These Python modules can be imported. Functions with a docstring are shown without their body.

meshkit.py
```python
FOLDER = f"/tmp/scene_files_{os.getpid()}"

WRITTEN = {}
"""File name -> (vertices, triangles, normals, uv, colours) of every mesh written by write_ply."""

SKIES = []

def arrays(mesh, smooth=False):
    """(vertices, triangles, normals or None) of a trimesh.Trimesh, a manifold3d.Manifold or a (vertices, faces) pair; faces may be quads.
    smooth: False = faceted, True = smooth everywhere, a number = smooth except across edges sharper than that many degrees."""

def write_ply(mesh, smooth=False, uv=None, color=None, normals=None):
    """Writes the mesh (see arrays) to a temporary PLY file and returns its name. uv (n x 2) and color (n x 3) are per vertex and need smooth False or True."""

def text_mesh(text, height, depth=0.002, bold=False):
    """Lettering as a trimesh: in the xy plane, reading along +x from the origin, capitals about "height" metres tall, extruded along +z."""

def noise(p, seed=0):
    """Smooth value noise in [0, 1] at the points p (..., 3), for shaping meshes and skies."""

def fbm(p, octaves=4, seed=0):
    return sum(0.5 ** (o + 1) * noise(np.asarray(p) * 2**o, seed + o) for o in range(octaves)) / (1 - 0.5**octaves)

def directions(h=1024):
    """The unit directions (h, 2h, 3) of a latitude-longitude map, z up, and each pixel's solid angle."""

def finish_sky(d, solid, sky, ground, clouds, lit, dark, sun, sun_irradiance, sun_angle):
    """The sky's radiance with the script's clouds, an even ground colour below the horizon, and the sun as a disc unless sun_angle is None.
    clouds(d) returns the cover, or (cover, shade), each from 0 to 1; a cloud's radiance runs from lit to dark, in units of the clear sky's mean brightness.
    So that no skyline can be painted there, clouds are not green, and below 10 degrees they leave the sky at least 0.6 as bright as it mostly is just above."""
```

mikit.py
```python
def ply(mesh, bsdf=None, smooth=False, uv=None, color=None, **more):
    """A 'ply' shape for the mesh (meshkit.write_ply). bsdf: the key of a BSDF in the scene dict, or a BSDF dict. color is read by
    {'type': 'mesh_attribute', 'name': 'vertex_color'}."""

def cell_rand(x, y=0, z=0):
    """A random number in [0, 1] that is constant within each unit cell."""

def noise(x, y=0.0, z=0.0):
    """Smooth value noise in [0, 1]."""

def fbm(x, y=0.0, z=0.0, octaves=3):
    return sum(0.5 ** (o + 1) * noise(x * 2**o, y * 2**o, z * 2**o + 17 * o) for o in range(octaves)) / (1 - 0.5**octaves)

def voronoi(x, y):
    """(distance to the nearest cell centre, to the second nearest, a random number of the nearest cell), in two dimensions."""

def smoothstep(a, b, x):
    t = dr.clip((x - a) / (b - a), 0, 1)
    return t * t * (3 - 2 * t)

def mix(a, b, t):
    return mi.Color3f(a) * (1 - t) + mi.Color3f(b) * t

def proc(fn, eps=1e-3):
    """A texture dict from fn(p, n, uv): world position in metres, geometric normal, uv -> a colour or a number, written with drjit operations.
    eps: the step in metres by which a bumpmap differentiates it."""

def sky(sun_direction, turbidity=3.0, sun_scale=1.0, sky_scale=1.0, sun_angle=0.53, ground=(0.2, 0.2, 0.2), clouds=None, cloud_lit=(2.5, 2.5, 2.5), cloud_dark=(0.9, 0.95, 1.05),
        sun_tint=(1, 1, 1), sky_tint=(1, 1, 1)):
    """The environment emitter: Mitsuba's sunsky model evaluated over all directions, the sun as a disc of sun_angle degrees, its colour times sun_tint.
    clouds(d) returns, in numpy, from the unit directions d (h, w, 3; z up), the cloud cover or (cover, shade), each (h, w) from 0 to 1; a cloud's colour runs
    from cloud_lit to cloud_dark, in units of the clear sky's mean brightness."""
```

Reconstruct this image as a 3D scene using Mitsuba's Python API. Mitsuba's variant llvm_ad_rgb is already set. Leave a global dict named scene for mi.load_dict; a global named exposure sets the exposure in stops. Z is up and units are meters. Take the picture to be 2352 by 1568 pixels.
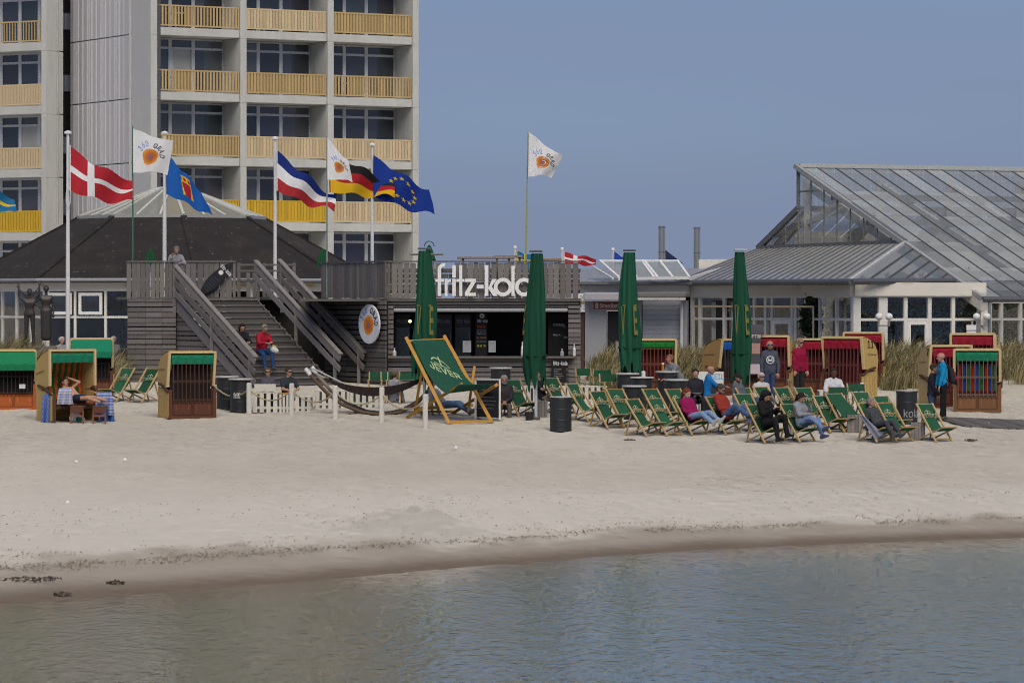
import math
import numpy as np
import mitsuba as mi
import drjit as dr
import trimesh
import manifold3d as m3
import mikit, meshkit
from mikit import proc, noise, fbm, voronoi, cell_rand, smoothstep, mix

scene, labels = {}, {}
RNG = np.random.default_rng(7)
rnd = lambda a=0.0, b=1.0: float(RNG.uniform(a, b))

# ---------------------------------------------------------------- camera, light, exposure
F, HORIZON, CAM_Z = 8800.0, 700.0, 4.7      # focal length and horizon row in units of a 2352 pixel wide picture; eye height over the water
T = mi.ScalarTransform4f
scene['camera'] = {'type': 'perspective', 'fov': math.degrees(2 * math.atan(1176 / F)), 'fov_axis': 'x', 'near_clip': 1.0, 'far_clip': 9000.0,
                   'principal_point_offset_y': (784.0 - HORIZON) / 1568.0,
                   'to_world': T().look_at(origin=[0, 0, CAM_Z], target=[0, 100, CAM_Z], up=[0, 0, 1])}
exposure = 1.05


def cloud_cover(d):
    e = np.stack([d[..., 0] * 5, d[..., 1] * 5, d[..., 2] * 22], -1)
    n = meshkit.fbm(e, 5, 3)
    veil = 0.9 * np.exp(-np.maximum(d[..., 2], 0) / 0.06)
    return np.clip(veil + 0.14 + 0.95 * (n - 0.45), 0.02, 0.9), np.clip(0.45 - 0.8 * (n - 0.45), 0.1, 1)


scene['sky'] = mikit.sky((0.12, -0.72, 0.80), turbidity=3.0, sun_scale=1.0, sky_scale=1.0, sun_angle=48, sky_tint=(0.80, 0.82, 0.945), sun_tint=(0.88, 0.955, 1.06),
                         clouds=cloud_cover, cloud_lit=(1.28, 1.58, 2.38), cloud_dark=(1.02, 1.30, 2.06), ground=(0.25, 0.24, 0.22))


# ---------------------------------------------------------------- materials
def bs(**k):
    return {'type': 'principled', **k}


def rgb(c):
    return {'type': 'rgb', 'value': [float(x) for x in c]}


VC = {'type': 'mesh_attribute', 'name': 'vertex_color'}


def two(b):
    return {'type': 'twosided', 'b': b}


def bump(tex, b, scale=1.0):
    return {'type': 'bumpmap', 'arbitrary': tex, 'scale': scale, 'b': b}


scene['matte'] = two(bs(base_color=VC, roughness=0.85, specular=0.25))
scene['satin'] = two(bs(base_color=VC, roughness=0.42, specular=0.45))
scene['gloss'] = two(bs(base_color=VC, roughness=0.12, specular=0.6))
scene['metal'] = two(bs(base_color=VC, roughness=0.28, metallic=0.9))
scene['pane'] = two(bs(base_color=VC, roughness=0.04, specular=0.75))
scene['clear_glass'] = {'type': 'thindielectric', 'int_ior': 1.5}


scene['wood'] = two(bs(base_color=VC, roughness=0.7, specular=0.3))


scene['wicker'] = two(bs(base_color=VC, roughness=0.7, specular=0.3))


scene['cloth'] = two(bs(base_color=VC, roughness=0.85, specular=0.25))


def thatch_c(p, n, uv):
    a = fbm(p.x * 2.2, p.y * 2.2, p.z * 2.2, 4)
    b = fbm(p.x * 14, p.y * 14, p.z * 26, 2)
    spot = smoothstep(0.86, 0.91, noise(p.x * 9, p.y * 9, p.z * 9))
    lich = smoothstep(0.45, 0.75, fbm(p.x * 0.9 + 7, p.y * 0.9, p.z * 2.0, 3))
    c = mix([0.020, 0.018, 0.020], [0.042, 0.037, 0.036], a * 0.6 + b * 0.4)
    c = mix(c, [0.075, 0.063, 0.048], lich * 0.4 * b)
    return mix(c, [0.16, 0.15, 0.14], spot * 0.5)


scene['roofing'] = two(bs(base_color=proc(thatch_c), roughness=0.9, specular=0.2))


def plaster_c(p, n, uv):
    a = fbm(p.x * 1.3, p.y * 1.3, p.z * 0.25, 4)
    b = fbm(p.x * 6, p.y * 6, p.z * 1.2, 2)
    return mix([0.50, 0.50, 0.47], [0.58, 0.58, 0.55], smoothstep(0.2, 0.75, a * 0.65 + b * 0.35))


scene['render_coat'] = two(bs(base_color=proc(plaster_c), roughness=0.85, specular=0.25))


def cream_c(p, n, uv):
    a = fbm(p.x * 0.9, p.y * 0.9, p.z * 2.4, 3)
    rust = smoothstep(0.66, 0.76, noise(p.x * 0.8 + 3, p.y * 0.8)) * smoothstep(5.28, 5.42, p.z)
    c = mix([0.66, 0.62, 0.55], [0.75, 0.71, 0.64], a)
    return mix(c, [0.50, 0.30, 0.10], rust * 0.75)


scene['cream_paint'] = two(bs(base_color=proc(cream_c), roughness=0.6, specular=0.35))

# ---------------------------------------------------------------- names, parts, meshes


def key_of(base):
    k, n = base, 0
    while k in USED:
        n += 1
        k = f'{base}_{n:03d}'
    USED.add(k)
    return k


USED = set()


class Names(dict):
    pass


COUNT = {}


def fresh(base):
    n = COUNT.get(base, -1) + 1
    COUNT[base] = n
    return base if n == 0 else f'{base}_{n:03d}'


def thing(name, label, cat, group=None):
    k = fresh(name)
    labels[k] = {'label': label, 'category': cat}
    if group:
        labels[k]['group'] = group
    return k


def arr(mesh):
    if isinstance(mesh, list):
        return cat(mesh)
    if hasattr(mesh, 'to_mesh'):
        m = mesh.to_mesh()
        return np.array(m.vert_properties[:, :3], float), np.array(m.tri_verts)
    if hasattr(mesh, 'vertices'):
        return np.array(mesh.vertices, float), np.array(mesh.faces)
    return mesh


def shape(mesh, mat, col=None, smooth=False, tw=None):
    v, f = arr(mesh)
    if smooth is not False and smooth is not True:
        sm = trimesh.graph.smooth_shade(trimesh.Trimesh(v, f, process=True), angle=math.radians(smooth), facet_minarea=None)
        v, f, smooth = np.array(sm.vertices), np.array(sm.faces), True
    if col is not None:
        col = np.asarray(col, float)
        col = np.tile(col, (len(v), 1)) if col.ndim == 1 else col
    s = mikit.ply((v, f), mat, smooth, color=col)
    if tw is not None:
        s['to_world'] = tw
    return s


def part(parent, name, mesh, mat, col=None, smooth=False, label=None, kind=None, tw=None):
    k = fresh(f'{parent}__{name}')
    scene[k] = shape(mesh, mat, col, smooth, tw)
    if label or kind:
        labels[k] = {a: b for a, b in (('label', label), ('kind', kind)) if b}
    return k


def single(name, label, cate, mesh, mat, col=None, smooth=False, group=None, kind=None, tw=None):
    k = fresh(name)
    scene[k] = shape(mesh, mat, col, smooth, tw)
    labels[k] = {'label': label}
    if cate:
        labels[k]['category'] = cate
    if group:
        labels[k]['group'] = group
    if kind:
        labels[k]['kind'] = kind
    return k


def cat(ms):
    vs, fs, n = [], [], 0
    for m in ms:
        v, f = arr(m)
        if len(f) and np.asarray(f).shape[1] == 4:
            f = np.vstack([f[:, [0, 1, 2]], f[:, [0, 2, 3]]])
        vs.append(v)
        fs.append(np.asarray(f) + n)
        n += len(v)
    return np.vstack(vs), np.vstack(fs)


def P(px, py, Y):
    """the point at depth Y that the camera sees at that place of the 2352 pixel wide picture"""
    return np.array([(px - 1176.0) * Y / F, Y, CAM_Z - (py - HORIZON) * Y / F])


def V(*a):
    return np.array(a, float)


def unit(a):
    a = np.asarray(a, float)
    return a / (np.linalg.norm(a) + 1e-12)


HEX = np.array([[0, 3, 2, 1], [4, 5, 6, 7], [0, 1, 5, 4], [1, 2, 6, 5], [2, 3, 7, 6], [3, 0, 4, 7]])
HEXT = np.vstack([HEX[:, [0, 1, 2]], HEX[:, [0, 2, 3]]])


def hexa(c):
    """a block from 8 corners: four below, four above, counter-clockwise seen from above"""
    return np.asarray(c, float), HEXT


def box(c, s, ax=None):
    """centre, sizes; ax: rows are the block's own axes"""
    c, s = np.asarray(c, float), np.asarray(s, float) / 2
    q = np.array([[-1, -1, -1], [1, -1, -1], [1, 1, -1], [-1, 1, -1], [-1, -1, 1], [1, -1, 1], [1, 1, 1], [-1, 1, 1.0]]) * s
    if ax is not None:
        q = q @ np.asarray(ax, float)
    return q + c, HEXT


def cbox(c, s, b=0.02, ax=None):
    """a block with chamfered edges"""
    h = np.asarray(s, float) / 2
    b = min(b, h.min() * 0.6)
    pts = []
    for sx in (-1, 1):
        for sy in (-1, 1):
            for sz in (-1, 1):
                for k in range(3):
                    q = np.array([sx, sy, sz]) * (h - b)
                    q[k] = (sx, sy, sz)[k] * h[k]
                    pts.append(q)
    v, f = arr(m3.Manifold.hull_points(np.array(pts)))
    if ax is not None:
        v = v @ np.asarray(ax, float)
    return v + np.asarray(c, float), f


def beam(a, b, w, h, up=(0, 0, 1)):
    a, b = np.asarray(a, float), np.asarray(b, float)
    d = unit(b - a)
    if abs(d @ unit(up)) > 0.99:
        up = (0, 1, 0)
    s = unit(np.cross(d, up))
    u = np.cross(s, d)
    s, u = s * w / 2, u * h / 2
    return np.array([a - s - u, a + s - u, b + s - u, b - s - u, a - s + u, a + s + u, b + s + u, b - s + u]), HEXT


def tube(pts, r, n=8, closed=True):
    p = np.asarray(pts, float)
    r = np.broadcast_to(np.asarray(r, float), (len(p),))
    t = np.gradient(p, axis=0)
    t /= np.linalg.norm(t, axis=1, keepdims=True) + 1e-12
    ref = np.array([0, 0, 1.0]) if abs(t[0, 2]) < 0.9 else np.array([1.0, 0, 0])
    a = np.cross(t, ref)
    a /= np.linalg.norm(a, axis=1, keepdims=True) + 1e-12
    b = np.cross(t, a)
    k = np.arange(n) * 2 * math.pi / n
    v = (p[:, None] + r[:, None, None] * (np.cos(k)[None, :, None] * a[:, None] + np.sin(k)[None, :, None] * b[:, None])).reshape(-1, 3)
    i, j = np.meshgrid(np.arange(len(p) - 1), np.arange(n), indexing='ij')
    q = np.stack([i * n + j, i * n + (j + 1) % n, (i + 1) * n + (j + 1) % n, (i + 1) * n + j], -1).reshape(-1, 4)
    f = np.vstack([q[:, [0, 1, 2]], q[:, [0, 2, 3]]])
    if closed:
        m = len(v)
        v = np.vstack([v, p[:1], p[-1:]])
        j = np.arange(n)
        e = (len(p) - 1) * n
        f = np.vstack([f, np.stack([j * 0 + m, (j + 1) % n, j], 1), np.stack([j * 0 + m + 1, e + j, e + (j + 1) % n], 1)])
    return v, f


def lathe(prof, n=20, c=(0, 0, 0)):
    """prof: (radius, height) pairs"""
    return (lambda vf: (vf[0] + np.asarray(c, float), vf[1]))(tube([(0, 0, z) for _, z in prof], [max(r, 1e-4) for r, _ in prof], n)) if False else _lathe(prof, n, c)


def _lathe(prof, n, c):
    k = np.arange(n) * 2 * math.pi / n
    v = np.array([[r * math.cos(a), r * math.sin(a), z] for r, z in prof for a in k]) + np.asarray(c, float)
    f = []
    for i in range(len(prof) - 1):
        for j in range(n):
            a, b, d, e = i * n + j, i * n + (j + 1) % n, (i + 1) * n + (j + 1) % n, (i + 1) * n + j
            f += [[a, b, d], [a, d, e]]
    m = len(v)
    v = np.vstack([v, np.asarray(c, float) + [0, 0, prof[0][1]], np.asarray(c, float) + [0, 0, prof[-1][1]]])
    for j in range(n):
        f += [[m, (j + 1) % n, j], [m + 1, (len(prof) - 1) * n + j, (len(prof) - 1) * n + (j + 1) % n]]
    return v, np.array(f)


def sheet(fn, nu, nv, thick=0.0):
    """a surface fn(u, v) -> points for u, v in [0, 1]; thick > 0 gives it a back"""
    u, v = np.meshgrid(np.linspace(0, 1, nu), np.linspace(0, 1, nv), indexing='ij')
    p = np.asarray(fn(u, v), float).reshape(nu * nv, 3)
    i, j = np.meshgrid(np.arange(nu - 1), np.arange(nv - 1), indexing='ij')
    q = np.stack([i * nv + j, (i + 1) * nv + j, (i + 1) * nv + j + 1, i * nv + j + 1], -1).reshape(-1, 4)
    f = np.vstack([q[:, [0, 1, 2]], q[:, [0, 2, 3]]])
    if not thick:
        return p, f
    fn_ = np.cross(p[f[:, 1]] - p[f[:, 0]], p[f[:, 2]] - p[f[:, 0]])
    nn = np.zeros_like(p)
    for k in range(3):
        np.add.at(nn, f[:, k], fn_)
    nn /= np.linalg.norm(nn, axis=1, keepdims=True) + 1e-12
    m = len(p)
    edge = [a * nv for a in range(nu)] + [(nu - 1) * nv + b for b in range(1, nv)] + [a * nv + nv - 1 for a in range(nu - 2, -1, -1)] + [b for b in range(nv - 2, 0, -1)]
    e = np.array(edge)
    e2 = np.roll(e, -1)
    rim = np.vstack([np.stack([e2, e, e + m], 1), np.stack([e2, e + m, e2 + m], 1)])
    return np.vstack([p, p - nn * thick]), np.vstack([f, f[:, ::-1] + m, rim])


def slab_poly(pts, thick, nrm=None):
    """a flat plate from 3-D corner points, thickness grown backwards along the plate's normal"""
    p = np.asarray(pts, float)
    n = len(p)
    nn = unit(sum(np.cross(p[i] - p[0], p[(i + 1) % n] - p[0]) for i in range(1, n - 1))) if nrm is None else unit(nrm)
    v = np.vstack([p, p - nn * thick])
    f = [[0, i, i + 1] for i in range(1, n - 1)] + [[n, n + i + 1, n + i] for i in range(1, n - 1)]
    for i in range(n):
        j = (i + 1) % n
        f += [[j, i, n + i], [j, n + i, n + j]]
    return v, np.array(f)


def leaf(pts):
    """one sheet, for panes"""
    p = np.asarray(pts, float)
    return p, np.array([[0, i, i + 1] for i in range(1, len(p) - 1)])


def move(mesh, rz=0.0, at=(0, 0, 0), sc=1.0):
    v, f = arr(mesh)
    c, s = math.cos(rz), math.sin(rz)
    return v * np.asarray(sc, float) @ np.array([[c, s, 0], [-s, c, 0], [0, 0, 1]]) + np.asarray(at, float), f


def place(at, rz=0.0):
    return T().translate([float(x) for x in at]).rotate([0, 0, 1], math.degrees(rz))


def text_on(text, height, origin, ex, ey, depth=0.012, sx=1.0, bold=False, bend=None):
    """lettering that starts at origin and reads along ex, upright along ey"""
    v, f = arr(meshkit.text_mesh(text, height, depth, bold))
    v = v.copy()
    v[:, 0] *= sx
    if bend:
        v = bend(v)
    ex, ey = np.asarray(ex, float), np.asarray(ey, float)
    ez = np.cross(ex, ey)
    return np.asarray(origin, float) + v[:, :1] * ex + v[:, 1:2] * ey + v[:, 2:] * ez, f


def jit(c, a=0.08):
    c = np.asarray(c, float)
    return np.clip(c * (1 + rnd(-a, a)) * (1 + RNG.uniform(-a, a, 3) * 0.25), 0.002, 0.95)


# ---------------------------------------------------------------- ground, water
SX = [-40, -8.03, -5.53, -2.83, 0.19, 3.55, 7.11, 10.37, 30, 60]
SY = [30.0, 60.1, 62.7, 66.2, 70.1, 73.6, 75.9, 77.6, 86, 92]
UPY = [30, 60, 75, 85, 93, 97, 102, 107, 117, 125, 140]
UPZ = [0.2, 0.42, 0.66, 0.87, 1.08, 1.23, 1.60, 1.86, 2.25, 2.42, 2.5]


def smooth_interp(x, xs, ys):
    x = np.asarray(x, float)
    return sum(w * np.interp(x + o, xs, ys) for o, w in ((-1.6, .15), (-.8, .2), (0, .3), (.8, .2), (1.6, .15)))


def ground(X, Y):
    X, Y = np.asarray(X, float), np.asarray(Y, float)
    t = (Y - smooth_interp(X, SX, SY)) / 1.35
    up = smooth_interp(Y, UPY, UPZ)
    low = np.where(t < 0, t * 0.05, t * np.interp(X, [-9, -2, 2, 9], [0.062, 0.075, 0.10, 0.16]))
    k = 0.08
    h = np.clip(0.5 + 0.5 * (up - low) / k, 0, 1)
    z = up * (1 - h) + low * h - k * h * (1 - h)
    for mx, my, r, a in ((-1.95, 73.9, 1.25, 0.34), (-1.2, 73.4, 0.9, 0.1), (4.95, 85.2, 1.5, -0.07), (5.2, 84.2, 1.3, 0.07)):
        z = z + a * np.exp(-(((X - mx) / r) ** 2 + ((Y - my) / (r * 1.3)) ** 2) ** 1.2)
    ridge = 0.55 * np.exp(-((Y - 119.6) / 2.6) ** 2) * np.clip((X - 2.3) / 1.2, 0, 1) + 0.45 * np.exp(-((Y - 121.0) / 3.2) ** 2) * np.clip((-11.9 - X) / 1.0, 0, 1)
    z = z + ridge * (0.75 + 0.5 * meshkit.noise(np.stack([X * 0.5, Y * 0.3, X * 0], -1), 4))
    return np.maximum(z, -2.5)


def on_ground(px, py):
    """where the ray through a picture point meets the ground"""
    Ys = np.linspace(55, 160, 4201)
    z = CAM_Z - (py - HORIZON) * Ys / F
    g = ground((px - 1176) * Ys / F, Ys)
    i = int(np.argmax(g >= z))
    Y = Ys[i]
    return V((px - 1176) * Y / F, Y, float(g[i]))


def gz(x, y):
    return float(ground(x, y))


gx = np.concatenate([-np.geomspace(4000, 17, 14), np.linspace(-16, 18, 400), np.geomspace(19, 4000, 14)])
gy = np.concatenate([[-4000, -1000, -200, 0, 30], np.linspace(44, 58, 10), np.linspace(58.3, 112, 440), np.linspace(112.5, 142, 50), np.geomspace(145, 6000, 14)])
GX, GY = np.meshgrid(gx, gy, indexing='ij')
GZ = ground(GX, GY)
fade = np.clip((GZ - 0.05) / 0.5, 0, 1) * (np.abs(GX) < 19) * (GY < 130)
q = np.stack([GX, GY, GX * 0], -1)
GZ = GZ + fade * (0.06 * (meshkit.fbm(q * [1.1, 0.55, 1], 3, 5) - 0.5) + (0.013 + 0.05 * (GY > 92) + 0.30 * np.exp(-(((GX + 1.95) / 1.5) ** 2 + ((GY - 73.7) / 1.9) ** 2)) + 0.16 * np.exp(-(((GX - 5.0) / 1.3) ** 2 + ((GY - 84.8) / 1.4) ** 2))) * (meshkit.fbm(q * [4.2, 2.0, 1], 3, 9) - 0.5))
ni, nj = GX.shape
i, j = np.meshgrid(np.arange(ni - 1), np.arange(nj - 1), indexing='ij')
q4 = np.stack([i * nj + j, (i + 1) * nj + j, (i + 1) * nj + j + 1, i * nj + j + 1], -1).reshape(-1, 4)


def sand_c(p, n, uv):
    big = fbm(p.x * 0.16, p.y * 0.07, 0, 3)
    mid = fbm(p.x * 1.4, p.y * 0.5, 1.0, 3)
    fine = fbm(p.x * 9, p.y * 4, 2.0, 2)
    c = mix([0.340, 0.314, 0.270], [0.405, 0.378, 0.328], smoothstep(0.2, 0.8, big * 0.5 + mid * 0.3 + fine * 0.2))
    edge = fbm(p.x * 0.8, p.y * 0.35, 4.0, 3)
    lo = smoothstep(0.20, 0.30, p.z + 0.26 * (edge - 0.5))
    pale = smoothstep(0.24, 0.36, p.z + 0.2 * (edge - 0.5)) * (1 - smoothstep(0.6, 0.95, p.z))
    c = mix(c, [0.45, 0.425, 0.385], pale * 0.75)
    wet = mix([0.130, 0.102, 0.078], [0.265, 0.235, 0.20], smoothstep(0.02, 0.16, p.z + 0.05 * (edge - 0.5)))
    c = mix(wet, c, lo)
    speck = smoothstep(0.80, 0.86, noise(p.x * 13, p.y * 6.5, 3.0)) * smoothstep(0.42, 0.66, fbm(p.x * 0.7, p.y * 0.35, 8.0, 3))
    return mix(c, [0.16, 0.135, 0.11], speck * 0.28 * smoothstep(0.1, 0.3, p.z))


def sand_h(p, n, uv):
    return 0.05 * fbm(p.x * 6, p.y * 3.0, 0.0, 2)


def sand_r(p, n, uv):
    return 0.35 + 0.6 * smoothstep(0.03, 0.35, p.z)


scene['sand'] = two(bump(proc(sand_h, 0.02), bs(base_color=proc(sand_c), roughness=0.9, specular=0.2)))
scene['ground'] = shape((np.stack([GX, GY, GZ], -1).reshape(-1, 3), q4), 'sand', None, True)
labels['ground'] = {'label': 'pale sandy beach sloping down to the water, with wet dark sand along the edge', 'kind': 'structure'}


def shore_d(p):
    """metres offshore, from the same polyline as the ground"""
    y = mi.Float(SY[0])
    for a in range(len(SX) - 1):
        t = dr.clip((p.x - SX[a]) / (SX[a + 1] - SX[a]), 0, 1)
        y += t * (SY[a + 1] - SY[a])
    return y - p.y


def water_c(p, n, uv):
    d = shore_d(p) + 2.0 * (fbm(p.x * 0.9, p.y * 0.3, 0, 2) - 0.5)
    deep = mix([0.105, 0.112, 0.080], [0.080, 0.110, 0.105], smoothstep(-4, 6, p.x))
    return mix([0.11, 0.088, 0.060], deep, smoothstep(0.0, 6.0, d))


def water_h(p, n, uv):
    d = shore_d(p)
    a = 0.75 + 0.25 * smoothstep(0.8, 6.0, d)
    w = 0.013 * fbm(p.x * 2.2 + 0.3 * p.y, p.y * 1.2, 0.0, 2) + 0.0175 * fbm(p.x * 9.0 - p.y, p.y * 4.6, 5.0, 3)
    return a * w


scene['sea'] = bump(proc(water_h, 0.02), bs(base_color=proc(water_c), roughness=0.085, specular=0.5))
scene['water'] = shape((V([-4000, -4000, 0], [4000, -4000, 0], [4000, 110, 0], [-4000, 110, 0]), np.array([[0, 1, 2, 3]])), 'sea')
labels['water'] = {'label': 'calm shallow sea with small ripples, olive on the left and blue on the right', 'kind': 'structure'}

# ---------------------------------------------------------------- hotel tower
UP = V(0, 0, 1)


def frame_of(px, Y, ang, sign=1):
    """origin at a picture column and depth, unit vectors along a facade and into the building"""
    o = P(px, HORIZON, Y) * [1, 1, 0]
    a = math.radians(ang)
    e = V(math.cos(a), math.sin(a), 0) * sign
    return o, e, V(-math.sin(a), math.cos(a), 0)


class Wall:
    """blocks laid out in a facade's own coordinates: along s, depth t into the building, height z"""

    def __init__(self, o, e, n):
        self.o, self.e, self.n = o, e, n

    def pt(self, s, t, z):
        return self.o + self.e * s + self.n * t + UP * z

    def blk(self, s0, s1, t0, t1, z0, z1):
        q = [(s0, t0, z0), (s1, t0, z0), (s1, t1, z0), (s0, t1, z0), (s0, t0, z1), (s1, t0, z1), (s1, t1, z1), (s0, t1, z1)]
        f = HEXT if np.cross(self.e, self.n)[2] > 0 else HEXT[:, ::-1]
        return np.array([self.pt(*p) for p in q]), f

    def pane(self, s0, s1, t, z0, z1):
        return leaf([self.pt(s0, t, z0), self.pt(s1, t, z0), self.pt(s1, t, z1), self.pt(s0, t, z1)])

    def bar(self, s0, z0, s1, z1, w, t0, t1):
        """a bar in the plane of the wall"""
        d = unit([s1 - s0, z1 - z0])
        k = V(-d[1], d[0]) * w / 2
        q = [(s0 - k[0], z0 - k[1]), (s1 - k[0], z1 - k[1]), (s1 + k[0], z1 + k[1]), (s0 + k[0], z0 + k[1])]
        v = [self.pt(s, t0, z) for s, z in q] + [self.pt(s, t1, z) for s, z in q]
        return np.array(v), HEXT


WHITE, GREYW = (0.50, 0.50, 0.46), (0.40, 0.40, 0.375)
hotel = thing('hotel_tower', 'tall pale concrete hotel tower with yellow slatted balconies behind the flags', 'hotel')
CW = CAM_Z + 6.41                      # slab top of one balcony row, the others every 2.8 m
RW = Wall(*frame_of(345, 165.4, 30.5))
PITCH, CLEAR = 4.31, 3.99
FRAMEC, DARKP = (0.66, 0.67, 0.69), (0.045, 0.050, 0.066)
TOPF = 8                               # storeys above the picture, seen only mirrored in the water and the panes
rail_count = [0]


def window_run(W, s0, cols, t, z0, z1, ztr, open_col=None, dark=False, skip_low=False):
    """a glazed wall: cols = [(width, mullion after)], each column a low pane and a fanlight"""
    w = part(hotel, 'window', W.blk(s0 - 0.06, s0, t, t + 0.1, z0, z1), 'satin', FRAMEC)
    frames = [W.blk(s0, s0 + sum(a + b for a, b in cols), t, t + 0.1, ztr, ztr + 0.10), W.blk(s0, s0 + sum(a + b for a, b in cols), t, t + 0.1, z1 - 0.07, z1)]
    s = s0
    for k, (a, m) in enumerate(cols):
        if m:
            frames += [W.blk(s + a, s + a + m, t - 0.004, t + 0.104, z0, z1)]
        tone = jit(DARKP, 0.5) if rnd() > 0.2 else jit((0.11, 0.115, 0.13), 0.2)
        curtain = k == len(cols) - 1
        lo = (0.006, 0.006, 0.007) if open_col == k else tone
        if curtain:
            frames += [W.blk(s + a * 0.33, s + a, t + 0.09, t + 0.13, z0, z1 - 0.07)]
            part(w, 'pane', W.blk(s, s + a * 0.36, t + 0.05, t + 0.07, z0 + 0.12, ztr), 'pane', jit((0.075, 0.082, 0.10), 0.2))
            part(w, 'pane', W.blk(s + a * 0.36, s + a, t + 0.052, t + 0.072, z0 + 0.12, ztr), 'pane', tone * 0.9)
            part(w, 'pane', W.blk(s, s + a, t + 0.05, t + 0.07, ztr + 0.10, z1 - 0.07), 'pane', tone)
            frames.pop()
        else:
            if open_col == k:
                part(w, 'opening', W.blk(s, s + a, t + 0.3, t + 0.32, z0 + 0.12, ztr), 'matte', lo, label='dark open balcony door')
                frames += [W.blk(s, s + 0.05, t + 0.02, t + 0.5, z0 + 0.12, ztr)]
            else:
                part(w, 'pane', W.blk(s, s + a, t + 0.05, t + 0.07, z0 + 0.12, ztr), 'pane', lo)
            part(w, 'pane', W.blk(s, s + a, t + 0.05, t + 0.07, ztr + 0.10, z1 - 0.07), 'pane', tone)
        s += a + m
    frames += [W.blk(s0, s, t, t + 0.1, z0, z0 + 0.12)]
    part(w, 'frame', cat(frames), 'satin', FRAMEC)
    return w


SLAT = {'w': (0.50, 0.36, 0.17), 'p': (0.60, 0.47, 0.29), 'y': (0.60, 0.38, 0.035)}


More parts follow.
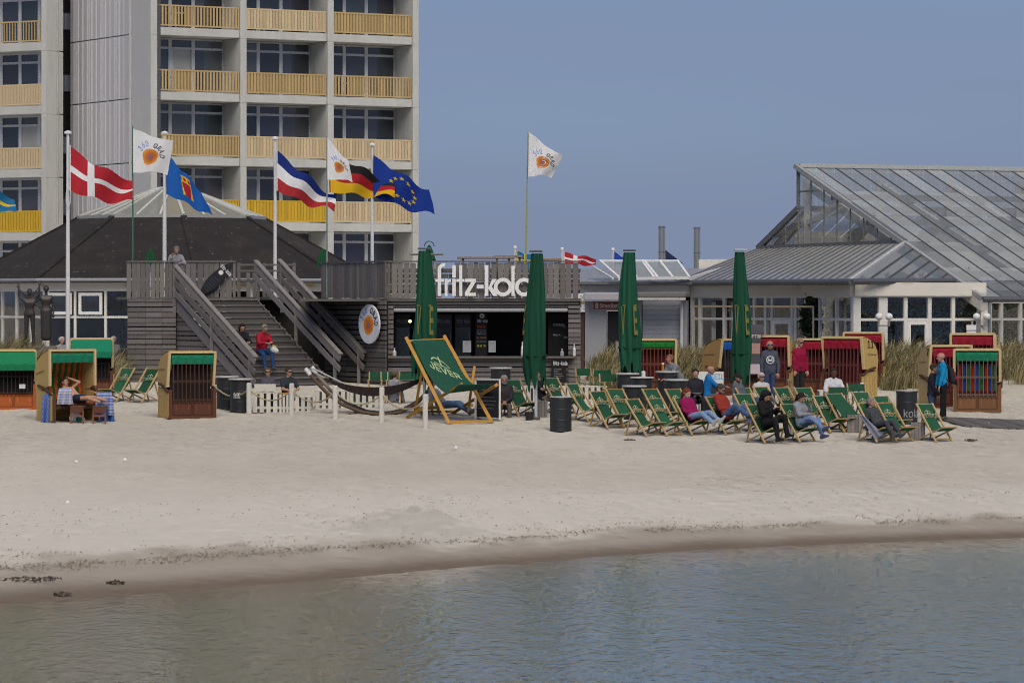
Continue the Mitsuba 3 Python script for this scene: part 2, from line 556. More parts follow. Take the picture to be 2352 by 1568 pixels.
def railing(W, s0, s1, z, style, t=0.02, parts=True, label=None):
    """a balcony rail of upright slats; style: tone letter and how much is backed by cloth: list of (from, to) fractions"""
    tone, backed, gap = style
    c = SLAT[tone]
    r = part(hotel, 'balcony_railing', [W.blk(s0, s1, t - 0.02, t + 0.06, z + 0.92, z + 0.98), W.blk(s0, s1, t - 0.012, t + 0.045, z + 0.06, z + 0.12),
                                        W.blk(s0, s0 + 0.05, t - 0.016, t + 0.05, z + 0.02, z + 0.93), W.blk(s1 - 0.05, s1, t - 0.016, t + 0.05, z + 0.02, z + 0.93)], 'wood', jit(np.array(c) * 1.05, 0.04), label=label)
    n = int(round((s1 - s0) / 0.155))
    pitch = (s1 - s0 - 0.1) / n
    rest = []
    for k in range(n):
        a = s0 + 0.05 + (k + 0.5) * pitch
        w = pitch * gap
        m = W.blk(a - w / 2, a + w / 2, t, t + 0.03, z + 0.115, z + 0.925)
        if parts and rail_count[0] < 300:
            rail_count[0] += 1
            part(r, 'slat', m, 'wood', jit(c, 0.13))
        else:
            rest.append(m)
    if rest:
        part(r, 'slats', cat(rest), 'wood', c, kind='stuff')
    for a, b in backed:
        part(r, 'backing_cloth', W.blk(s0 + 0.05 + a * (s1 - s0 - 0.1), s0 + 0.05 + b * (s1 - s0 - 0.1), t + 0.035, t + 0.045, z + 0.12, z + 0.92), 'matte', jit(np.array(c) * (0.92 if tone != 'w' else 0.62), 0.05))
    return r


# right facade: rows 0 (topmost in the picture) to 5, bays 0 to 2
STY = {(0, 0): ('w', [(0.18, 0.24), (0.35, 0.44)], 0.52), (0, 1): ('p', [(0, 1)], 0.86), (0, 2): ('w', [(0, 1)], 0.6),
       (1, 0): ('w', [(0.22, 0.43)], 0.50), (1, 1): ('w', [(0, 1)], 0.62), (1, 2): ('w', [(0.18, 0.38), (0.6, 0.66)], 0.55),
       (2, 0): ('w', [(0, 1)], 0.60), (2, 1): ('p', [(0, 0.35), (0.4, 0.6), (0.6, 0.85), (0.85, 1)], 0.8), (2, 2): ('p', [(0, 1)], 0.88),
       (3, 0): ('y', [(0, 1)], 0.72), (3, 1): ('y', [(0, 1)], 0.78), (3, 2): ('p', [(0, 1)], 0.84)}
OPEN = {(1, 0): 1}
slabs, piers = [], []
LEN = 3 * PITCH
for row in range(-TOPF, 6):
    z = CW + (2 - row) * 2.8
    for b in range(3):
        s0 = b * PITCH + 0.30
        s1 = s0 + CLEAR
        if row >= 0:
            part(hotel, 'balcony_slab', RW.blk(s0 + 0.002, s1 - 0.002, 0.0, 1.55, z - 0.34, z), 'render_coat')
        else:
            slabs.append(RW.blk(s0 + 0.002, s1 - 0.002, 0.0, 1.55, z - 0.34, z))
        if 0 <= row < 5:
            window_run(RW, s0 + 0.03, [(1.25, 0.16), (0.96, 0.16), (1.34, 0.0)], 1.5, z, z + 2.44, z + 1.96, OPEN.get((row, b)))
            if row in (0, 1) or rnd() < 0.5:     # small furniture on the balcony
                part(hotel, 'balcony_table', [RW.blk(s0 + 1.0, s0 + 1.55, 0.5, 1.0, z + 0.66, z + 0.70), RW.blk(s0 + 1.25, s0 + 1.3, 0.72, 0.77, z + 0.001, z + 0.66)], 'matte', (0.6, 0.6, 0.6))
        elif row < 0:
            part(hotel, 'window', RW.blk(s0, s1, 1.5, 1.6, z, z + 2.44), 'pane', DARKP)
        if row < 0:
            slabs.append(RW.blk(s0, s1, 0.0, 0.05, z + 0.10, z + 0.98))
        elif (row, b) in STY:
            railing(RW, s0 + 0.02, s1 - 0.02, z, STY[(row, b)], label='bright yellow slatted railing' if STY[(row, b)][0] == 'y' else None)
    slabs.append(RW.blk(0, LEN + 0.3, 1.62, 1.9, z - 0.36, z + 2.44))
ztop = CW + (2 + TOPF) * 2.8 + 3
for b in range(4):
    for row in range(-TOPF, 6):
        z = CW + (2 - row) * 2.8
        m = RW.blk(b * PITCH, b * PITCH + 0.30, -0.06, 1.62, z - 0.36, z + 2.43)
        if row >= 0:
            part(hotel, 'pier', m, 'render_coat')
        else:
            piers.append(m)
part(hotel, 'upper_storeys', cat(slabs + piers + [RW.blk(-0.05, LEN + 0.35, -0.1, 14, ztop - 3.4, ztop)]), 'render_coat', label='concrete frame of the storeys above')
part(hotel, 'end_wall', RW.blk(LEN + 0.02, LEN + 0.28, 1.63, 14, 1, ztop - 3.4), 'render_coat')
# side of the tower with ribbed cladding, runs back to the left from the corner
a = math.radians(30.5)
SWl = Wall(RW.o, V(-math.sin(a), math.cos(a), 0), V(math.cos(a), math.sin(a), 0))
LILAC = (0.56, 0.55, 0.57)
for row in range(-TOPF, 6):
    z0, z1 = CW + (1 - row) * 2.8 + 2.8 - 0.22 - 2.8, CW + (2 - row) * 2.8 - 0.22
    tiles = [(0.0, 1.86)] + [(1.88 + k * 0.73, 1.88 + (k + 1) * 0.73) for k in range(9)]
    up = []
    for k, (p, q) in enumerate(tiles):
        m = SWl.blk(p + 0.012, q - 0.012, 0.0, 0.25, z0 + 0.02, z1 - 0.02)
        if row >= -1:
            part(hotel, 'cladding_panel', m, 'matte', jit(LILAC, 0.012) * (1.0 if k else 0.94))
            if k:
                part(hotel, 'cladding_rib', [SWl.blk(p + 0.02 + d, p + 0.085 + d, -0.05, 0.0, z0 + 0.03, z1 - 0.03) for d in ((0, 0.22) if k % 2 else (0, 0.5))], 'matte', np.array(LILAC) * 1.12)
        else:
            up.append(m)
    if up:
        part(hotel, 'cladding_panel', cat(up), 'matte', LILAC)
part(hotel, 'side_wall', SWl.blk(0.0, 8.45, 0.255, 0.5, 1, ztop - 3.4), 'matte', (0.10, 0.10, 0.11))
part(hotel, 'roof', [RW.blk(0.3, LEN, 1.9, 14, ztop - 3.6, ztop - 3.41)], 'matte', (0.2, 0.2, 0.2))
part(hotel, 'downpipe', [tube([SWl.pt(1.87, -0.09, 1), SWl.pt(1.87, -0.09, ztop - 3.5)], 0.055, 6)], 'satin', (0.5, 0.5, 0.52))
# dark stairwell between the wings
STW = Wall(*frame_of(112, 173.4, 12))
part(hotel, 'stairwell_wall', STW.blk(-0.3, 2.0, 0.1, 0.4, 1, ztop - 3.4), 'matte', (0.020, 0.020, 0.024), label='black stairwell wall between the two wings')
for row in range(-1, 5):
    z = CW + (2 - row) * 2.8
    w = part(hotel, 'stairwell_window', STW.blk(0.40, 1.05, 0.02, 0.098, z + 0.42, z + 1.22), 'satin', (0.05, 0.05, 0.06))
    part(w, 'pane', STW.blk(0.45, 0.72, 0.0, 0.018, z + 0.46, z + 1.18), 'pane', (0.16, 0.17, 0.21))
    part(w, 'pane', STW.blk(0.74, 1.03, 0.0, 0.018, z + 0.46, z + 1.18), 'pane', (0.26, 0.27, 0.31))
# left wing
LWl = Wall(*frame_of(107, 169.2, -29.5, -1))
LWl.n = V(math.sin(math.radians(29.5)), math.cos(math.radians(29.5)), 0)
STL = {0: ('w', [], 0.28), 1: ('p', [(0, 1)], 0.93), 2: ('p', [(0, 1)], 0.9), 3: ('y', [(0, 1)], 0.86)}
lup = []
for row in range(-TOPF, 6):
    z = CW + (2 - row) * 2.8 - 0.42
    m = LWl.blk(0.0, 0.24, -0.06, 0.75, z - 0.36, z + 2.43)
    m2 = LWl.blk(0.243, 8.0, 0.0, 1.3, z - 0.34, z)
    if row >= 0:
        part(hotel, 'pier', m, 'render_coat')
        part(hotel, 'balcony_slab', m2, 'render_coat')
        if row < 5:
            s = 0.30
            window_run(LWl, s, [(0.84, 0.15), (0.92, 0.15), (0.9, 0.15), (1.2, 0.0)], 1.1, z, z + 2.44, z + 1.96, 1 if row == 2 else None)
        if row in STL:
            railing(LWl, 0.25, 4.6, z, STL[row], label='bright yellow slatted railing' if row == 3 else None)
    else:
        lup += [m, m2, LWl.blk(0.25, 8, 0, 0.05, z + 0.1, z + 0.98)]
    lup.append(LWl.blk(0.2, 8.0, 1.22, 1.5, z - 0.3, z + 2.45))
part(hotel, 'left_wing_storeys', cat(lup + [LWl.blk(-0.05, 8, -0.1, 10, ztop - 3.9, ztop - 0.5)]), 'render_coat')

# ---------------------------------------------------------------- round pavilion with a dark roof, left behind the kiosk
pav = thing('pavilion', 'low octagonal pavilion with a dark felt roof and a glass pyramid on top', 'building')
PC = P(395, HORIZON, 145.0) * [1, 1, 0]
ANG = [math.radians(a - 33) for a in range(-45, 315, 45)]


def ring(R, z):
    return [PC + V(R * math.sin(a), -R * math.cos(a), z) for a in ANG]


ZE, ZR, ZA = CAM_Z + 0.93, CAM_Z + 3.28, CAM_Z + 4.42
eave, rim = ring(7.95, ZE), ring(3.55, ZR)
facets = []
for k in range(8):
    l = (k + 1) % 8
    facets.append(sheet(lambda u, v, a=eave[k], b=eave[l], c=rim[k], d=rim[l]: ((a[None, None] * (1 - u)[..., None] + b * u[..., None]) * (1 - v)[..., None] + (c * (1 - u)[..., None] + d * u[..., None]) * v[..., None]), 14, 14))
roof = part(pav, 'roof', cat(facets), 'roofing')
for a, b in zip(eave, rim):
    part(roof, 'hip_cap', beam(a + [0, 0, .02], b + [0, 0, .02], 0.22, 0.06), 'roofing')
part(roof, 'gutter', [tube([a + [0, 0, -.03], b + [0, 0, -.03]], 0.07, 6) for a, b in zip(eave, eave[1:] + eave[:1])], 'satin', (0.30, 0.30, 0.33))
part(roof, 'soffit', [slab_poly(ring(7.9, ZE - 0.12), 0.04, (0, 0, 1))], 'matte', (0.3, 0.28, 0.26))
wl, wt = ring(7.45, 1.5), ring(7.45, ZE - 0.12)
fas, frames, sills = [], [], []
apex = PC + V(0, 0, ZA)
sky_l = part(pav, 'skylight', [beam(a, b, 0.16, 0.14) for a, b in zip(rim, rim[1:] + rim[:1])], 'satin', (0.33, 0.34, 0.33))
rb = ring(3.5, ZR + 0.06)
top = [PC + (p - PC) * [0.16, 0.16, 0] + V(0, 0, ZA) for p in [r * 1.0 for r in rb]]
for k in range(8):
    l = (k + 1) % 8
    part(sky_l, 'rafter', beam(rb[k], top[k], 0.10, 0.08), 'satin', (0.5, 0.5, 0.47))
    for q in range(3):
        a0, a1 = rb[k] + (rb[l] - rb[k]) * q / 3, rb[k] + (rb[l] - rb[k]) * (q + 1) / 3
        b0, b1 = top[k] + (top[l] - top[k]) * q / 3, top[k] + (top[l] - top[k]) * (q + 1) / 3
        part(sky_l, 'pane', leaf([a0, a1, b1, b0]), 'dusty_glass')
        if q:
            part(sky_l, 'rafter', beam(a0, b0, 0.07, 0.06), 'satin', (0.62, 0.62, 0.58))
part(sky_l, 'cap', slab_poly(top, 0.05, (0, 0, 1)), 'satin', (0.6, 0.6, 0.57))
scene['dusty_glass'] = {'type': 'blendbsdf', 'weight': 0.45, 'a': {'type': 'thindielectric'}, 'b': two(bs(base_color=rgb((0.40, 0.41, 0.36)), roughness=0.5, specular=0.4))}
scene['window_glass'] = {'type': 'thindielectric', 'int_ior': 1.5}
ZF, ZTR = CAM_Z + 0.50, CAM_Z - 0.42


def glazing(holder, W, s_list, z0, z1, ztr, glass='window_glass', col=(0.70, 0.68, 0.63), doors=(), thick=0.09, t=0.0, inset=0.045, skip=()):
    """mullions at each s of the list, one transom, panes between; doors: indices of columns that hold a framed door"""
    fr = []
    for s, w in s_list:
        fr.append(W.blk(s - w / 2, s + w / 2, t, t + thick + 0.02, z0, z1))
    for k in range(len(s_list) - 1):
        a, b = s_list[k][0] + s_list[k][1] / 2, s_list[k + 1][0] - s_list[k + 1][1] / 2
        if k in skip:
            continue
        fr.append(W.blk(a, b, t + 0.005, t + thick, ztr - 0.04, ztr + 0.04))
        w = part(holder, 'window', [W.blk(a, b, t + 0.01, t + thick, z1 - 0.05, z1), W.blk(a, b, t + 0.01, t + thick, z0, z0 + 0.06)], 'satin', col)
        part(w, 'pane', W.pane(a, b, t + inset, ztr + 0.04, z1 - 0.05), glass)
        if k in doors:
            d = part(holder, 'door', [W.blk(a, a + 0.11, t - 0.01, t + thick, z0, ztr - 0.045), W.blk(b - 0.11, b, t - 0.01, t + thick, z0, ztr - 0.045), W.blk(a + .11, b - .11, t - 0.01, t + thick, ztr - 0.16, ztr - 0.045), W.blk(a + .11, b - .11, t - 0.01, t + thick, z0, z0 + 0.12)], 'satin', np.array(col) * 1.08)
            part(d, 'pane', W.pane(a + 0.11, b - 0.11, t + inset, z0 + 0.12, ztr - 0.16), glass)
        else:
            part(w, 'pane', W.pane(a, b, t + inset, z0 + 0.06, ztr - 0.04), glass)
    return part(holder, 'window_posts', cat(fr), 'satin', col)


for k in range(8):
    l = (k + 1) % 8
    e = unit(wl[l] - wl[k])
    L = float(np.linalg.norm(wl[l] - wl[k]))
    W = Wall(wl[k] * [1, 1, 0], e, V(-e[1], e[0], 0))
    part(pav, 'fascia', W.blk(0.0, L, -0.06, 0.22, ZF + 0.04, ZE - 0.13), 'cream_paint')
    if k in (0, 1, 2):
        n = 5
        mull = [(0.08, 0.16)] + [(L * q / n, 0.085) for q in range(1, n)] + [(L - 0.08, 0.16)]
        glazing(pav, W, mull, CAM_Z - 2.3, ZF + 0.04, ZTR - 0.02)
        if k == 1:      # tilted casements standing a little open at their heads
            for q in (0, 1):
                a, b = L * q / n + 0.16, L * (q + 1) / n - 0.10
                z0, z1 = ZTR + 0.07, ZF - 0.06
                fr = [W.blk(a, a + .10, -.10, -.02, z0, z1), W.blk(b - .10, b, -.10, -.02, z0, z1), W.blk(a + .1, b - .1, -.10, -.02, z0, z0 + .11), W.blk(a + .1, b - .1, -.10, -.02, z1 - .11, z1)]
                cz = part(pav, 'casement', cat(fr), 'satin', (0.78, 0.77, 0.74))
                part(cz, 'pane', W.pane(a + .1, b - .1, -.06, z0 + .11, z1 - .11), 'window_glass')
    else:
        part(pav, 'wall', W.blk(0, L, 0, 0.2, 1.5, ZF + 0.04), 'cream_paint')
part(pav, 'floor', slab_poly(ring(7.3, 2.35), 0.1, (0, 0, 1)), 'matte', (0.05, 0.045, 0.04))
part(pav, 'inner_wall', [lathe([(4.0, 2.36), (4.0, CAM_Z + 0.4)], 16, PC)], 'matte', (0.03, 0.028, 0.028))
for k in range(14):
    a = math.radians(-80 + k * 9)
    c = PC + V(5.7 * math.sin(a), -5.7 * math.cos(a), 2.36)
    part(pav, 'dining_table', [cbox(c + [0, 0, .74], (0.9, 0.9, 0.05), 0.01), box(c + [0, 0, .36], (0.1, 0.1, 0.70))], 'satin', jit((0.10, 0.06, 0.035), 0.3))

# ---------------------------------------------------------------- kiosk: wooden beach bar with a roof deck
kiosk = thing('beach_bar', 'weathered grey timber beach bar with a fenced roof deck and an outside staircase', 'bar')
YB = 117.0
WOODG = (0.178, 0.163, 0.157)


def wood(a=0.22):
    return jit(np.array(WOODG) * rnd(0.72, 1.18), 0.06) * np.array([1.0, rnd(0.97, 1.03), rnd(0.94, 1.06)])


def xs(px, Y=YB):
    return (px - 1176.0) * Y / F


def zs(py, Y=YB):
    return CAM_Z - (py - HORIZON) * Y / F


def flat(Y):
    return Wall(V(0, Y, 0), V(1, 0, 0), V(0, 1, 0))


BW = flat(YB)
ZD, ZFT = zs(683), zs(602)               # deck level and fence top


def fence(W, s0, s1, t, z0, z1, width=0.165, miss=0.05, bits=True):
    """upright planks with ragged gaps on two rails and a cap"""
    part(kiosk, 'fence_rail', W.blk(s0, s1, t + 0.032, t + 0.09, z1 - 0.30, z1 - 0.20), 'wood', wood() * 0.8)
    part(kiosk, 'fence_rail', W.blk(s0, s1, t + 0.032, t + 0.09, z0 + 0.22, z0 + 0.32), 'wood', wood() * 0.8)
    part(kiosk, 'fence_cap', W.blk(s0, s1, t - 0.05, t + 0.12, z1, z1 + 0.045), 'wood', wood() * 0.75)
    s = s0
    while s < s1 - 0.08:
        w = min(width * rnd(0.8, 1.12), s1 - s)
        if rnd() > miss:
            d = rnd(-0.012, 0.012)
            part(kiosk, 'fence_plank', W.blk(s, s + w, t + d * 0.4, t + 0.028, z0 - rnd(0.0, 0.05), z1 - rnd(0.005, 0.03)), 'wood', wood())
        s += w + rnd(0.008, 0.05)


fence(BW, xs(884), xs(1334), 0.0, ZD, ZFT)
LB = flat(119.0)
fence(LB, xs(291, 119), xs(404, 119), 0.0, zs(683, 119), zs(602, 119), 0.125)
UB = flat(121.4)
fence(UB, xs(411, 121.4), xs(541, 121.4), 0.0, zs(688, 121.4), zs(602, 121.4), 0.17, 0.0)


def boards(W, s0, s1, t, z0, z1, joints=(), clip=None, h=0.125, dark=1.0, trim=None):
    """level cladding boards with open joints; clip(z) -> (s0, s1)"""
    z = z1
    while z > z0 + 0.03:
        hh = min(h * rnd(0.75, 1.25), z - z0)
        a, b = clip(z - hh) if clip else (s0, s1)
        a, b = max(a, s0), min(b, s1)
        cuts = [a] + [j for j in joints if a + 0.1 < j < b - 0.1] + [b]
        if b - a > 0.15:
            for p, q in zip(cuts, cuts[1:]):
                part(kiosk, 'board', W.blk(p + 0.004, q - 0.004, t - rnd(0, 0.012), t + 0.028, z - hh, z), 'wood', wood() * dark)
        z -= hh + rnd(0.012, 0.045)


ZG = 1.9
# left block under the deck
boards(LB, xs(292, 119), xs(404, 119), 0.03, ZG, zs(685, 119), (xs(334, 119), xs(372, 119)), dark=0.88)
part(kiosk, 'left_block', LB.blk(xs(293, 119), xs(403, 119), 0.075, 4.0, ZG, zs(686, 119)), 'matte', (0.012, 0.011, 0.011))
# staircase runs down to the front right
DD, WW_ = unit(V(0.60, -0.80, 0)), unit(V(0.80, 0.60, 0))
SO = V(xs(411, 119), 119.0, 0)
NS, RUN = 15, 0.30
ZT = zs(686, 119)
RISE = (ZT - 2.13) / NS
WID = 2.95
for k in range(NS):
    z = ZT - RISE * k
    o = SO + DD * (RUN * k - 0.25)
    SWk = Wall(o, WW_, -DD)
    part(kiosk, 'stair_tread', SWk.blk(0.03, WID, -RUN, 0.012, z - 0.045, z), 'wood', wood() * 0.95)
    part(kiosk, 'stair_riser', SWk.blk(0.05, WID - 0.03, -RUN + 0.045, -RUN + 0.07, z - RISE - 0.0, z - 0.05), 'wood', wood() * 0.55)


def stair_side(w, off=0.0):
    a = SO + WW_ * w + DD * (-0.25)
    b = SO + WW_ * w + DD * (RUN * NS - 0.1)
    return a + V(0, 0, ZT), b + V(0, 0, 2.05)


for w in (0.0, WID + 0.04):
    a, b = stair_side(w)
    part(kiosk, 'stringer', beam(a + [0, 0, -.14], b + [0, 0, -.14], 0.05, 0.30), 'wood', wood() * 0.9)
slope = (ZT - 2.05) / (RUN * NS + 0.15)
for w, lift, nb in ((-0.06, 0.0, 3), (3.03, 0.06, 2), (3.92, 0.10, 2)):
    a = SO + WW_ * w + DD * (-0.30) + V(0, 0, ZT + 0.05)
    b = SO + WW_ * w + DD * (RUN * NS - 0.02) + V(0, 0, 2.05 + 0.06)
    rail = part(kiosk, 'stair_railing', beam(a + [0, 0, 1.10 + lift], b + [0, 0, 1.02 + lift], 0.15, 0.05), 'wood', np.array(WOODG) * 1.35)
    for q in range(nb):
        h = 0.90 - q * 0.32
        part(rail, 'railing_board', beam(a + [0, 0, h + lift] - WW_ * 0.04, b + [0, 0, h - 0.03 + lift] - WW_ * 0.04, 0.035, 0.17), 'wood', wood() * 1.05)
    for f_ in (0.03, 0.48, 0.93):
        c = a + (b - a) * f_
        part(rail, 'post', beam(V(c[0], c[1], max(c[2] - 0.4, 1.95)), c + [0, 0, 1.05 + lift], 0.10, 0.10), 'wood', wood())
# closed side of the stair
SW2 = Wall(SO, DD, WW_)
boards(SW2, -0.2, RUN * NS - 0.1, 0.03, ZG, ZT - 0.3, (1.3,), clip=lambda z: (-0.2, (ZT - 0.33 - z) / slope - 0.25), dark=0.85)
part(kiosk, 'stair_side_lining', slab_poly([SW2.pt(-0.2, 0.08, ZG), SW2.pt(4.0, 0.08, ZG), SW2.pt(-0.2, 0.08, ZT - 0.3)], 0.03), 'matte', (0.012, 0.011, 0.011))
# sign wall behind the stair, and the bar front
DC = V(xs(886, 116.6), 116.6, 0)
z = ZD + 0.12
while z < ZFT - 0.2:      # level boards on the inner side of the front fence
    h = rnd(.10, .15)
    for p, q in ((890, 1030), (1031, 1180), (1181, 1332)):
        part(kiosk, 'inner_board', BW.blk(xs(p), xs(q), 0.115, 0.14, z, z + h), 'wood', wood() * 0.72)
    z += h + rnd(.02, .06)
SGW = Wall(DC, -unit(V(0.44, -0.90, 0)), unit(V(0.90, 0.44, 0)))
fence(SGW, 0.0, 5.0, -0.02, ZD, ZFT, 0.19)
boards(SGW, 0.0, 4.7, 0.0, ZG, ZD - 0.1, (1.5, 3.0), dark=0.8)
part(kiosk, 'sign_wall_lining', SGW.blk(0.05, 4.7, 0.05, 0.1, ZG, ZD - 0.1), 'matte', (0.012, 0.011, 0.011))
Z1, Z2 = zs(818), zs(706)
boards(BW, xs(886), xs(904), 0.03, Z1 - 0.1, ZD - 0.25, h=0.11)
boards(BW, xs(1305), xs(1334), 0.03, ZG, ZD - 0.25, h=0.11)
boards(BW, xs(886), xs(1304), 0.03, ZG, Z1 - 0.06, (xs(1000), xs(1060), xs(1218)), h=0.115, dark=1.05)
for k, (a, b) in enumerate(((685, 692), (692.6, 699), (699.6, 705.5))):
    part(kiosk, 'header_beam', BW.blk(xs(884), xs(1336), 0.02 + 0.06 * k, 0.3, zs(b), zs(a)), 'wood', wood() * (1.0 - 0.2 * k))
part(kiosk, 'shutter_box', [cbox(((xs(903) + xs(1305)) / 2, YB + 0.16, zs(712)), (xs(1305) - xs(903), 0.24, 0.11), 0.03)], 'satin', (0.36, 0.37, 0.40))
part(kiosk, 'counter', [cbox(((xs(886) + xs(1320)) / 2, YB - 0.02, Z1 - 0.03), (xs(1320) - xs(886), 0.5, 0.06), 0.01)], 'wood', wood() * 0.8)
part(kiosk, 'deck_floor', [box((xs(1010), YB + 2.6, ZD - 0.08), (xs(1334) - xs(690), 5.2, 0.08)), box((xs(480, 123), 123.7, ZD - 0.02), (5.6, 4.6, 0.08))], 'wood', wood() * 0.7)
bl = (0.020, 0.020, 0.023)
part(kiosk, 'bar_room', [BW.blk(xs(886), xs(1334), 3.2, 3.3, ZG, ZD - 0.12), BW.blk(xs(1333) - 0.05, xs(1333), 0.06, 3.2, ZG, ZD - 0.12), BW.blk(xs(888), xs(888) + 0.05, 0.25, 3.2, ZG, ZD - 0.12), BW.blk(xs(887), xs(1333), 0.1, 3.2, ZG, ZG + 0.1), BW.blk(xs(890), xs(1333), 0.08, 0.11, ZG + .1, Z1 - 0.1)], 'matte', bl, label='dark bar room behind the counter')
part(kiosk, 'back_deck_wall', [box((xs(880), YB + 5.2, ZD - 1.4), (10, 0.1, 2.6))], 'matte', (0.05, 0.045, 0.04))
# gate at the head of the stair and the things seen through it
GW = flat(122.6)
for px, a, b in ((545, 604, 683), (603, 604, 683), (672, 604, 683)):
    part(kiosk, 'gate_post', GW.blk(xs(px, 122.6), xs(px + 7, 122.6), 0, 0.1, zs(b, 122.6), zs(a, 122.6)), 'wood', wood())
for py in (606, 620, 641):
    part(kiosk, 'gate_rail', GW.blk(xs(546, 122.6), xs(678, 122.6), -0.02, -0.002, zs(py + 4, 122.6), zs(py, 122.6)), 'wood', wood() * 0.7)
for px in (566, 580, 612, 640, 655):
    part(kiosk, 'gate_plank', GW.blk(xs(px, 122.6), xs(px + 8, 122.6), 0.012, 0.04, zs(682, 122.6), zs(626 + 14 * (px % 2), 122.6)), 'wood', wood() * 0.9)

# things fixed to the kiosk --------------------------------------------------
from shapely.geometry import Polygon, Point, LineString, box as sbox
from shapely import affinity
from shapely.ops import unary_union


def extrude(g, depth):
    return arr(trimesh.util.concatenate([trimesh.creation.extrude_polygon(q, depth, engine='earcut') for q in getattr(g, 'geoms', [g])]))


def letters():
    """the wide lower-case lettering of the roof sign; units of the sign drawing, y upward"""
    st = lambda pts, w: LineString(pts).buffer(w / 2, cap_style='flat', join_style='mitre')
    arc = lambda cx, cy, r, a0, a1, n=16: [(cx + r * math.cos(math.radians(a0 + (a1 - a0) * k / n)), cy + r * math.sin(math.radians(a0 + (a1 - a0) * k / n))) for k in range(n + 1)]
    S = 38
    o = lambda cx: Point(cx, 100).buffer(104, 32).difference(Point(cx, 100).buffer(62, 32))
    return [('f', unary_union([st([(655, 0), (655, 300)] + arc(705, 300, 50, 180, 75), S), sbox(610, 160, 705, 190)])),
            ('r', unary_union([st([(731, 0), (731, 192)], 32), st([(731, 110)] + arc(785, 120, 54, 170, 90), 30)])),
            ('i', unary_union([sbox(800, 0, 840, 190), sbox(800, 206, 840, 346)])),
            ('t', unary_union([sbox(878, 0, 912, 346), sbox(846, 160, 936, 190)])),
            ('z', unary_union([sbox(942, 158, 1066, 194), sbox(942, 0, 1066, 36), Polygon([(942, 36), (1016, 160), (1066, 160), (992, 36)])])),
            ('hyphen', sbox(1076, 84, 1154, 126)),
            ('k', unary_union([sbox(1166, 0, 1206, 346), Polygon([(1206, 92), (1250, 190), (1300, 190), (1246, 108), (1312, 0), (1262, 0), (1206, 84)])])),
            ('o', o(1372)), ('l', sbox(1466, 0, 1502, 340)), ('a', unary_union([o(1610), sbox(1676, -2, 1714, 200)]))]


sign = thing('sign_lettering', 'big white lower-case letters mounted on the deck fence above the bar counter', 'sign')
KU = 0.204 * 116.7 / F
for name, g in letters():
    v, f = extrude(g, 0.05 / KU)
    v = v * KU
    org = V(xs(875.5, 116.7), 116.86, zs(572.4 + 0.204 * 525, 116.7))
    part(sign, 'letter', (np.stack([org[0] + v[:, 0], org[1] - v[:, 2], org[2] + v[:, 1]], 1), f[:, ::-1]), 'satin', (0.80, 0.80, 0.79))
part(sign, 'mounting_rail', [BW.blk(xs(1003), xs(1226), -0.085, -0.05, zs(648), zs(646))], 'satin', (0.3, 0.3, 0.3))


def ring_text(text, R, a0, step, height, sx=1.0):
    """letters set round a circle; returns (letter meshes in the xy plane)"""
    out = []
    for k, ch in enumerate(text):
        if ch == ' ':
            continue
        v, f = arr(meshkit.text_mesh(ch, height, 0.006, True))
        v = v.copy()
        v[:, 0] = (v[:, 0] - v[:, 0].max() / 2) * sx
        a = math.radians(a0 - step * k)
        x, y = v[:, 0], v[:, 1] + R
        c, s = math.sin(a), math.cos(a)
        out.append((np.stack([x * s + y * c, -x * c + y * s, v[:, 2]], 1), f, k))
    return out


def badge(holder, O, ex, ey, R, lift=0.004, at=None):
    """the round 360 GRAD mark: orange blot and ring lettering, laid on a disc or flag through the map (x, y, h)"""
    ez = np.cross(ex, ey) if at is None else 0
    at = at or (lambda v: O + v[:, :1] * ex + v[:, 1:2] * ey + v[:, 2:] * ez)
    for k, (r, c, h) in enumerate(((0.50, (0.66, 0.30, 0.07), 0), (0.43, (0.62, 0.22, 0.03), .003), (0.33, (0.52, 0.15, 0.03), .006), (0.17, (0.30, 0.12, 0.14), .009))):
        g = Polygon([(R * r * (1 + 0.05 * math.sin(3 * t + k) + 0.03 * math.sin(7 * t)) * math.cos(t), R * r * 1.02 * (1 + 0.05 * math.sin(2 * t + k)) * math.sin(t) - 0.06 * R) for t in np.linspace(0, 6.2832, 40)[:-1]])
        v, f = extrude(g, 0.003)
        v[:, 2] += lift + h
        part(holder, 'emblem', (at(v), f), 'matte', c)
    for v, f, k in ring_text('360 GRAD', 0.58 * R, -70 + 4, -22, 0.30 * R, 0.8):
        v = v.copy()
        v[:, 2] += lift
        part(holder, 'letter', (at(v), f), 'matte', (0.22, 0.33, 0.70) if k < 3 else (0.03, 0.03, 0.04))


disc = thing('round_sign', 'white round sign with an orange blot and ring lettering on the bar wall', 'sign')
dc = P(847, 744, 117.2)
exs, eys = unit(V(0.545, -0.839, 0)), UP
N_ = -unit(V(0.839, 0.545, 0))
k_ = np.linspace(0, 2 * math.pi, 41)[:-1]
dv = [dc + exs * (0.61 * math.cos(a)) + eys * (0.60 * math.sin(a)) for a in k_]
part(disc, 'plate', slab_poly(dv, 0.05, N_), 'satin', (0.66, 0.68, 0.74))
badge(disc, dc + N_ * 0.002, exs, eys, 0.60)
part(disc, 'bracket', [beam(dc - N_ * 0.05, dc - N_ * 0.10, 0.3, 0.3)], 'matte', (0.05, 0.05, 0.05))
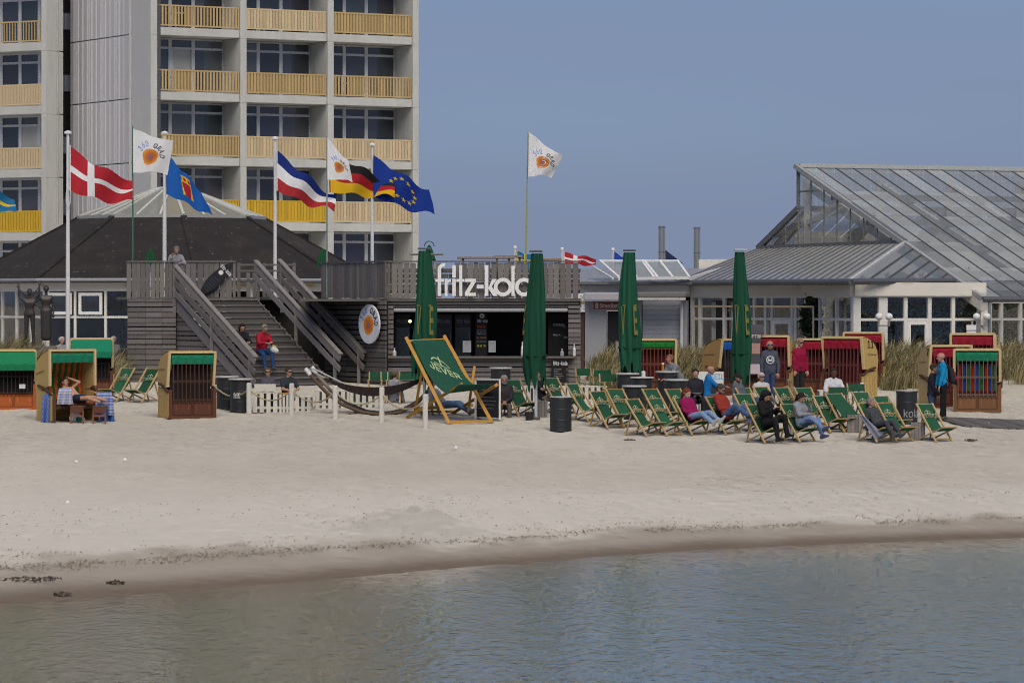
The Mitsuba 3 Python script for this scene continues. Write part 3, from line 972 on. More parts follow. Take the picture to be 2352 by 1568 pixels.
# surfboard on the deck fence
board = thing('surfboard', 'black surfboard with white print hung aslant on the deck fence', 'surfboard')
a, b = P(462, 674, 121.25), P(534, 604, 121.25)
ax, L = unit(b - a), float(np.linalg.norm(b - a))
sd = np.cross(ax, V(0, -1, 0))
out = []
for t in np.linspace(0, 1, 22):
    w = 0.235 * (math.sin(math.pi * min(1, t * 0.97 + 0.02)) ** 0.62) * (1.0 - 0.25 * t)
    out.append((t, w))
loop = [a + ax * L * t + sd * w for t, w in out] + [a + ax * L * t - sd * w for t, w in out[::-1]]
v, f = slab_poly(loop, 0.06, (0, -1, 0))
part(board, 'deck', (v, f), 'satin', (0.014, 0.014, 0.018))
part(board, 'print', text_on('fritz-kola', 0.115, a + ax * L * 0.74 - sd * 0.20 + V(0, -0.004, 0), sd * -1 * -1 * np.sign(sd[0]), ax, 0.004, 0.62, True), 'matte', (0.75, 0.75, 0.75))
v, f = extrude(Point(0, 0).buffer(0.075), 0.004)
c0 = a + ax * L * 0.66 - sd * 0.04 * np.sign(sd[0])
part(board, 'emblem', (c0 + np.stack([v[:, 0], -v[:, 2] - 0.003, v[:, 1]], 1), f[:, ::-1]), 'matte', (0.75, 0.75, 0.75))
for q in range(6):
    o = a + ax * L * (0.16 + 0.065 * q)
    part(board, 'print', beam(o - sd * 0.13 + V(0, -.004, 0), o + sd * rnd(0.05, .14) + V(0, -.004, 0), 0.004, 0.016, up=ax), 'matte', (0.06, 0.08, 0.10))
# inside the bar
for k, (p0, p1) in enumerate(((906, 942), (1000, 1038), (1045, 1082))):
    fr = thing('drinks_fridge', ('drinks fridge at the left end of the bar', 'drinks fridge just left of centre behind the bar counter', 'drinks fridge beside the menu poster behind the bar counter')[k], 'fridge')
    Yf = YB + 1.9
    Wf = flat(Yf)
    x0, x1 = xs(p0, Yf), xs(p1, Yf)
    part(fr, 'cabinet', Wf.blk(x0, x1, 0.03, 0.7, 2.6, zs(722, Yf)), 'satin', (0.02, 0.02, 0.023))
    d = part(fr, 'door', [Wf.blk(x0 + .02, x1 - .02, 0.0, 0.028, 2.7, zs(752, Yf))], 'gloss', (0.045, 0.05, 0.055))
    part(d, 'handle', [tube([(x1 - 0.06, Yf - 0.03, zs(790, Yf)), (x1 - 0.06, Yf - 0.03, zs(765, Yf))], 0.012, 6)], 'metal', (0.5, 0.5, 0.5))
    part(fr, 'header', Wf.blk(x0 + .02, x1 - .02, 0.0, 0.028, zs(748, Yf), zs(728, Yf)), 'satin', (0.028, 0.028, 0.03))
    part(fr, 'print', text_on('fritz-kola', 0.12, (x0 + .06, Yf - 0.003, zs(741.5, Yf)), (1, 0, 0), (0, 0, 1), 0.002, 0.52, True), 'matte', (0.30, 0.30, 0.31))
Yp = YB + 1.0
poster = thing('menu_poster', 'tall black menu poster with white, orange and blue lines behind the counter', 'poster')
part(poster, 'sheet', flat(Yp).blk(xs(1092, Yp), xs(1119, Yp), 0, 0.02, zs(816, Yp), zs(719, Yp)), 'matte', (0.018, 0.018, 0.02))
v, f = extrude(Point(0, 0).buffer(0.075).difference(Point(0, 0).buffer(0.03)), 0.004)
part(poster, 'emblem', (V(xs(1107, Yp), Yp - 0.003, zs(725, Yp)) + np.stack([v[:, 0], -v[:, 2], v[:, 1]], 1), f[:, ::-1]), 'matte', (0.62, 0.62, 0.62))
part(poster, 'print', text_on('fritz-kola', 0.10, (xs(1096, Yp), Yp - 0.003, zs(740.5, Yp)), (1, 0, 0), (0, 0, 1), 0.002, 0.52, True), 'matte', (0.6, 0.6, 0.6))
for py, h, c in ((746, 7, (0.30, 0.05, 0.02)), (757, 2, (0.15, 0.17, 0.24)), (761, 2, (0.15, 0.17, 0.24)), (765, 3, (0.15, 0.17, 0.24)), (774, 3, (0.26, 0.10, 0.02)), (783, 2, (0.15, 0.17, 0.24)), (792, 4, (0.40, 0.30, 0.03))):
    for q in range(3):
        x = 1095 + q * 7.4 + rnd(0, 1)
        part(poster, 'print', flat(Yp).blk(xs(x, Yp), xs(x + rnd(4, 6.4), Yp), -0.004, -0.001, zs(py + h, Yp), zs(py, Yp)), 'matte', c)
for (p0, p1), lab in (((1063, 1082), 'white price sheet pinned left of the menu poster'), ((1122, 1139), 'white price sheet pinned right of the menu poster')):
    Yq = YB + 0.9
    single('price_sheet', lab, 'notice', flat(Yq).blk(xs(p0, Yq), xs(p1, Yq), 0, 0.012, zs(809, Yq), zs(782, Yq)), 'matte', (0.42, 0.42, 0.44))
mb = thing('menu_board', 'black menu board with white handwriting at the right end of the counter', 'menu board')
Ym = YB + 0.8
part(mb, 'panel', flat(Ym).blk(xs(1259, Ym), xs(1304, Ym), 0, 0.03, zs(817, Ym), zs(721, Ym)), 'matte', (0.013, 0.013, 0.014))
for py, t, h in ((729, '-', .06), (748, 'Cocktails', .075), (752, '5.-', .06), (771, 'Wein 4.-', .06), (776, '3.50', .05)):
    part(mb, 'print', text_on(t, h, (xs(1294 if len(t) < 5 else 1270, Ym), Ym - 0.003, zs(py, Ym)), (1, 0, 0), (0, 0, 1), 0.002, 0.8), 'matte', (0.45, 0.45, 0.46))
lampb = single('bar_lamp', 'small warm lamp glowing under the bar roof at the left', 'lamp', lathe([(0.0, -.05), (.045, -.02), (.045, .02), (0.02, .05)], 10, (xs(941), YB + 0.4, zs(741.5) + 0.05)), 'matte', (0.8, 0.7, 0.2))
scene[lampb]['emitter'] = {'type': 'area', 'radiance': rgb((2.2, 1.7, 0.5)), 'sampling_weight': 0.01}


def bottle(px, py, Y, h, c, label, r=0.035, z=None):
    b = P(px, py, Y)
    k = thing('bottle', label, 'bottle')
    part(k, 'glass_body', lathe([(r, 0), (r, h * .55), (r * .9, h * .62), (r * .38, h * .78), (r * .36, h)], 12, b), 'gloss', c, 40)
    part(k, 'bottle_cap', lathe([(r * .42, h), (r * .42, h + .02)], 10, b), 'satin', (0.6, 0.6, 0.6))


bottle(1200, 817, YB - 0.1, 0.42, (0.6, 0.6, 0.6), 'white bottle on the counter left of the second parasol', 0.05)
bottle(1291, 817, YB - 0.1, 0.20, (0.3, 0.32, 0.32), 'short grey bottle at the right end of the counter', 0.06)
bottle(1319, 817, YB - 0.1, 0.36, (0.62, 0.62, 0.6), 'pale bottle on the far right corner of the counter', 0.05)
bottle(906, 817, YB - 0.1, 0.22, (0.5, 0.5, 0.5), 'grey bottle at the left end of the counter', 0.06)
bottle(1238, 817, YB - 0.1, 0.30, (0.5, 0.4, 0.3), 'brown bottle on the counter behind the second parasol', 0.045)
cb = thing('chalkboard', 'black chalkboard with white heading leaning against the bar front right', 'chalkboard')
cz = gz(xs(1284), 116.6)
Wc = flat(116.75)
part(cb, 'panel', Wc.blk(xs(1266), xs(1301), 0, 0.03, cz + 0.1, zs(829)), 'matte', (0.016, 0.016, 0.018))
part(cb, 'print', text_on('fritz-kola', 0.115, (xs(1270), 116.747, zs(838)), (1, 0, 0), (0, 0, 1), 0.002, 0.62, True), 'matte', (0.6, 0.6, 0.6))
for q in range(5):
    part(cb, 'print', Wc.blk(xs(1272), xs(1272 + rnd(8, 22)), -0.004, -0.001, zs(848.5 + 5 * q), zs(847 + 5 * q)), 'matte', (0.2, 0.2, 0.21))

# ---------------------------------------------------------------- low arcade between the bar and the glass hall
arc = thing('arcade_building', 'low cream arcade with a grey roller shutter and a white framed roof light', 'building')
A0, A1 = P(1320, HORIZON, 129.6) * [1, 1, 0], P(1583, HORIZON, 128.8) * [1, 1, 0]
e = unit(A1 - A0)
AWl = Wall(A0, e, V(-e[1], e[0], 0))
AL = float(np.linalg.norm(A1 - A0))
Ya = 129.2
za = lambda py: zs(py, Ya)
sa = lambda px: (px - 1320) * Ya / F
part(arc, 'fascia', AWl.blk(0, AL, 0.0, 0.25, za(679), za(652)), 'cream_paint')
part(arc, 'roof', slab_poly([AWl.pt(-1, -0.35, za(650)), AWl.pt(AL + 1.2, -0.35, za(650)), AWl.pt(AL + 1.5, 7.0, za(612)), AWl.pt(-1, 7.0, za(612))], 0.08), 'satin', (0.22, 0.23, 0.25))
part(arc, 'roof_edge', AWl.blk(-1, AL + 1.2, -0.42, -0.36, za(653), za(647)), 'matte', (0.14, 0.135, 0.14))
part(arc, 'parapet', [AWl.blk(AL - 0.8, AL + 3.2, 7.1, 7.6, za(640), za(590)), AWl.blk(AL + 0.6, AL + 2.2, 7.05, 7.4, za(590) + .003, za(576))], 'cream_paint')
rl = part(arc, 'roof_light', [beam(P(1420, 640, 128.3), P(1584, 638, 128.3), 0.12, 0.10)], 'satin', (0.62, 0.63, 0.64))
tp = lambda px: P(px, 599, 130.8)
bt = lambda px: P(px, 637, 128.4)
cols = [(1378, 1421), (1428, 1462), (1474, 1502), (1480, 1510), (1515, 1545), (1556, 1583)]
for a, b in cols:
    part(rl, 'glazing_bar', beam(tp(a), bt(b), 0.085, 0.07), 'satin', (0.72, 0.73, 0.74))
for (a, b), (c, d) in zip(cols, cols[1:]):
    part(rl, 'pane', leaf([bt(b), bt(d), tp(c), tp(a)]), 'dusty_glass')
part(rl, 'head_bar', beam(tp(1376), tp(1558), 0.10, 0.09), 'satin', (0.72, 0.73, 0.74))
part(rl, 'back_frame', beam(P(1363, 613, 130.9), P(1408, 640, 128.5), 0.07, 0.06), 'satin', (0.6, 0.6, 0.6))
part(rl, 'back_frame', beam(P(1584, 640, 128.4), P(1690, 608, 132), 0.08, 0.12), 'satin', (0.6, 0.6, 0.6))
part(arc, 'shed_wall', [AWl.blk(sa(1352), sa(1401), -0.6, -0.45, 1.9, za(692))], 'satin', (0.30, 0.31, 0.34))
part(arc, 'side_panel', AWl.blk(sa(1326), sa(1351), -0.62, -0.45, 1.9, za(716)), 'matte', (0.075, 0.045, 0.04))
part(arc, 'shop_door', AWl.blk(sa(1401), sa(1432), -0.4, -0.3, 1.9, za(714)), 'satin', (0.015, 0.015, 0.018))
part(arc, 'shed_wall', [AWl.blk(sa(1432), sa(1482), -0.6, -0.45, 1.9, za(692)), AWl.blk(sa(1401), sa(1432), -0.6, -0.45, za(713), za(692))], 'satin', (0.30, 0.31, 0.34))
part(arc, 'awning_box', [cbox(AWl.pt((sa(1358) + sa(1484)) / 2, -1.0, (za(672) + za(691)) / 2), (sa(1484) - sa(1358), 0.8, za(672) - za(691)), 0.04, np.array([AWl.e, AWl.n, UP]))], 'satin', (0.40, 0.39, 0.43))
part(arc, 'awning_box', [cbox(AWl.pt((sa(1484) + sa(1599)) / 2, -1.2, (za(671) + za(683)) / 2), (sa(1599) - sa(1487), 0.9, za(671) - za(683)), 0.04, np.array([AWl.e, AWl.n, UP]))], 'satin', (0.17, 0.165, 0.16))
part(arc, 'awning_rail', AWl.blk(sa(1486), sa(1597), -1.72, -1.6, za(689), za(684)), 'satin', (0.55, 0.54, 0.5))
sh = part(arc, 'roller_shutter', AWl.blk(sa(1483), sa(1575), -0.38, -0.3, 1.9, za(690)), 'satin', (0.20, 0.21, 0.24))
for k in range(14):
    z = za(691) - k * 0.16
    part(sh, 'shutter_slat', AWl.blk(sa(1484), sa(1574), -0.42, -0.385, z - 0.15, z), 'satin', jit((0.33, 0.36, 0.41), 0.03))
part(arc, 'shed_wall', [AWl.blk(sa(1575), sa(1589), -0.6, -0.3, 1.9, za(690))], 'satin', (0.28, 0.29, 0.33))
part(arc, 'downpipe', [tube([AWl.pt(sa(1577), -0.7, 1.9), AWl.pt(sa(1577), -0.7, za(685))], 0.05, 8)], 'satin', (0.6, 0.6, 0.62))
sg = thing('shop_sign', 'dark red shop sign with pale lettering over the dark door of the shed', 'sign')
part(sg, 'panel', AWl.blk(sa(1372), sa(1432), -0.68, -0.61, za(710), za(693)), 'satin', (0.20, 0.065, 0.06))
part(sg, 'sign_frame', AWl.blk(sa(1370), sa(1434), -0.66, -0.605, za(711.5), za(691.5)), 'satin', (0.45, 0.40, 0.40))
part(sg, 'print', text_on('Strandkorb', 0.13, AWl.pt(sa(1387), -0.684, za(706)), AWl.e, UP, 0.003, 0.75, True), 'matte', (0.62, 0.52, 0.50))
part(sg, 'print', [AWl.blk(sa(1377), sa(1384), -0.685, -0.681, za(708), za(695))], 'matte', (0.55, 0.48, 0.42))
box1 = thing('street_sign', 'white sign with an orange band on the corner of the arcade beside the bar', 'sign')
part(box1, 'panel', AWl.blk(sa(1331), sa(1353), -0.80, -0.70, za(713), za(699)), 'satin', (0.8, 0.82, 0.85))
part(box1, 'band', AWl.blk(sa(1331), sa(1352), -0.80, -0.70, za(698.6), za(691)), 'satin', (0.45, 0.26, 0.04))
part(box1, 'panel', AWl.blk(sa(1325), sa(1356), -0.80, -0.70, za(690.5), za(674)), 'satin', (0.72, 0.72, 0.72))
part(box1, 'print', text_on('24', 0.11, AWl.pt(sa(1342), -0.804, za(686)), AWl.e, UP, 0.003, 0.8, True), 'matte', (0.05, 0.16, 0.12))
for k, (px, py, lab) in enumerate(((1520, 521, 'left one of two steel flues rising behind the arcade roof'), (1601, 523, 'right one of two steel flues rising behind the arcade roof'))):
    fl = thing('steel_flue', lab, 'chimney', None)
    b = P(px, py, 147.0)
    part(fl, 'pipe', lathe([(0.125, CAM_Z + 0.8 - b[2]), (0.125, -0.02)], 20, b), 'metal', (0.55, 0.54, 0.52), 40)
    part(fl, 'flue_cap', lathe([(0.138, -0.05), (0.138, 0.02), (0.10, 0.025)], 20, b), 'metal', (0.4, 0.4, 0.4))
    part(fl, 'strap', lathe([(0.14, -1.0), (0.14, -0.94)], 20, b), 'metal', (0.4, 0.4, 0.4))

# ---------------------------------------------------------------- glass hall on the right
hall = thing('glass_hall', 'large glass hall with a steep grey glazed roof and a glazed gable', 'building')
R_, G_ = unit(V(.909, .416, 0)), unit(V(-.416, .909, 0))
H1 = V(12.83, 125.0, CAM_Z + 2.03)
ms = lambda a, k: H1 + R_ * a - G_ * k - V(0, 0, 0.375 * k)
BARC = (0.085, 0.085, 0.09)
RID, LOW = -7.21, 4.9
kk = [-7.21, -4.85, -2.5, -0.1, 2.2, 3.35, LOW]
mroof = part(hall, 'main_roof', [beam(ms(0, RID) + [0, 0, .05], ms(16, RID) + [0, 0, .05], 0.30, 0.14)], 'satin', (0.42, 0.43, 0.42))
part(mroof, 'verge', beam(ms(-.06, RID - .1), ms(-.06, LOW), 0.14, 0.16), 'satin', (0.33, 0.33, 0.33))
n = 22
for c in range(n):
    a0, a1 = c * 0.71, (c + 1) * 0.71
    if c:
        part(mroof, 'glazing_bar', beam(ms(a0, RID), ms(a0, LOW), 0.04, 0.05), 'satin', BARC)
    for q in range(6):
        t = [ms(a0 + .02, kk[q + 1] - .01), ms(a1 - .02, kk[q + 1] - .01), ms(a1 - .02, kk[q] + .01), ms(a0 + .02, kk[q] + .01)]
        part(mroof, 'pane', leaf(t), 'roof_glass' if rnd() < (0.7, 0.5, 0.3, 0.2, 0.3, 0.6)[q] else 'milky_glass')
scene['milky_glass'] = {'type': 'blendbsdf', 'weight': 0.40, 'a': {'type': 'thindielectric'}, 'b': two(bs(base_color=rgb((0.58, 0.60, 0.57)), roughness=0.4, specular=0.5))}
scene['roof_glass'] = {'type': 'blendbsdf', 'weight': 0.24, 'a': {'type': 'thindielectric'}, 'b': two(bs(base_color=rgb((0.48, 0.49, 0.46)), roughness=0.4, specular=0.5))}
for k in kk[1:-1]:
    part(mroof, 'purlin', beam(ms(0, k) - [0, 0, .22], ms(15.6, k) - [0, 0, .22], 0.16, 0.20), 'satin', (0.19, 0.19, 0.19))
part(mroof, 'gutter', tube([ms(-.1, LOW + .05), ms(15.6, LOW + .05)], 0.09, 8), 'satin', (0.10, 0.10, 0.11))
# clerestory and back slope
gp = lambda s, z: H1 + G_ * s + V(0, 0, z)
SB, ZB, SE, ZEB = 7.21, 1.27, 10.13, -0.06
for c in range(n):
    a0, a1 = c * 0.71, (c + 1) * 0.71
    part(hall, 'clerestory_pane', leaf([gp(SB, ZB) + R_ * (a0 + .02), gp(SB, ZB) + R_ * (a1 - .02), gp(SB, 2.66) + R_ * (a1 - .02), gp(SB, 2.66) + R_ * (a0 + .02)]), 'dusty_glass')
    part(hall, 'back_roof_pane', leaf([gp(SB, ZB) + R_ * (a0 + .03), gp(SB, ZB) + R_ * (a1 - .03), gp(15.5, -2.5) + R_ * (a1 - .03), gp(15.5, -2.5) + R_ * (a0 + .03)]), 'dusty_glass')
part(hall, 'clerestory_rail', [beam(gp(SB, ZB), gp(SB, ZB) + R_ * 15.6, 0.12, 0.2)], 'satin', (0.2, 0.2, 0.2))
for c in range(0, n, 4):
    a0 = c * 0.71 + 0.35
    part(hall, 'inner_truss', [beam(gp(SB - .3, 2.0) + R_ * a0, ms(a0, 4.3) - [0, 0, .45], 0.16, 0.30), beam(gp(SB + .1, ZB - .2) + R_ * a0, gp(13.5, -2.2) + R_ * a0, 0.16, 0.3),
                              beam(gp(4.6, 1.25) + R_ * a0, gp(9.6, -0.2) + R_ * a0 + V(0, 0, .6), 0.12, 0.2), beam(gp(SB, 2.3) + R_ * a0, gp(SB, -5.0) + R_ * a0, 0.22, 0.22)], 'satin', (0.48, 0.47, 0.42))
# gable
gab = part(hall, 'gable', [beam(gp(SB, 2.66), gp(0, 0), 0.14, 0.2), beam(gp(SB, 2.66), gp(SB, ZB), 0.12, 0.14), beam(gp(SB, ZB), gp(SE, ZEB), 0.14, 0.2), beam(gp(0, .02), gp(SE, ZEB + .02), 0.12, 0.16)], 'satin', (0.13, 0.13, 0.13))
topz = lambda s: 2.66 * s / SB if s <= SB else ZB + (ZEB - ZB) * (s - SB) / (SE - SB)
sl = [0.05, 0.9, 1.8, 2.7, 3.6, 4.5, 5.4, 6.3, 7.2, 8.1, 9.0, 10.05]
for a, b in zip(sl, sl[1:]):
    ta, tb = (topz(a), topz(b)) if b <= 7.3 else (min(topz(a), ZB) if a >= 7.2 else topz(a), topz(b))
    if a == 7.2:
        ta = ZB
    cuts = [0.0] + [z for z in (1.85,) if z < min(ta, tb) - 0.1]
    for q, z in enumerate(cuts):
        z1a, z1b = (ta, tb) if q == len(cuts) - 1 else (cuts[q + 1], cuts[q + 1])
        part(gab, 'pane', leaf([gp(a + .02, z + .03), gp(b - .02, z + .03), gp(b - .02, max(z1b - .03, z + .05)), gp(a + .02, max(z1a - .03, z + .05))]), 'window_glass')
    part(gab, 'mullion', beam(gp(b, 0), gp(b, max(topz(b) if b != 7.2 else 2.6, .05)), 0.055, 0.07), 'satin', (0.14, 0.14, 0.135))
part(gab, 'transom', beam(gp(6.2, 1.85), gp(7.2, 1.85), 0.05, 0.06), 'satin', (0.14, 0.14, 0.135))
# skirt roof: slate strips on the left, glass to the right of the hip
E1 = H1 - R_ * 4.7 - G_ * 4.7 + V(0, 0, -1.26)
E0 = E1 + G_ * 12.2 + V(0, 0, 0.02)
P2 = gp(SE + .3, ZEB)
E2 = ms(0, 3.25)
sk = part(hall, 'skirt_roof', [beam(H1, E1, 0.10, 0.10)], 'satin', (0.5, 0.5, 0.49))
nst = 24
for k in range(nst):
    u0, u1 = k / nst, (k + 1) / nst
    top0, top1 = H1 + (P2 - H1) * u0, H1 + (P2 - H1) * u1
    bot0, bot1 = E1 + (E0 - E1) * u0, E1 + (E0 - E1) * u1
    part(sk, 'glass_strip', slab_poly([top0, top1, top1 + (bot1 - top1) * 0.5, top0 + (bot0 - top0) * 0.5], 0.03), 'satin', jit((0.27, 0.275, 0.26), 0.08))
    part(sk, 'slate_strip', slab_poly([top0 + (bot0 - top0) * (0.5 + 0.48 * (1 - u0)), top1 + (bot1 - top1) * (0.5 + 0.48 * (1 - u0)), bot1, bot0], 0.03), 'satin', jit((0.25, 0.26, 0.30), 0.06))
    part(sk, 'glass_strip', slab_poly([top0 + (bot0 - top0) * 0.5, top1 + (bot1 - top1) * 0.5, top1 + (bot1 - top1) * (0.5 + 0.48 * (1 - u0)), top0 + (bot0 - top0) * (0.5 + 0.48 * (1 - u0))], 0.03), 'satin', jit((0.25, 0.255, 0.24), 0.10))
    if k:
        part(sk, 'standing_seam', beam(top0 + [0, 0, .02], bot0 + [0, 0, .02], 0.03, 0.05), 'satin', (0.15, 0.155, 0.16))
for k in range(6):
    u0, u1 = k / 6, (k + 1) / 6
    a0, a1, b0, b1 = E1 + (E2 - E1) * u0, E1 + (E2 - E1) * u1, H1 + (E2 - H1) * u0, H1 + (E2 - H1) * u1
    part(sk, 'pane', leaf([a0, a1, b1, b0]), 'roof_glass')
    if k:
        part(sk, 'glazing_bar', beam(a0, b0, 0.05, 0.08), 'satin', BARC)
for a, b in ((E0, E1), (E1, E2)):
    part(sk, 'gutter', tube([a + [0, 0, -.05], b + [0, 0, -.05]], 0.10, 8), 'satin', (0.095, 0.10, 0.115))


def run(p0, p1, name='wall'):
    e = unit((p1 - p0) * [1, 1, 0])
    return Wall(p0 * [1, 1, 0], e, V(-e[1], e[0], 0)), float(np.linalg.norm((p1 - p0)[:2]))


def sof(W, px):
    """distance along a wall at which it crosses a picture column"""
    u = (px - 1176.0) / F
    return float((u * W.o[1] - W.o[0]) / (W.e[0] - u * W.e[1]))


ZH1, ZHT, ZH0 = CAM_Z + 0.28, CAM_Z - 0.46, 1.95
wall_pts = [P(1578, HORIZON, 129.3), P(1852, HORIZON, 124.2), P(1960, HORIZON, 119.6), P(2262, HORIZON, 121.3), P(2500, HORIZON, 126.0)]
cols_px = [[(1588, .12), (1606, .12), (1662, .12), (1697, .1), (1731, .1), (1757, .12), (1772, .1), (1818, .1), (1826, .14), (1850, .14)], [(1858, .1), (1881, .12), (1919, .12), (1955, .12)],
           [(1969, .26), (2029, .30), (2081, .12), (2136, .12), (2190, .12), (2250, .12)], [(2263, .34), (2302, .12), (2346, .12), (2400, .12), (2455, .12)]]
for k in range(4):
    W, L = run(wall_pts[k], wall_pts[k + 1])
    z1 = ZH1 if k < 3 else CAM_Z + 0.10
    if k < 3:
        part(hall, 'fascia', W.blk(0 if k else -.3, L - 0.01, -0.12, 0.22, z1, CAM_Z + 0.70), 'cream_paint')
    doors = {0: (6,), 2: (2,)}.get(k, ())
    glazing(hall, W, [(sof(W, p), w) for p, w in cols_px[k]], ZH0, z1, ZHT, doors=doors, col=(0.72, 0.70, 0.66))
for q, off in enumerate((V(-.1, 1.2, 0), V(1.2, 2.2, 0), V(1.0, 2.4, 0))):
    p0, p1 = wall_pts[q] + V(.1, .35, 0), wall_pts[q + 1] + V(.05, .35, 0)
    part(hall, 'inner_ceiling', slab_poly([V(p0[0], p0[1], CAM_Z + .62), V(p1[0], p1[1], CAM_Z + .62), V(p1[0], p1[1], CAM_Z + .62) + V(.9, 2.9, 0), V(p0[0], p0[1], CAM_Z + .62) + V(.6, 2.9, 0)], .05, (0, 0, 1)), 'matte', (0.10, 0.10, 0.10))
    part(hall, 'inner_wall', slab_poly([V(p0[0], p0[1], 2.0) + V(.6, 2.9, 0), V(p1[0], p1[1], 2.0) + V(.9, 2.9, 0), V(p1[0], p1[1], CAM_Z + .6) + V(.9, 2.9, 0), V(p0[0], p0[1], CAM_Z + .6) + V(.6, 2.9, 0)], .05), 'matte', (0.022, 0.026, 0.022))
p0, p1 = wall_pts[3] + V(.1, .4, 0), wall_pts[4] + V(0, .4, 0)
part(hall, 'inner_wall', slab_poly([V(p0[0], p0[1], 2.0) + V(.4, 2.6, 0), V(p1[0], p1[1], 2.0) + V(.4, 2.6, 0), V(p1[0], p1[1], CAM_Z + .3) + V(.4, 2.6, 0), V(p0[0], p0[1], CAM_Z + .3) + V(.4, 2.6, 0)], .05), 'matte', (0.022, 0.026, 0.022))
# raking edge of the big roof over the corner pier, and the pier itself
part(hall, 'raking_fascia', [beam(ms(0, 3.2) - [0, 0, .22], ms(0, LOW) - [0, 0, .22], 0.22, 0.34)], 'cream_paint')
pc = P(2262, HORIZON, 121.0) * [1, 1, 0]
part(hall, 'corner_pier', [box(pc + [0, -0.2, 3.3], (0.34, 0.34, 3.2))], 'cream_paint')
part(hall, 'downpipe', [tube([P(2273, HORIZON, 120.6) * [1, 1, 0] + [0, 0, 2.0], P(2273, HORIZON, 120.6) * [1, 1, 0] + [0, 0, CAM_Z + .1]], 0.05, 8)], 'satin', (0.2, 0.22, 0.24))
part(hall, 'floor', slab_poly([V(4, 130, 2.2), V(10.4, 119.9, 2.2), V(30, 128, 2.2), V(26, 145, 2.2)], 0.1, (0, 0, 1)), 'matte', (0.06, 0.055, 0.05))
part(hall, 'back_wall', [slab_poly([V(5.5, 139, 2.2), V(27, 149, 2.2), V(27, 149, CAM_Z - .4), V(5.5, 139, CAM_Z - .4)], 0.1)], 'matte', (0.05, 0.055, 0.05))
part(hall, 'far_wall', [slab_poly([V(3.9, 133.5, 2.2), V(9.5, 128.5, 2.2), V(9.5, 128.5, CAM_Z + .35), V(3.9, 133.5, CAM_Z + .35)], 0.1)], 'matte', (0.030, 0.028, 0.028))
for px, Y in ((1640, 128.6), (1685, 127.8), (1760, 126.6), (1900, 124.5), (2155, 125), (2215, 125.4)):
    part(hall, 'inner_post', [box(P(px, HORIZON, Y) * [1, 1, 0] + [0, 0, 3.5], (0.14, 0.14, 2.6))], 'satin', (0.5, 0.49, 0.46))


part(hall, 'light_shelf', [slab_poly([gp(9.3, -1.1) + R_ * 1.0, gp(9.3, -1.1) + R_ * 15, gp(9.3, .55) + R_ * 15, gp(9.3, .55) + R_ * 1.0], 0.05)], 'matte', (0.78, 0.78, 0.76))


def leaf_cloud(c, r, n, size, col, seed, flat=0.55):
    g = np.random.default_rng(seed)
    d = g.normal(size=(n, 3))
    d /= np.linalg.norm(d, axis=1, keepdims=True)
    p = d * (g.uniform(0.35, 1, (n, 1)) ** 0.5) * r + c
    a = g.normal(size=(n, 3))
    a /= np.linalg.norm(a, axis=1, keepdims=True)
    b = np.cross(a, g.normal(size=(n, 3)))
    b /= np.linalg.norm(b, axis=1, keepdims=True) + 1e-9
    s = size * g.uniform(0.6, 1.4, (n, 1))
    v = np.stack([p - a * s, p + b * s * 0.4, p + a * s, p - b * s * 0.4], 1).reshape(-1, 3)
    k = np.arange(n) * 4
    f = np.vstack([np.stack([k, k + 1, k + 2], 1), np.stack([k, k + 2, k + 3], 1)])
    c3 = np.repeat(np.asarray(col) * g.uniform(0.55, 1.35, (n, 1)), 4, axis=0)
    return (v, f), c3


PLN = [(1990, 122.6, 1.5, 'bushy indoor plant behind the narrow pane left of the thick column'), (2050, 123.0, 1.6, 'dark leafy indoor plant left of the glass door'), (2110, 123.6, 1.7, 'indoor tree filling the pane over the glass door'),
       (2165, 123.2, 1.75, 'green indoor tree right of the glass door'), (2225, 123.6, 1.7, 'green indoor tree beside the corner pier'), (2290, 123.6, 1.6, 'indoor plant right of the corner pier'), (2335, 124.5, 1.7, 'indoor plant at the right edge of the hall'), (1870, 123.8, 1.0, 'small indoor plant near the bend of the window wall'), (2070, 121.9, 0.8, 'tall plant behind the lower roof panes')]
for k, (px, Y, r, lab) in enumerate(PLN):
    pl = thing('indoor_plant', lab, 'plant')
    top = (px == 2070)
    c = P(px, 0, Y) * [1, 1, 0] + V(0, 0, CAM_Z + (0.75 if top else -0.5))
    m, c3 = leaf_cloud(c, (V(0.45, 0.4, 0.45) if top else V(0.62, 0.55, 1.35)) * r / 1.4, 700, 0.11, (0.035, 0.060, 0.022), 40 + k)
    part(pl, 'foliage', m, 'matte', c3)
    part(pl, 'stem', tube([c * [1, 1, 0] + [0, 0, 2.2], c - [0, 0, .6]], [0.05, 0.03], 6), 'matte', (0.06, 0.045, 0.03))
for k, px in enumerate((2019, 2042, 2243, 2267)):
    lp = thing('globe_lamp', 'twin white globe of the wall lamp on the ' + ('left', 'left', 'right', 'right')[k] + ' pier, ' + ('left', 'right')[k % 2] + ' globe', 'lamp', None)
    c = P(px, 727, 119.3 if k < 2 else 120.4)
    part(lp, 'globe', trimesh.creation.icosphere(2, 0.115).apply_translation(c), 'satin', (0.75, 0.75, 0.75), True)
    part(lp, 'bracket', [beam(c - [0, 0, .1], c - [0, 0, .28], 0.04, 0.04), beam(c - [0, 0, .28], c + V((0.15 if k % 2 == 0 else -0.15), 0.2, -.28), 0.035, 0.035)], 'satin', (0.25, 0.25, 0.26))

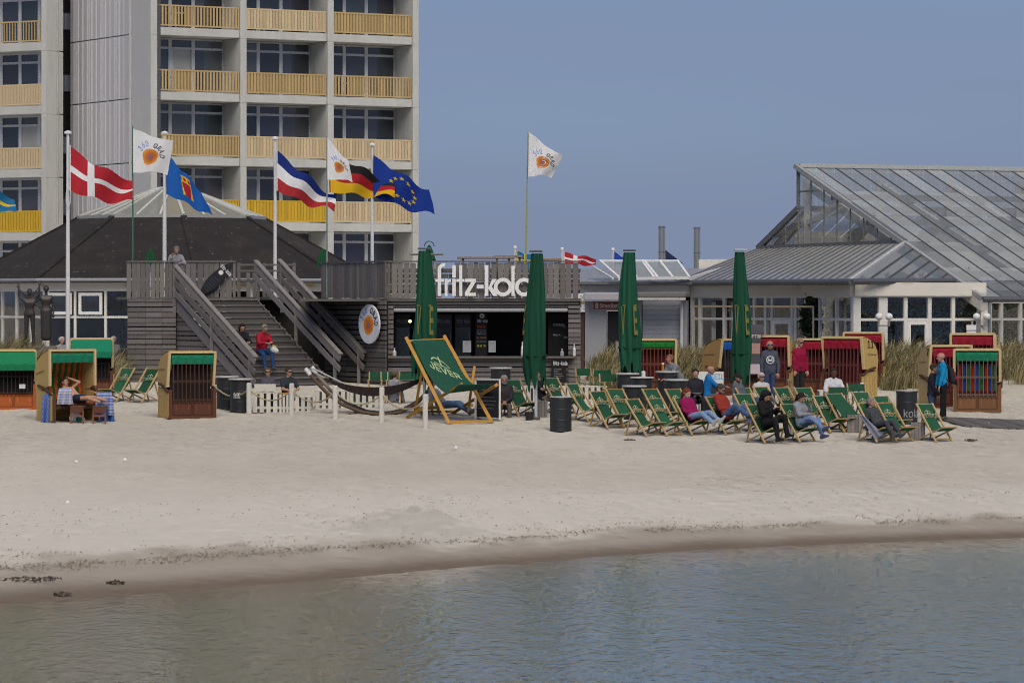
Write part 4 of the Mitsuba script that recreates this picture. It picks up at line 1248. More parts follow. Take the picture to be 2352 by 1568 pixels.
# ---------------------------------------------------------------- flags
def pole(label, px, ptop, Y, r, col, base_z=None, lean=0, group=None, ball=True):
    t = P(px, ptop, Y)
    bz = gz(t[0], t[1]) if base_z is None else base_z
    k = thing('flag_pole', label, 'flag pole', group)
    b = V(t[0] - lean, t[1], bz)
    part(k, 'shaft', tube([b, b + (t - b) * .5, t], [r, r * .85, r * .6], 10), 'satin', col, True)
    if ball:
        part(k, 'finial', lathe([(0.01, -.05), (r * 1.5, -.03), (r * 1.5, .03), (0.02, .07)], 12, t), 'satin', (0.75, 0.75, 0.75))
    return k


def flag(label, Y, c, fn, wave=0.16, nw=1.6, droop=0.0, n=(60, 40), narrow=0.0, seed=0, back=None):
    """c: picture points of hoist top, hoist bottom, fly top, fly bottom; fn(s, t) -> colour, s from the hoist, t from the top"""
    h0, h1, f0, f1 = [P(px, py, Y) for px, py in c]

    def surf(s, t):
        s, t = np.asarray(s, float)[..., None], np.asarray(t, float)[..., None]
        a = h0 + (f0 - h0) * s
        b = h1 + (f1 - h1) * s
        p = a + (b - a) * t
        L = np.linalg.norm(f0 - h0)
        ph = 2 * math.pi * (nw * s + 0.35 * t) + seed
        p = p + V(0, 1, 0) * wave * np.sin(ph) * np.clip(s * 2.2, 0, 1) * L / 1.6
        p = p + V(0.25, 0, 1) * (0.05 * np.sin(ph * 1.3 + 1) * np.clip(s * 2, 0, 1) - droop * 4 * s * (1 - s)) * L / 1.6
        return p + V(0.02, 0, 1) * 0.018 * np.sin(9 * t + 14 * s + seed) * s

    nu, nv = n
    u, v = np.meshgrid(np.linspace(0, 1, nu + 1), np.linspace(0, 1, nv + 1), indexing='ij')
    p = surf(u, v)
    q = np.stack([p[:-1, :-1], p[1:, :-1], p[1:, 1:], p[:-1, 1:]], 2).reshape(-1, 3)
    sc, tc = (u[:-1, :-1] + u[1:, 1:]) / 2, (v[:-1, :-1] + v[1:, 1:]) / 2
    col = np.array([[fn(s, t) for t in tc[0]] for s in sc[:, 0]], float).reshape(-1, 3)
    k4 = np.arange(nu * nv) * 4
    f = np.vstack([np.stack([k4, k4 + 1, k4 + 2], 1), np.stack([k4, k4 + 2, k4 + 3], 1)])
    k = thing('flag', label, 'flag')
    key = part(k, 'cloth', (q, f), 'cloth', np.repeat(col, 4, axis=0))

    def at(v, s0, t0, su, sv):
        s, t = s0 + v[:, 0] * su, t0 - v[:, 1] * sv
        p = surf(s, t)
        e = 1e-3
        nn = np.cross(surf(s + e, t) - p, surf(s, t + e) - p)
        nn /= np.linalg.norm(nn, axis=1, keepdims=True)
        nn *= np.sign(-nn[:, 1:2] + 1e-9)
        return p + nn * (v[:, 2:] + 0.004)

    part(k, 'sleeve', tube([h0 + [0, -.0, .02], h1 - [0, 0, .02]], 0.022, 6), 'matte', fn(0, 0.5))
    return k, at


RED, WHT, BLU, YEL = (0.42, 0.022, 0.035), (0.74, 0.74, 0.76), (0.012, 0.055, 0.30), (0.72, 0.48, 0.02)
dk = lambda s, t: WHT if (.30 < s < .42 or .42 < t < .58) else RED
se = lambda s, t: YEL if (.34 < s < .46 or .42 < t < .58) else (0.015, 0.15, 0.32)
stripes = lambda a, b, c: (lambda s, t: a if t < 1 / 3 else b if t < 2 / 3 else c)


def crest(s, t):
    x, y = (s - .5) * 1.5, t - .5
    if abs(x) < .17 and -.32 < y < .30:
        if y < -.12:
            return YEL if (math.sin(40 * x) + math.sin(35 * y)) > -.4 else RED
        return RED if abs(x) < .13 * (1 - max(0, y) * 1.6) + .02 else YEL
    return (0.014, 0.11, 0.42)


W1 = (0.72, 0.72, 0.73)
pole('tall white flag pole of the red and white flag, in front of the pavilion', 156, 305, 116.0, 0.075, (0.66, 0.66, 0.66))
part('flag_pole', 'halyard_loop', tube([P(157, 452 + 22 * math.sin(t), 115.85) + V(0.07 * math.cos(t), 0, 0) for t in np.linspace(0, 6.28, 14)], 0.012, 5), 'matte', (0.7, 0.7, 0.7))
flag('red flag with a white cross streaming from the leftmost white pole', 115.9, ((161, 335), (161, 437), (304, 412), (304, 462)), dk, 0.16, 1.3, 0.10)
pole('thin green pole standing on the deck with a white emblem flag', 305, 290, 119.6, 0.030, (0.06, 0.16, 0.11), ZD, 0, None, False)
k, at = flag('white flag with an orange emblem flying over the left end of the deck', 119.5, ((307, 297), (307, 396), (398, 328), (385, 398)), lambda s, t: W1, 0.10, 0.9, -0.01, (30, 24))
badge(k, None, None, None, 0.50, at=lambda v: at(v, .46, .55, .85, .92))
pole('white flag pole of the blue flag with a crest, rising behind the deck', 378, 306, 125.0, 0.080, (0.68, 0.68, 0.68))
flag('blue flag with a red and gold crest hanging from the second white pole', 124.9, ((383, 352), (384, 446), (462, 440), (488, 497)), crest, 0.14, 1.3, 0.0)
pole('white flag pole of the blue, white and red striped flag', 632, 318, 125.0, 0.072, (0.68, 0.68, 0.68))
flag('blue, white and red striped flag streaming down to the right', 124.9, ((636, 344), (636, 437), (772, 452), (769, 484)), stripes((0.012, 0.03, 0.19), WHT, (0.40, 0.03, 0.035)), 0.14, 1.5, 0.05)
pole('thin pale pole on the deck with a white emblem flag over the tricolour', 751, 314, 120.6, 0.032, (0.20, 0.27, 0.23), ZD, 0, None, False)
k, at2 = flag('small white flag with an orange emblem in front of the black, red and gold flag', 120.5, ((753, 318), (753, 412), (800, 372), (810, 416)), lambda s, t: W1, 0.12, 0.8, 0.0, (30, 24))
badge(k, None, None, None, 0.44, at=lambda v: at2(v, .50, .55, .95, .9))
flag('black, red and gold flag half hidden behind a small white flag', 124.7, ((756, 345), (758, 441), (905, 425), (908, 452)), stripes((0.02, 0.018, 0.018), (0.42, 0.02, 0.03), (0.70, 0.42, 0.015)), 0.17, 1.5, 0.02)
pole('white flag pole of the blue flag with gold stars', 855, 333, 125.0, 0.070, (0.68, 0.68, 0.68))
k, at3 = flag('blue flag with a ring of gold stars streaming past the hotel corner', 124.9, ((859, 357), (859, 452), (985, 436), (998, 494)), lambda s, t: (0.010, 0.04, 0.27), 0.15, 1.4, 0.04)
star = lambda r: Polygon([(r * (1 if q % 2 == 0 else .42) * math.sin(q * math.pi / 5), r * (1 if q % 2 == 0 else .42) * math.cos(q * math.pi / 5)) for q in range(10)])
for q in range(12):
    v, f = extrude(affinity.translate(star(0.065), 0.30 * math.sin(q * math.pi / 6), 0.30 * math.cos(q * math.pi / 6)), 0.003)
    part(k, 'star', (at3(v, .5, .5, .72, 1.0), f), 'matte', YEL)
pole('thin yellow-green pole on the deck holding the rightmost white emblem flag', 1213, 304, 121.5, 0.030, (0.33, 0.35, 0.14), ZD, 0.09, None, False)
k, at4 = flag('white flag with an orange emblem alone against the sky', 121.4, ((1216, 305), (1214, 405), (1292, 362), (1268, 404)), lambda s, t: W1, 0.13, 0.9, -0.01, (30, 24))
badge(k, None, None, None, 0.47, at=lambda v: at4(v, .50, .55, .95, .92))
flag('blue and yellow flag cut off by the left edge of the picture', 116.0, ((-110, 352), (-110, 440), (32, 455), (38, 492)), se, 0.14, 1.3, 0.06)
pole('white flag pole just outside the left edge', -113, 320, 116.1, 0.07, (0.66, 0.66, 0.66))
for px, py, c, fn, lab in ((1183, 568, ((1187, 576), (1187, 615), (1236, 590), (1236, 616)), se, 'blue and yellow'), (1291, 572, ((1295, 578), (1296, 606), (1370, 594), (1369, 609)), dk, 'red and white'), (1408, 573, ((1412, 579), (1412, 606), (1450, 600), (1452, 614)), lambda s, t: (0.02, 0.06, 0.33), 'plain blue')):
    pole(f'far white pole of the small {lab} flag above the arcade roof', px, py, 150.0, 0.05, (0.7, 0.7, 0.7))
    flag(f'small far {lab} flag low above the arcade roof', 149.9, c, fn, 0.10, 1.2, 0.02, (40, 24))
single('roof_banner', 'small dark blue flag beside the steel flues', 'flag', sheet(lambda u, v: P(1528, 600, 148) + (P(1570, 606, 148) - P(1528, 600, 148)) * u[..., None] + (V(0, 0, 0.45) * (1 - u)[..., None] * v[..., None]) + V(0, .1, 0) * np.sin(5 * u)[..., None], 10, 4), 'cloth', (0.03, 0.035, 0.10))

# ---------------------------------------------------------------- dune grass
def grass(key, label, regions, n, seed):
    g = np.random.default_rng(seed)
    vs, cs = [], []
    for (x0, x1, y0, y1, h0, h1, w) in regions:
        m = int(n * w)
        X, Y = g.uniform(x0, x1, m), g.uniform(y0, y1, m)
        cl = meshkit.fbm(np.stack([X * 0.9, Y * 0.7, X * 0], -1), 3, seed)
        keep = cl > 0.36 + 0.14 * g.uniform(size=m)
        X, Y, cl = X[keep], Y[keep], cl[keep]
        m = len(X)
        Z = ground(X, Y)
        H = g.uniform(h0, h1, m) * (0.55 + 0.9 * cl)
        az = g.uniform(0, 2 * math.pi, m)
        lean = g.uniform(0.15, 0.75, m) * H
        dx, dy = np.cos(az) * lean + 0.25 * H, np.sin(az) * lean
        wv = g.uniform(0.006, 0.014, m)
        sx, sy = -np.sin(az) * wv, np.cos(az) * wv
        base = np.stack([X, Y, Z - 0.03], 1)
        mid = base + np.stack([dx * .35, dy * .35, H * .62], 1)
        tip = base + np.stack([dx, dy, H * g.uniform(0.75, 1.0, m)], 1)
        s = np.stack([sx, sy, sx * 0], 1)
        vs.append(np.stack([base - s, base + s, mid + s * .8, mid - s * .8, tip], 1).reshape(-1, 3))
        dry = (g.uniform(size=m) < 0.62)[:, None]
        c = np.where(dry, [0.34, 0.28, 0.155], [0.15, 0.15, 0.065]) * g.uniform(0.6, 1.35, (m, 1)) * (0.75 + 0.5 * cl[:, None])
        cs.append(np.repeat(c, 5, axis=0))
    v, c = np.vstack(vs), np.vstack(cs)
    k = np.arange(len(v) // 5) * 5
    f = np.vstack([np.stack([k, k + 1, k + 2], 1), np.stack([k, k + 2, k + 3], 1), np.stack([k + 3, k + 2, k + 4], 1)])
    single(key, label, 'grass', (v, f), 'matte', c, kind='stuff')


grass('dune_grass', 'dry tan and olive dune grass on the sand ridges beside the beach bar', [(-19, -11.95, 113.5, 123.5, 0.45, 1.0, 1.0), (2.35, 17.5, 115.8, 121.5, 0.5, 0.95, 1.5), (2.4, 6.5, 113.5, 117.0, 0.35, 0.8, 0.35), (11.0, 13.0, 113.5, 117.0, 0.35, 0.8, 0.2)], 24000, 5)
# seaweed and shell litter along the tide line
g = np.random.default_rng(11)
vs, cs = [], []
for (n, zc0, sp, sz) in ((9000, 0.225, 0.045, 0.016), (1100, 0.30, 0.09, 0.016), (350, 0.60, 0.22, 0.015)):
    X = g.uniform(-10, 13, n * 14)
    Y = smooth_interp(X, SX, SY) + g.uniform(0.5, 16, n * 14)
    Z = ground(X, Y)
    cl = meshkit.fbm(np.stack([X * 0.9, (Y - smooth_interp(X, SX, SY)) * 1.3, X * 0], -1), 4, 21)
    ok = (np.abs(Z - zc0 - 0.10 * (cl - .5)) < sp * g.uniform(0, 1, n * 14) ** 1.5) & (cl > (0.50 if zc0 < .25 else 0.46))
    X, Y, Z = X[ok][:n], Y[ok][:n], Z[ok][:n]
    for x, y, z in zip(X, Y, Z):
        s = sz * g.uniform(0.5, 1.7)
        a = g.uniform(0, 3.14)
        c, d = math.cos(a) * s, math.sin(a) * s
        vs.append([[x - c, y - d, z], [x + d * .6, y - c * .6, z], [x + c, y + d, z], [x - d * .6, y + c * .6, z], [x, y, z + s * 0.9]])
        cs.append(np.array([0.16, 0.135, 0.105]) * g.uniform(0.5, 1.9))
vs, cs = np.array(vs).reshape(-1, 3), np.repeat(np.array(cs), 5, axis=0)
k = np.arange(len(vs) // 5) * 5
f = np.vstack([np.stack([k + a, k + b, k + 4], 1) for a, b in ((0, 1), (1, 2), (2, 3), (3, 0))])
single('seaweed', 'dark scraps of dried seaweed strewn along the tide line', 'seaweed', (vs + [0, 0, .022], f), 'matte', cs, kind='stuff')
for px, py, lab in ((287, 1058, 'white shell on the sand below the closed wicker chair'), (1047, 1030, 'white shell on the sand below the giant deck chair'), (175, 1063, 'small pale shell on the left of the beach'), (155, 1157, 'long pale shell fragment low on the left of the beach')):
    p = on_ground(px, py)
    single('shell', lab, 'shell', lathe([(0.001, 0.0), (0.05, 0.005), (0.045, 0.035), (0.015, 0.06)], 10, p + [0, 0, 0.01]), 'satin', (0.8, 0.79, 0.76))
for px, py, lab in ((70, 1333, 'clump of dark seaweed at the left edge above the wet sand'), (265, 1341, 'small seaweed clump on the wet sand at the left'), (142, 1368, 'tiny dark clump on the wet sand near the water at the left'), (1446, 1013, 'small dark stick on the sand below the deck chairs'), (2230, 1013, 'dark scrap on the sand right of the deck chairs')):
    p = on_ground(px, py)
    r = 0.34 if px == 70 else 0.10
    (v, f), c3 = leaf_cloud(p + [0, 0, .03], V(r * 1.6, r * 1.3, 0.025), 60 if r < .2 else 160, 0.035, (0.11, 0.09, 0.07), px)
    single('seaweed_clump', lab, 'seaweed', (v, f), 'matte', c3)

# ---------------------------------------------------------------- parasols, folded
GRN = (0.012, 0.085, 0.045)
PGOLD = (0.19, 0.18, 0.05)
for n_, (px, pt, pbot, pf, w, txt, lab) in enumerate(((975, 571, 850, 952, 25, 'VE', 'folded green parasol behind the giant deck chair'), (1231, 577, 872, 963, 25, 'E', 'folded green parasol before the bar, its pole beside the black barrel'), (1446, 575, 850, 925, 24, 'VE', 'folded green parasol in front of the grey roller shutter'), (1701, 574, 866, 925, 21, 'VE', 'folded green parasol in front of the glass hall windows'))):
    b = on_ground(px, pf)
    Y = b[1]
    s = Y / F
    w *= 1.10
    up = thing('folded_parasol', lab, 'parasol', 'folded green parasols')
    GRN = np.array((0.010, 0.072, 0.040)) * (1.0, .85, 1.1, .9)[n_]
    zt, zb = zs(pt, Y), zs(pbot, Y)
    H = zt - zb
    seed = n_ * 1.7

    def skin(u, v, b=b, zt=zt, H=H, seed=seed, w=w, s=s):
        th = u * 2 * math.pi
        R = w * s * (0.50 + 0.50 * np.sin(np.clip(v * 1.25, 0, 1) * math.pi * .5)) * (1.0 - 0.12 * np.clip((v - .8) / .2, 0, 1))
        fold = 0.80 + 0.20 * np.abs(np.cos(4 * th + seed + 0.35 * np.sin(3 * v + seed))) + (0.12 * np.sin(3 * th + 5 * v + seed) + 0.07 * np.sin(7 * th - 9 * v + 2 * seed)) * v
        drop = H * v + np.clip(v * 12 - 11, 0, 1) * (0.20 * np.sin(8 * th + seed) + 0.12 * np.sin(3 * th + seed))
        return np.stack([b[0] + R * fold * np.cos(th) + 0.03 * np.sin(4 * v + seed), b[1] + R * fold * np.sin(th), zt - 0.06 - drop], -1)

    m = sheet(skin, 73, 26)
    th = np.linspace(0, 1, 73)[:, None] * np.ones((1, 26))
    shade = 0.9 + 0.2 * (np.arange(73 * 26) // 26 % 9 < 4)
    part(up, 'canopy', m, 'cloth', np.array(GRN)[None] * shade[:, None], True)
    part(up, 'pole', tube([b - [0, 0, .02], V(b[0], b[1], zt - .1)], 0.042, 10), 'satin', (0.50, 0.52, 0.55), True)
    part(up, 'cap', cbox(V(b[0], b[1], zt + .0), (0.36, 0.36, 0.05), 0.012), 'satin', (0.10, 0.11, 0.12) if n_ < 3 else (0.45, 0.43, 0.40))
    part(up, 'tie_strap', lathe([(w * s * 1.0, 0.0), (w * s * 1.03, .03), (w * s * 1.0, .06)], 24, V(b[0], b[1], zb + H * 0.18)), 'cloth', np.array(GRN) * 0.7)
    part(up, 'foot', cbox(b + [0, 0, .03], (0.22, 0.22, 0.08), 0.02), 'satin', (0.10, 0.10, 0.10))
    for q, (ch, a, e0) in enumerate(((txt[0], -122, 0.0), (txt[-1] if n_ != 1 else 'V', -60, 0.0))):
        if n_ == 1 and q == 1:
            break
        if n_ == 1:
            a = -160
        hgt = 62 * s
        v, f = arr(meshkit.text_mesh(ch, hgt, 0.006, True))
        v = v.copy()
        v[:, 0] = (v[:, 0] - v[:, 0].max() / 2) * (0.11 / max(v[:, 0].max(), .01)) * 1.2
        z0 = zs(767, Y)
        vv = np.clip((zt - .06 - z0 - v[:, 1]) / H, 0, 1)
        R = w * s * (0.50 + 0.50 * np.sin(np.clip(vv * 1.25, 0, 1) * math.pi * .5)) * 1.08
        t = math.radians(a) + v[:, 0] / (w * s)
        part(up, 'letter', (np.stack([b[0] + (R + v[:, 2]) * np.cos(t) + 0.03 * np.sin(4 * vv + seed), b[1] + (R + v[:, 2]) * np.sin(t), z0 + v[:, 1]], 1), f[:, ::-1]), 'matte', PGOLD)
        v2, f2 = extrude(affinity.scale(Point(0, 0).buffer(0.06), 1.0, 0.35), 0.004)
        z1 = zs(701, Y)
        vv = (zt - .06 - z1) / H
        R = w * s * (0.50 + 0.50 * math.sin(min(vv * 1.25, 1) * math.pi * .5)) * 1.08
        t = math.radians(a) + v2[:, 0] / (w * s)
        part(up, 'emblem', (np.stack([b[0] + R * np.cos(t), b[1] + R * np.sin(t), z1 + v2[:, 1]], 1), f2[:, ::-1]), 'matte', PGOLD)
# small folded parasols whose tops show over the deck fence, tables on the deck
for px, py, lab in ((345, 570, 'tip of a folded green parasol behind the deck fence at the left'), (741, 572, 'tip of a folded green parasol behind the deck fence near the stair head'), (986, 562, 'folded green parasol top on the deck behind the tall parasol')):
    b = P(px, py, 122.5)
    t = thing('deck_parasol', lab, 'parasol')
    part(t, 'canopy', sheet(lambda u, v: np.stack([b[0] + (0.02 + 0.19 * v ** .7) * (0.75 + .25 * np.abs(np.cos(5 * u * 6.2832))) * np.cos(u * 6.2832), b[1] + (0.02 + 0.19 * v ** .7) * (0.75 + .25 * np.abs(np.cos(5 * u * 6.2832))) * np.sin(u * 6.2832), b[2] - 0.50 * v - .04 * (v > .99) * np.sin(10 * u * 6.28)], -1), 61, 10), 'cloth', (0.012, 0.085, 0.035), True)
    part(t, 'pole', tube([V(b[0], b[1], ZD), b], 0.02, 6), 'satin', (0.5, 0.5, 0.5))
for x0, x1, py, lab in ((1050, 1182, 592, 'wooden table top seen over the deck fence above the sign letters'), (1238, 1290, 596, 'wooden table top seen over the deck fence right of the letters'), (1135, 1200, 589, 'second pale wooden table top over the deck fence')):
    t = thing('deck_table', lab, 'table')
    a, b = P(x0, py, 120.0 + (py == 589)), P(x1, py, 120.0 + (py == 589))
    part(t, 'table_top', cbox((a + b) / 2, (b[0] - a[0], 0.7, 0.07), 0.01), 'wood', (0.27, 0.21, 0.17))
    for q in (-1, 1):
        part(t, 'leg', box((a + b) / 2 + V(q * (b[0] - a[0]) * .4, 0, (ZD - a[2]) / 2 - .02), (0.07, 0.5, a[2] - ZD - .04)), 'wood', (0.2, 0.16, 0.13))
t = thing('heat_lamp', 'dark hooked lamp with a flat tray over the deck behind the first parasol', 'lamp')
part(t, 'bow', tube([P(986 + 11 * math.cos(a), 566 - 12 * math.sin(a), 121) for a in np.linspace(0, math.pi, 14)], 0.018, 6), 'satin', (0.06, 0.065, 0.07))
part(t, 'tray', cbox(P(980, 584, 121), (1.05, 0.4, 0.06), 0.015), 'satin', (0.22, 0.22, 0.20))
part(t, 'post', tube([P(986, 585, 121), V(P(986, 585, 121)[0], 121, ZD)], 0.03, 6), 'satin', (0.1, 0.1, 0.1))

# ---------------------------------------------------------------- furniture on the sand
WOODL, CANVAS, CREAM = (0.48, 0.33, 0.155), (0.020, 0.092, 0.048), (0.52, 0.55, 0.36)


def jitter_parts(parts):
    return parts


def put(parent, parts, at, rz, sc=1.0, tint=1.0):
    """adds a list of (name, mesh, material, colour, smooth) to a thing at a place on the sand; a mesh is moved as a whole"""
    ct = rnd(0.82, 1.18)
    for name, m, mat, c, sm in parts:
        if mat == 'cloth':
            c = np.asarray(c) * ct
        part(parent, name, move(m, rz, at, sc), mat, None if c is None else np.clip(np.asarray(c) * (tint if mat == 'wood' else 1.0), 0, 1), sm)


def logo(place_fn, h=0.10):
    """hill outline over the word, on a canvas plane; place_fn(v) -> points"""
    out = []
    v, f = arr(meshkit.text_mesh('JEVER', h, 0.003, True))
    v = v.copy()
    v[:, 0] -= v[:, 0].max() / 2
    out.append(('print', (place_fn(v), f), 'matte', CREAM, False))
    g = unary_union([LineString([(h * 1.3 * math.cos(a), h * 1.15 + h * .9 * math.sin(a)) for a in np.linspace(0.35, 2.8, 12)]).buffer(h * .07), LineString([(0, h * 1.2), (h * .12, h * 2.4)]).buffer(h * .10), LineString([(-h * .9, h * 1.25), (h * .9, h * 1.25)]).buffer(h * .06)])
    v, f = extrude(g, 0.003)
    out.append(('emblem', (place_fn(v), f), 'matte', CREAM, False))
    return out


def deck_chair_parts(blown=False, print_=True):
    pts = []
    for y in (-0.28, 0.28):
        pts.append(('back_rail', beam((0.31, y, 0.0), (-0.43, y, 0.97), 0.030, 0.048, (0, 1, 0)), 'wood', WOODL, False))
        pts.append(('seat_rail', beam((-0.50, y * .88, 0.0), (0.52, y * .88, 0.37), 0.026, 0.045, (0, 1, 0)), 'wood', np.array(WOODL) * .85, False))
        pts.append(('prop', beam((-0.44, y * .80, 0.07), (-0.215, y * .80, 0.69), 0.024, 0.04, (0, 1, 0)), 'wood', np.array(WOODL) * .92, False))
    for p, r, w in (((-0.42, 0.95), .016, .27), ((0.51, 0.365), .016, .25), ((0.27, 0.06), .015, .27), ((-0.40, .05), .015, .24), ((-0.215, .69), .014, .23)):
        pts.append(('crossbar', tube([(p[0], -w, p[1]), (p[0], w, p[1])], r, 6), 'wood', np.array(WOODL) * .9, False))
    k = np.array([(-0.42, 0.965), (-0.315, 0.745), (-0.20, 0.52), (-0.05, 0.36), (0.13, 0.285), (0.33, 0.30), (0.515, 0.385)])
    if blown:
        k = np.array([(-0.42, 0.965), (-0.25, 0.80), (0.0, 0.60), (0.20, 0.44), (0.36, 0.36), (0.44, 0.36), (0.515, 0.385)])
    s = np.linspace(0, 1, len(k))
    from scipy.interpolate import CubicSpline
    cs_ = CubicSpline(s, k)

    def fab(u, v):
        q = cs_(u)
        belly = 0.025 * np.cos((v - .5) * math.pi) * np.sin(u * math.pi)
        tw = (0.10 * np.sin(u * math.pi) * (v - .5)) if blown else 0
        return np.stack([q[..., 0] - belly * .4 + tw, (v - .5) * 0.50 * (1 - (0.25 * np.sin(u * 3.1) if blown else 0)), q[..., 1] - belly + tw], -1)

    pts.append(('canvas', sheet(fab, 26, 9, 0.006), 'cloth', CANVAS, True))
    if print_:
        o, d = cs_(0.26), unit(cs_(0.20) - cs_(0.32))
        nn = V(d[1], 0, -d[0])
        pts += logo(lambda v: V(o[0], 0, o[1]) + np.outer(v[:, 0], V(0, 1, 0)) + np.outer(v[:, 1], V(d[0], 0, d[1])) + np.outer(v[:, 2] + 0.012, nn), 0.088)
    return pts


DCP, DCB = deck_chair_parts(), deck_chair_parts(True, False)
PH = math.radians(-50)


def deck_chair(px, py, label, turn=0.0, left=False, blown=False, sc=1.0):
    """px, py: where the near front foot stands in the picture"""
    f = on_ground(px, py)
    rz = (PH if not left else math.radians(-130)) + turn + rnd(-.09, .09)
    sc = sc * rnd(.97, 1.03)
    c, s = math.cos(rz), math.sin(rz)
    o = V(0.31, -0.28 if not left else 0.28) * sc
    at = f - V(c * o[0] - s * o[1], s * o[0] + c * o[1], 0)
    at[2] = min(gz(at[0], at[1]), f[2]) + 0.02
    k = thing('deck_chair', label, 'deck chair', 'green canvas deck chairs on the sand')
    put(k, DCB if blown else DCP, at, rz, sc, rnd(0.88, 1.1))
    return at, rz


CH = {}
for key, px, py, lab, kw in (
        ('l1', 267, 924, 'green deck chair facing left, left of the closed wicker chair', dict(left=True)),
        ('l2', 325, 926, 'green deck chair facing left, half hidden by the closed wicker chair', dict(left=True)),
        ('a', 1192, 958, 'green deck chair left of the second parasol pole', {}),
        ('b', 1288, 952, 'green deck chair behind the black barrel by the second parasol', {}),
        ('c', 1352, 969, 'green deck chair just right of the near black barrel', dict(turn=0.25)),
        ('d', 1396, 985, 'green deck chair, first of the front group right of the barrel', {}),
        ('e', 1434, 982, 'green deck chair, second of the front group right of the barrel', {}),
        ('f', 1486, 1004, 'nearest green deck chair left of the woman in the pink jacket, print askew', dict(turn=0.12)),
        ('g', 1533, 1003, 'green deck chair right beside the woman in the pink jacket', {}),
        ('h', 1520, 980, 'green deck chair behind the pair left of the woman in the pink jacket', {}),
        ('i', 1570, 978, 'green deck chair behind the woman in the pink jacket', {}),
        ('pink', 1590, 1000, 'green deck chair in which the woman in the pink jacket lies', {}),
        ('orange', 1668, 1000, 'green deck chair of the man in the rust red pullover', {}),
        ('j', 1728, 995, 'green deck chair right of the man in the rust red pullover', {}),
        ('k', 1736, 976, 'green deck chair under the man in the dark cap', {}),
        ('m', 1776, 973, 'green deck chair behind the person in the black hood', {}),
        ('n', 1822, 975, 'green deck chair, middle one of the row behind the girl in grey', {}),
        ('o', 1866, 978, 'green deck chair at the right end of the row behind the girl in grey', {}),
        ('black', 1757, 1019, 'green deck chair of the person in the black hood', {}),
        ('grey', 1838, 1017, 'green deck chair of the girl in the grey pullover', {}),
        ('p', 1908, 995, 'green deck chair between the girl in grey and the wooden crate', {}),
        ('q', 1940, 994, 'green deck chair with its canvas blown forward, beside the wooden crate', dict(blown=True)),
        ('r', 2001, 990, 'green deck chair behind the one with the grey coat', {}),
        ('coat', 2014, 1017, 'green deck chair with a grey coat hanging over it', {}),
        ('s', 2050, 998, 'green deck chair behind the right-hand pair, left of the lettered barrel', {}),
        ('t', 2060, 1016, 'green deck chair in front of the lettered black barrel', {}),
        ('u', 2150, 1016, 'rightmost green deck chair, standing alone beside the crate', {})):
    CH[key] = deck_chair(px, py, lab, **kw)

# the giant deck chair
gch = thing('giant_deck_chair', 'giant deck chair twice a man high with dark green canvas in front of the bar', 'deck chair')
OR = (0.52, 0.27, 0.055)
fl, fr = on_ground(1033, 974), on_ground(1131, 971)
bl = on_ground(936, 959)
tl, tr = P(935, 779, fl[1] + 1.35), P(1023, 775, fr[1] + 2.0)
sl_, sr_ = P(1020, 890, fl[1] - 0.2), P(1140, 884, fr[1] - 0.0)
rb_l, rb_r = bl, P(1040, 947, bl[1] + 1.5)
rb_r[2] = gz(rb_r[0], rb_r[1])
part(gch, 'back_rail', beam(fl, tl + unit(tl - fl) * .05, 0.085, 0.12, (0, 1, 0)), 'wood', OR)
part(gch, 'back_rail', beam(fr, tr + unit(tr - fr) * .05, 0.085, 0.12, (0, 1, 0)), 'wood', OR)
part(gch, 'floor_bar', beam(fl + [0, 0, .05], fr + [0, 0, .05], 0.07, 0.07), 'wood', OR)
part(gch, 'top_bar', tube([tl - [0, 0, .06], tr - [0, 0, .06]], 0.045, 10), 'wood', OR)
se_l, se_r = P(1052, 878, fl[1] - 0.1), P(1134, 882, fr[1] - .05)
sb_l = rb_l + V(0, 0, 0.02)
part(gch, 'seat_rail', beam(sb_l, P(1060, 882, fl[1] + .1), 0.08, 0.11, (0, 1, 0)), 'wood', np.array(OR) * .85)
part(gch, 'seat_rail', beam(rb_r, P(1140, 884, fr[1] + .15), 0.08, 0.11, (0, 1, 0)), 'wood', np.array(OR) * .85)
part(gch, 'prop', beam(P(952, 950, bl[1] + .1), P(970, 848, fl[1] + .85), 0.07, 0.10, (0, 1, 0)), 'wood', np.array(OR) * .92)
part(gch, 'prop', beam(P(1075, 945, fr[1] + .9), P(1090, 842, fr[1] + 1.3), 0.07, 0.10, (0, 1, 0)), 'wood', np.array(OR) * .92)
part(gch, 'floor_bar', beam(P(952, 950, bl[1] + .1) + [0, 0, .05], rb_r + [0, 0, .05], 0.06, 0.06), 'wood', np.array(OR) * .8)
part(gch, 'brace', beam(P(958, 938, bl[1] + .3), P(1085, 930, bl[1] + 1.4), 0.06, 0.09), 'wood', np.array(OR) * .75)
ctl = [(947, 781, 1019, 779), (966, 822, 1042, 820), (986, 862, 1064, 858), (1008, 890, 1086, 882), (1028, 902, 1104, 893), (1044, 893, 1122, 888), (1054, 882, 1134, 882)]
depth = [1.35, 1.05, 0.75, 0.45, 0.2, 0.0, -0.05]
from scipy.interpolate import CubicSpline
L3 = np.array([P(a, b, fl[1] + d) for (a, b, _, _), d in zip(ctl, depth)])
R3 = np.array([P(c, d_, fr[1] + .45 * (1 - q / 6) + d) for q, ((_, _, c, d_), d) in enumerate(zip(ctl, depth))])
sp = np.linspace(0, 1, 7)
cl_, cr_ = CubicSpline(sp, L3), CubicSpline(sp, R3)
gfab = lambda u, v: cl_(u) * (1 - v)[..., None] + cr_(u) * v[..., None]
part(gch, 'canvas', sheet(gfab, 40, 12, 0.012), 'cloth', (0.016, 0.080, 0.052), True)


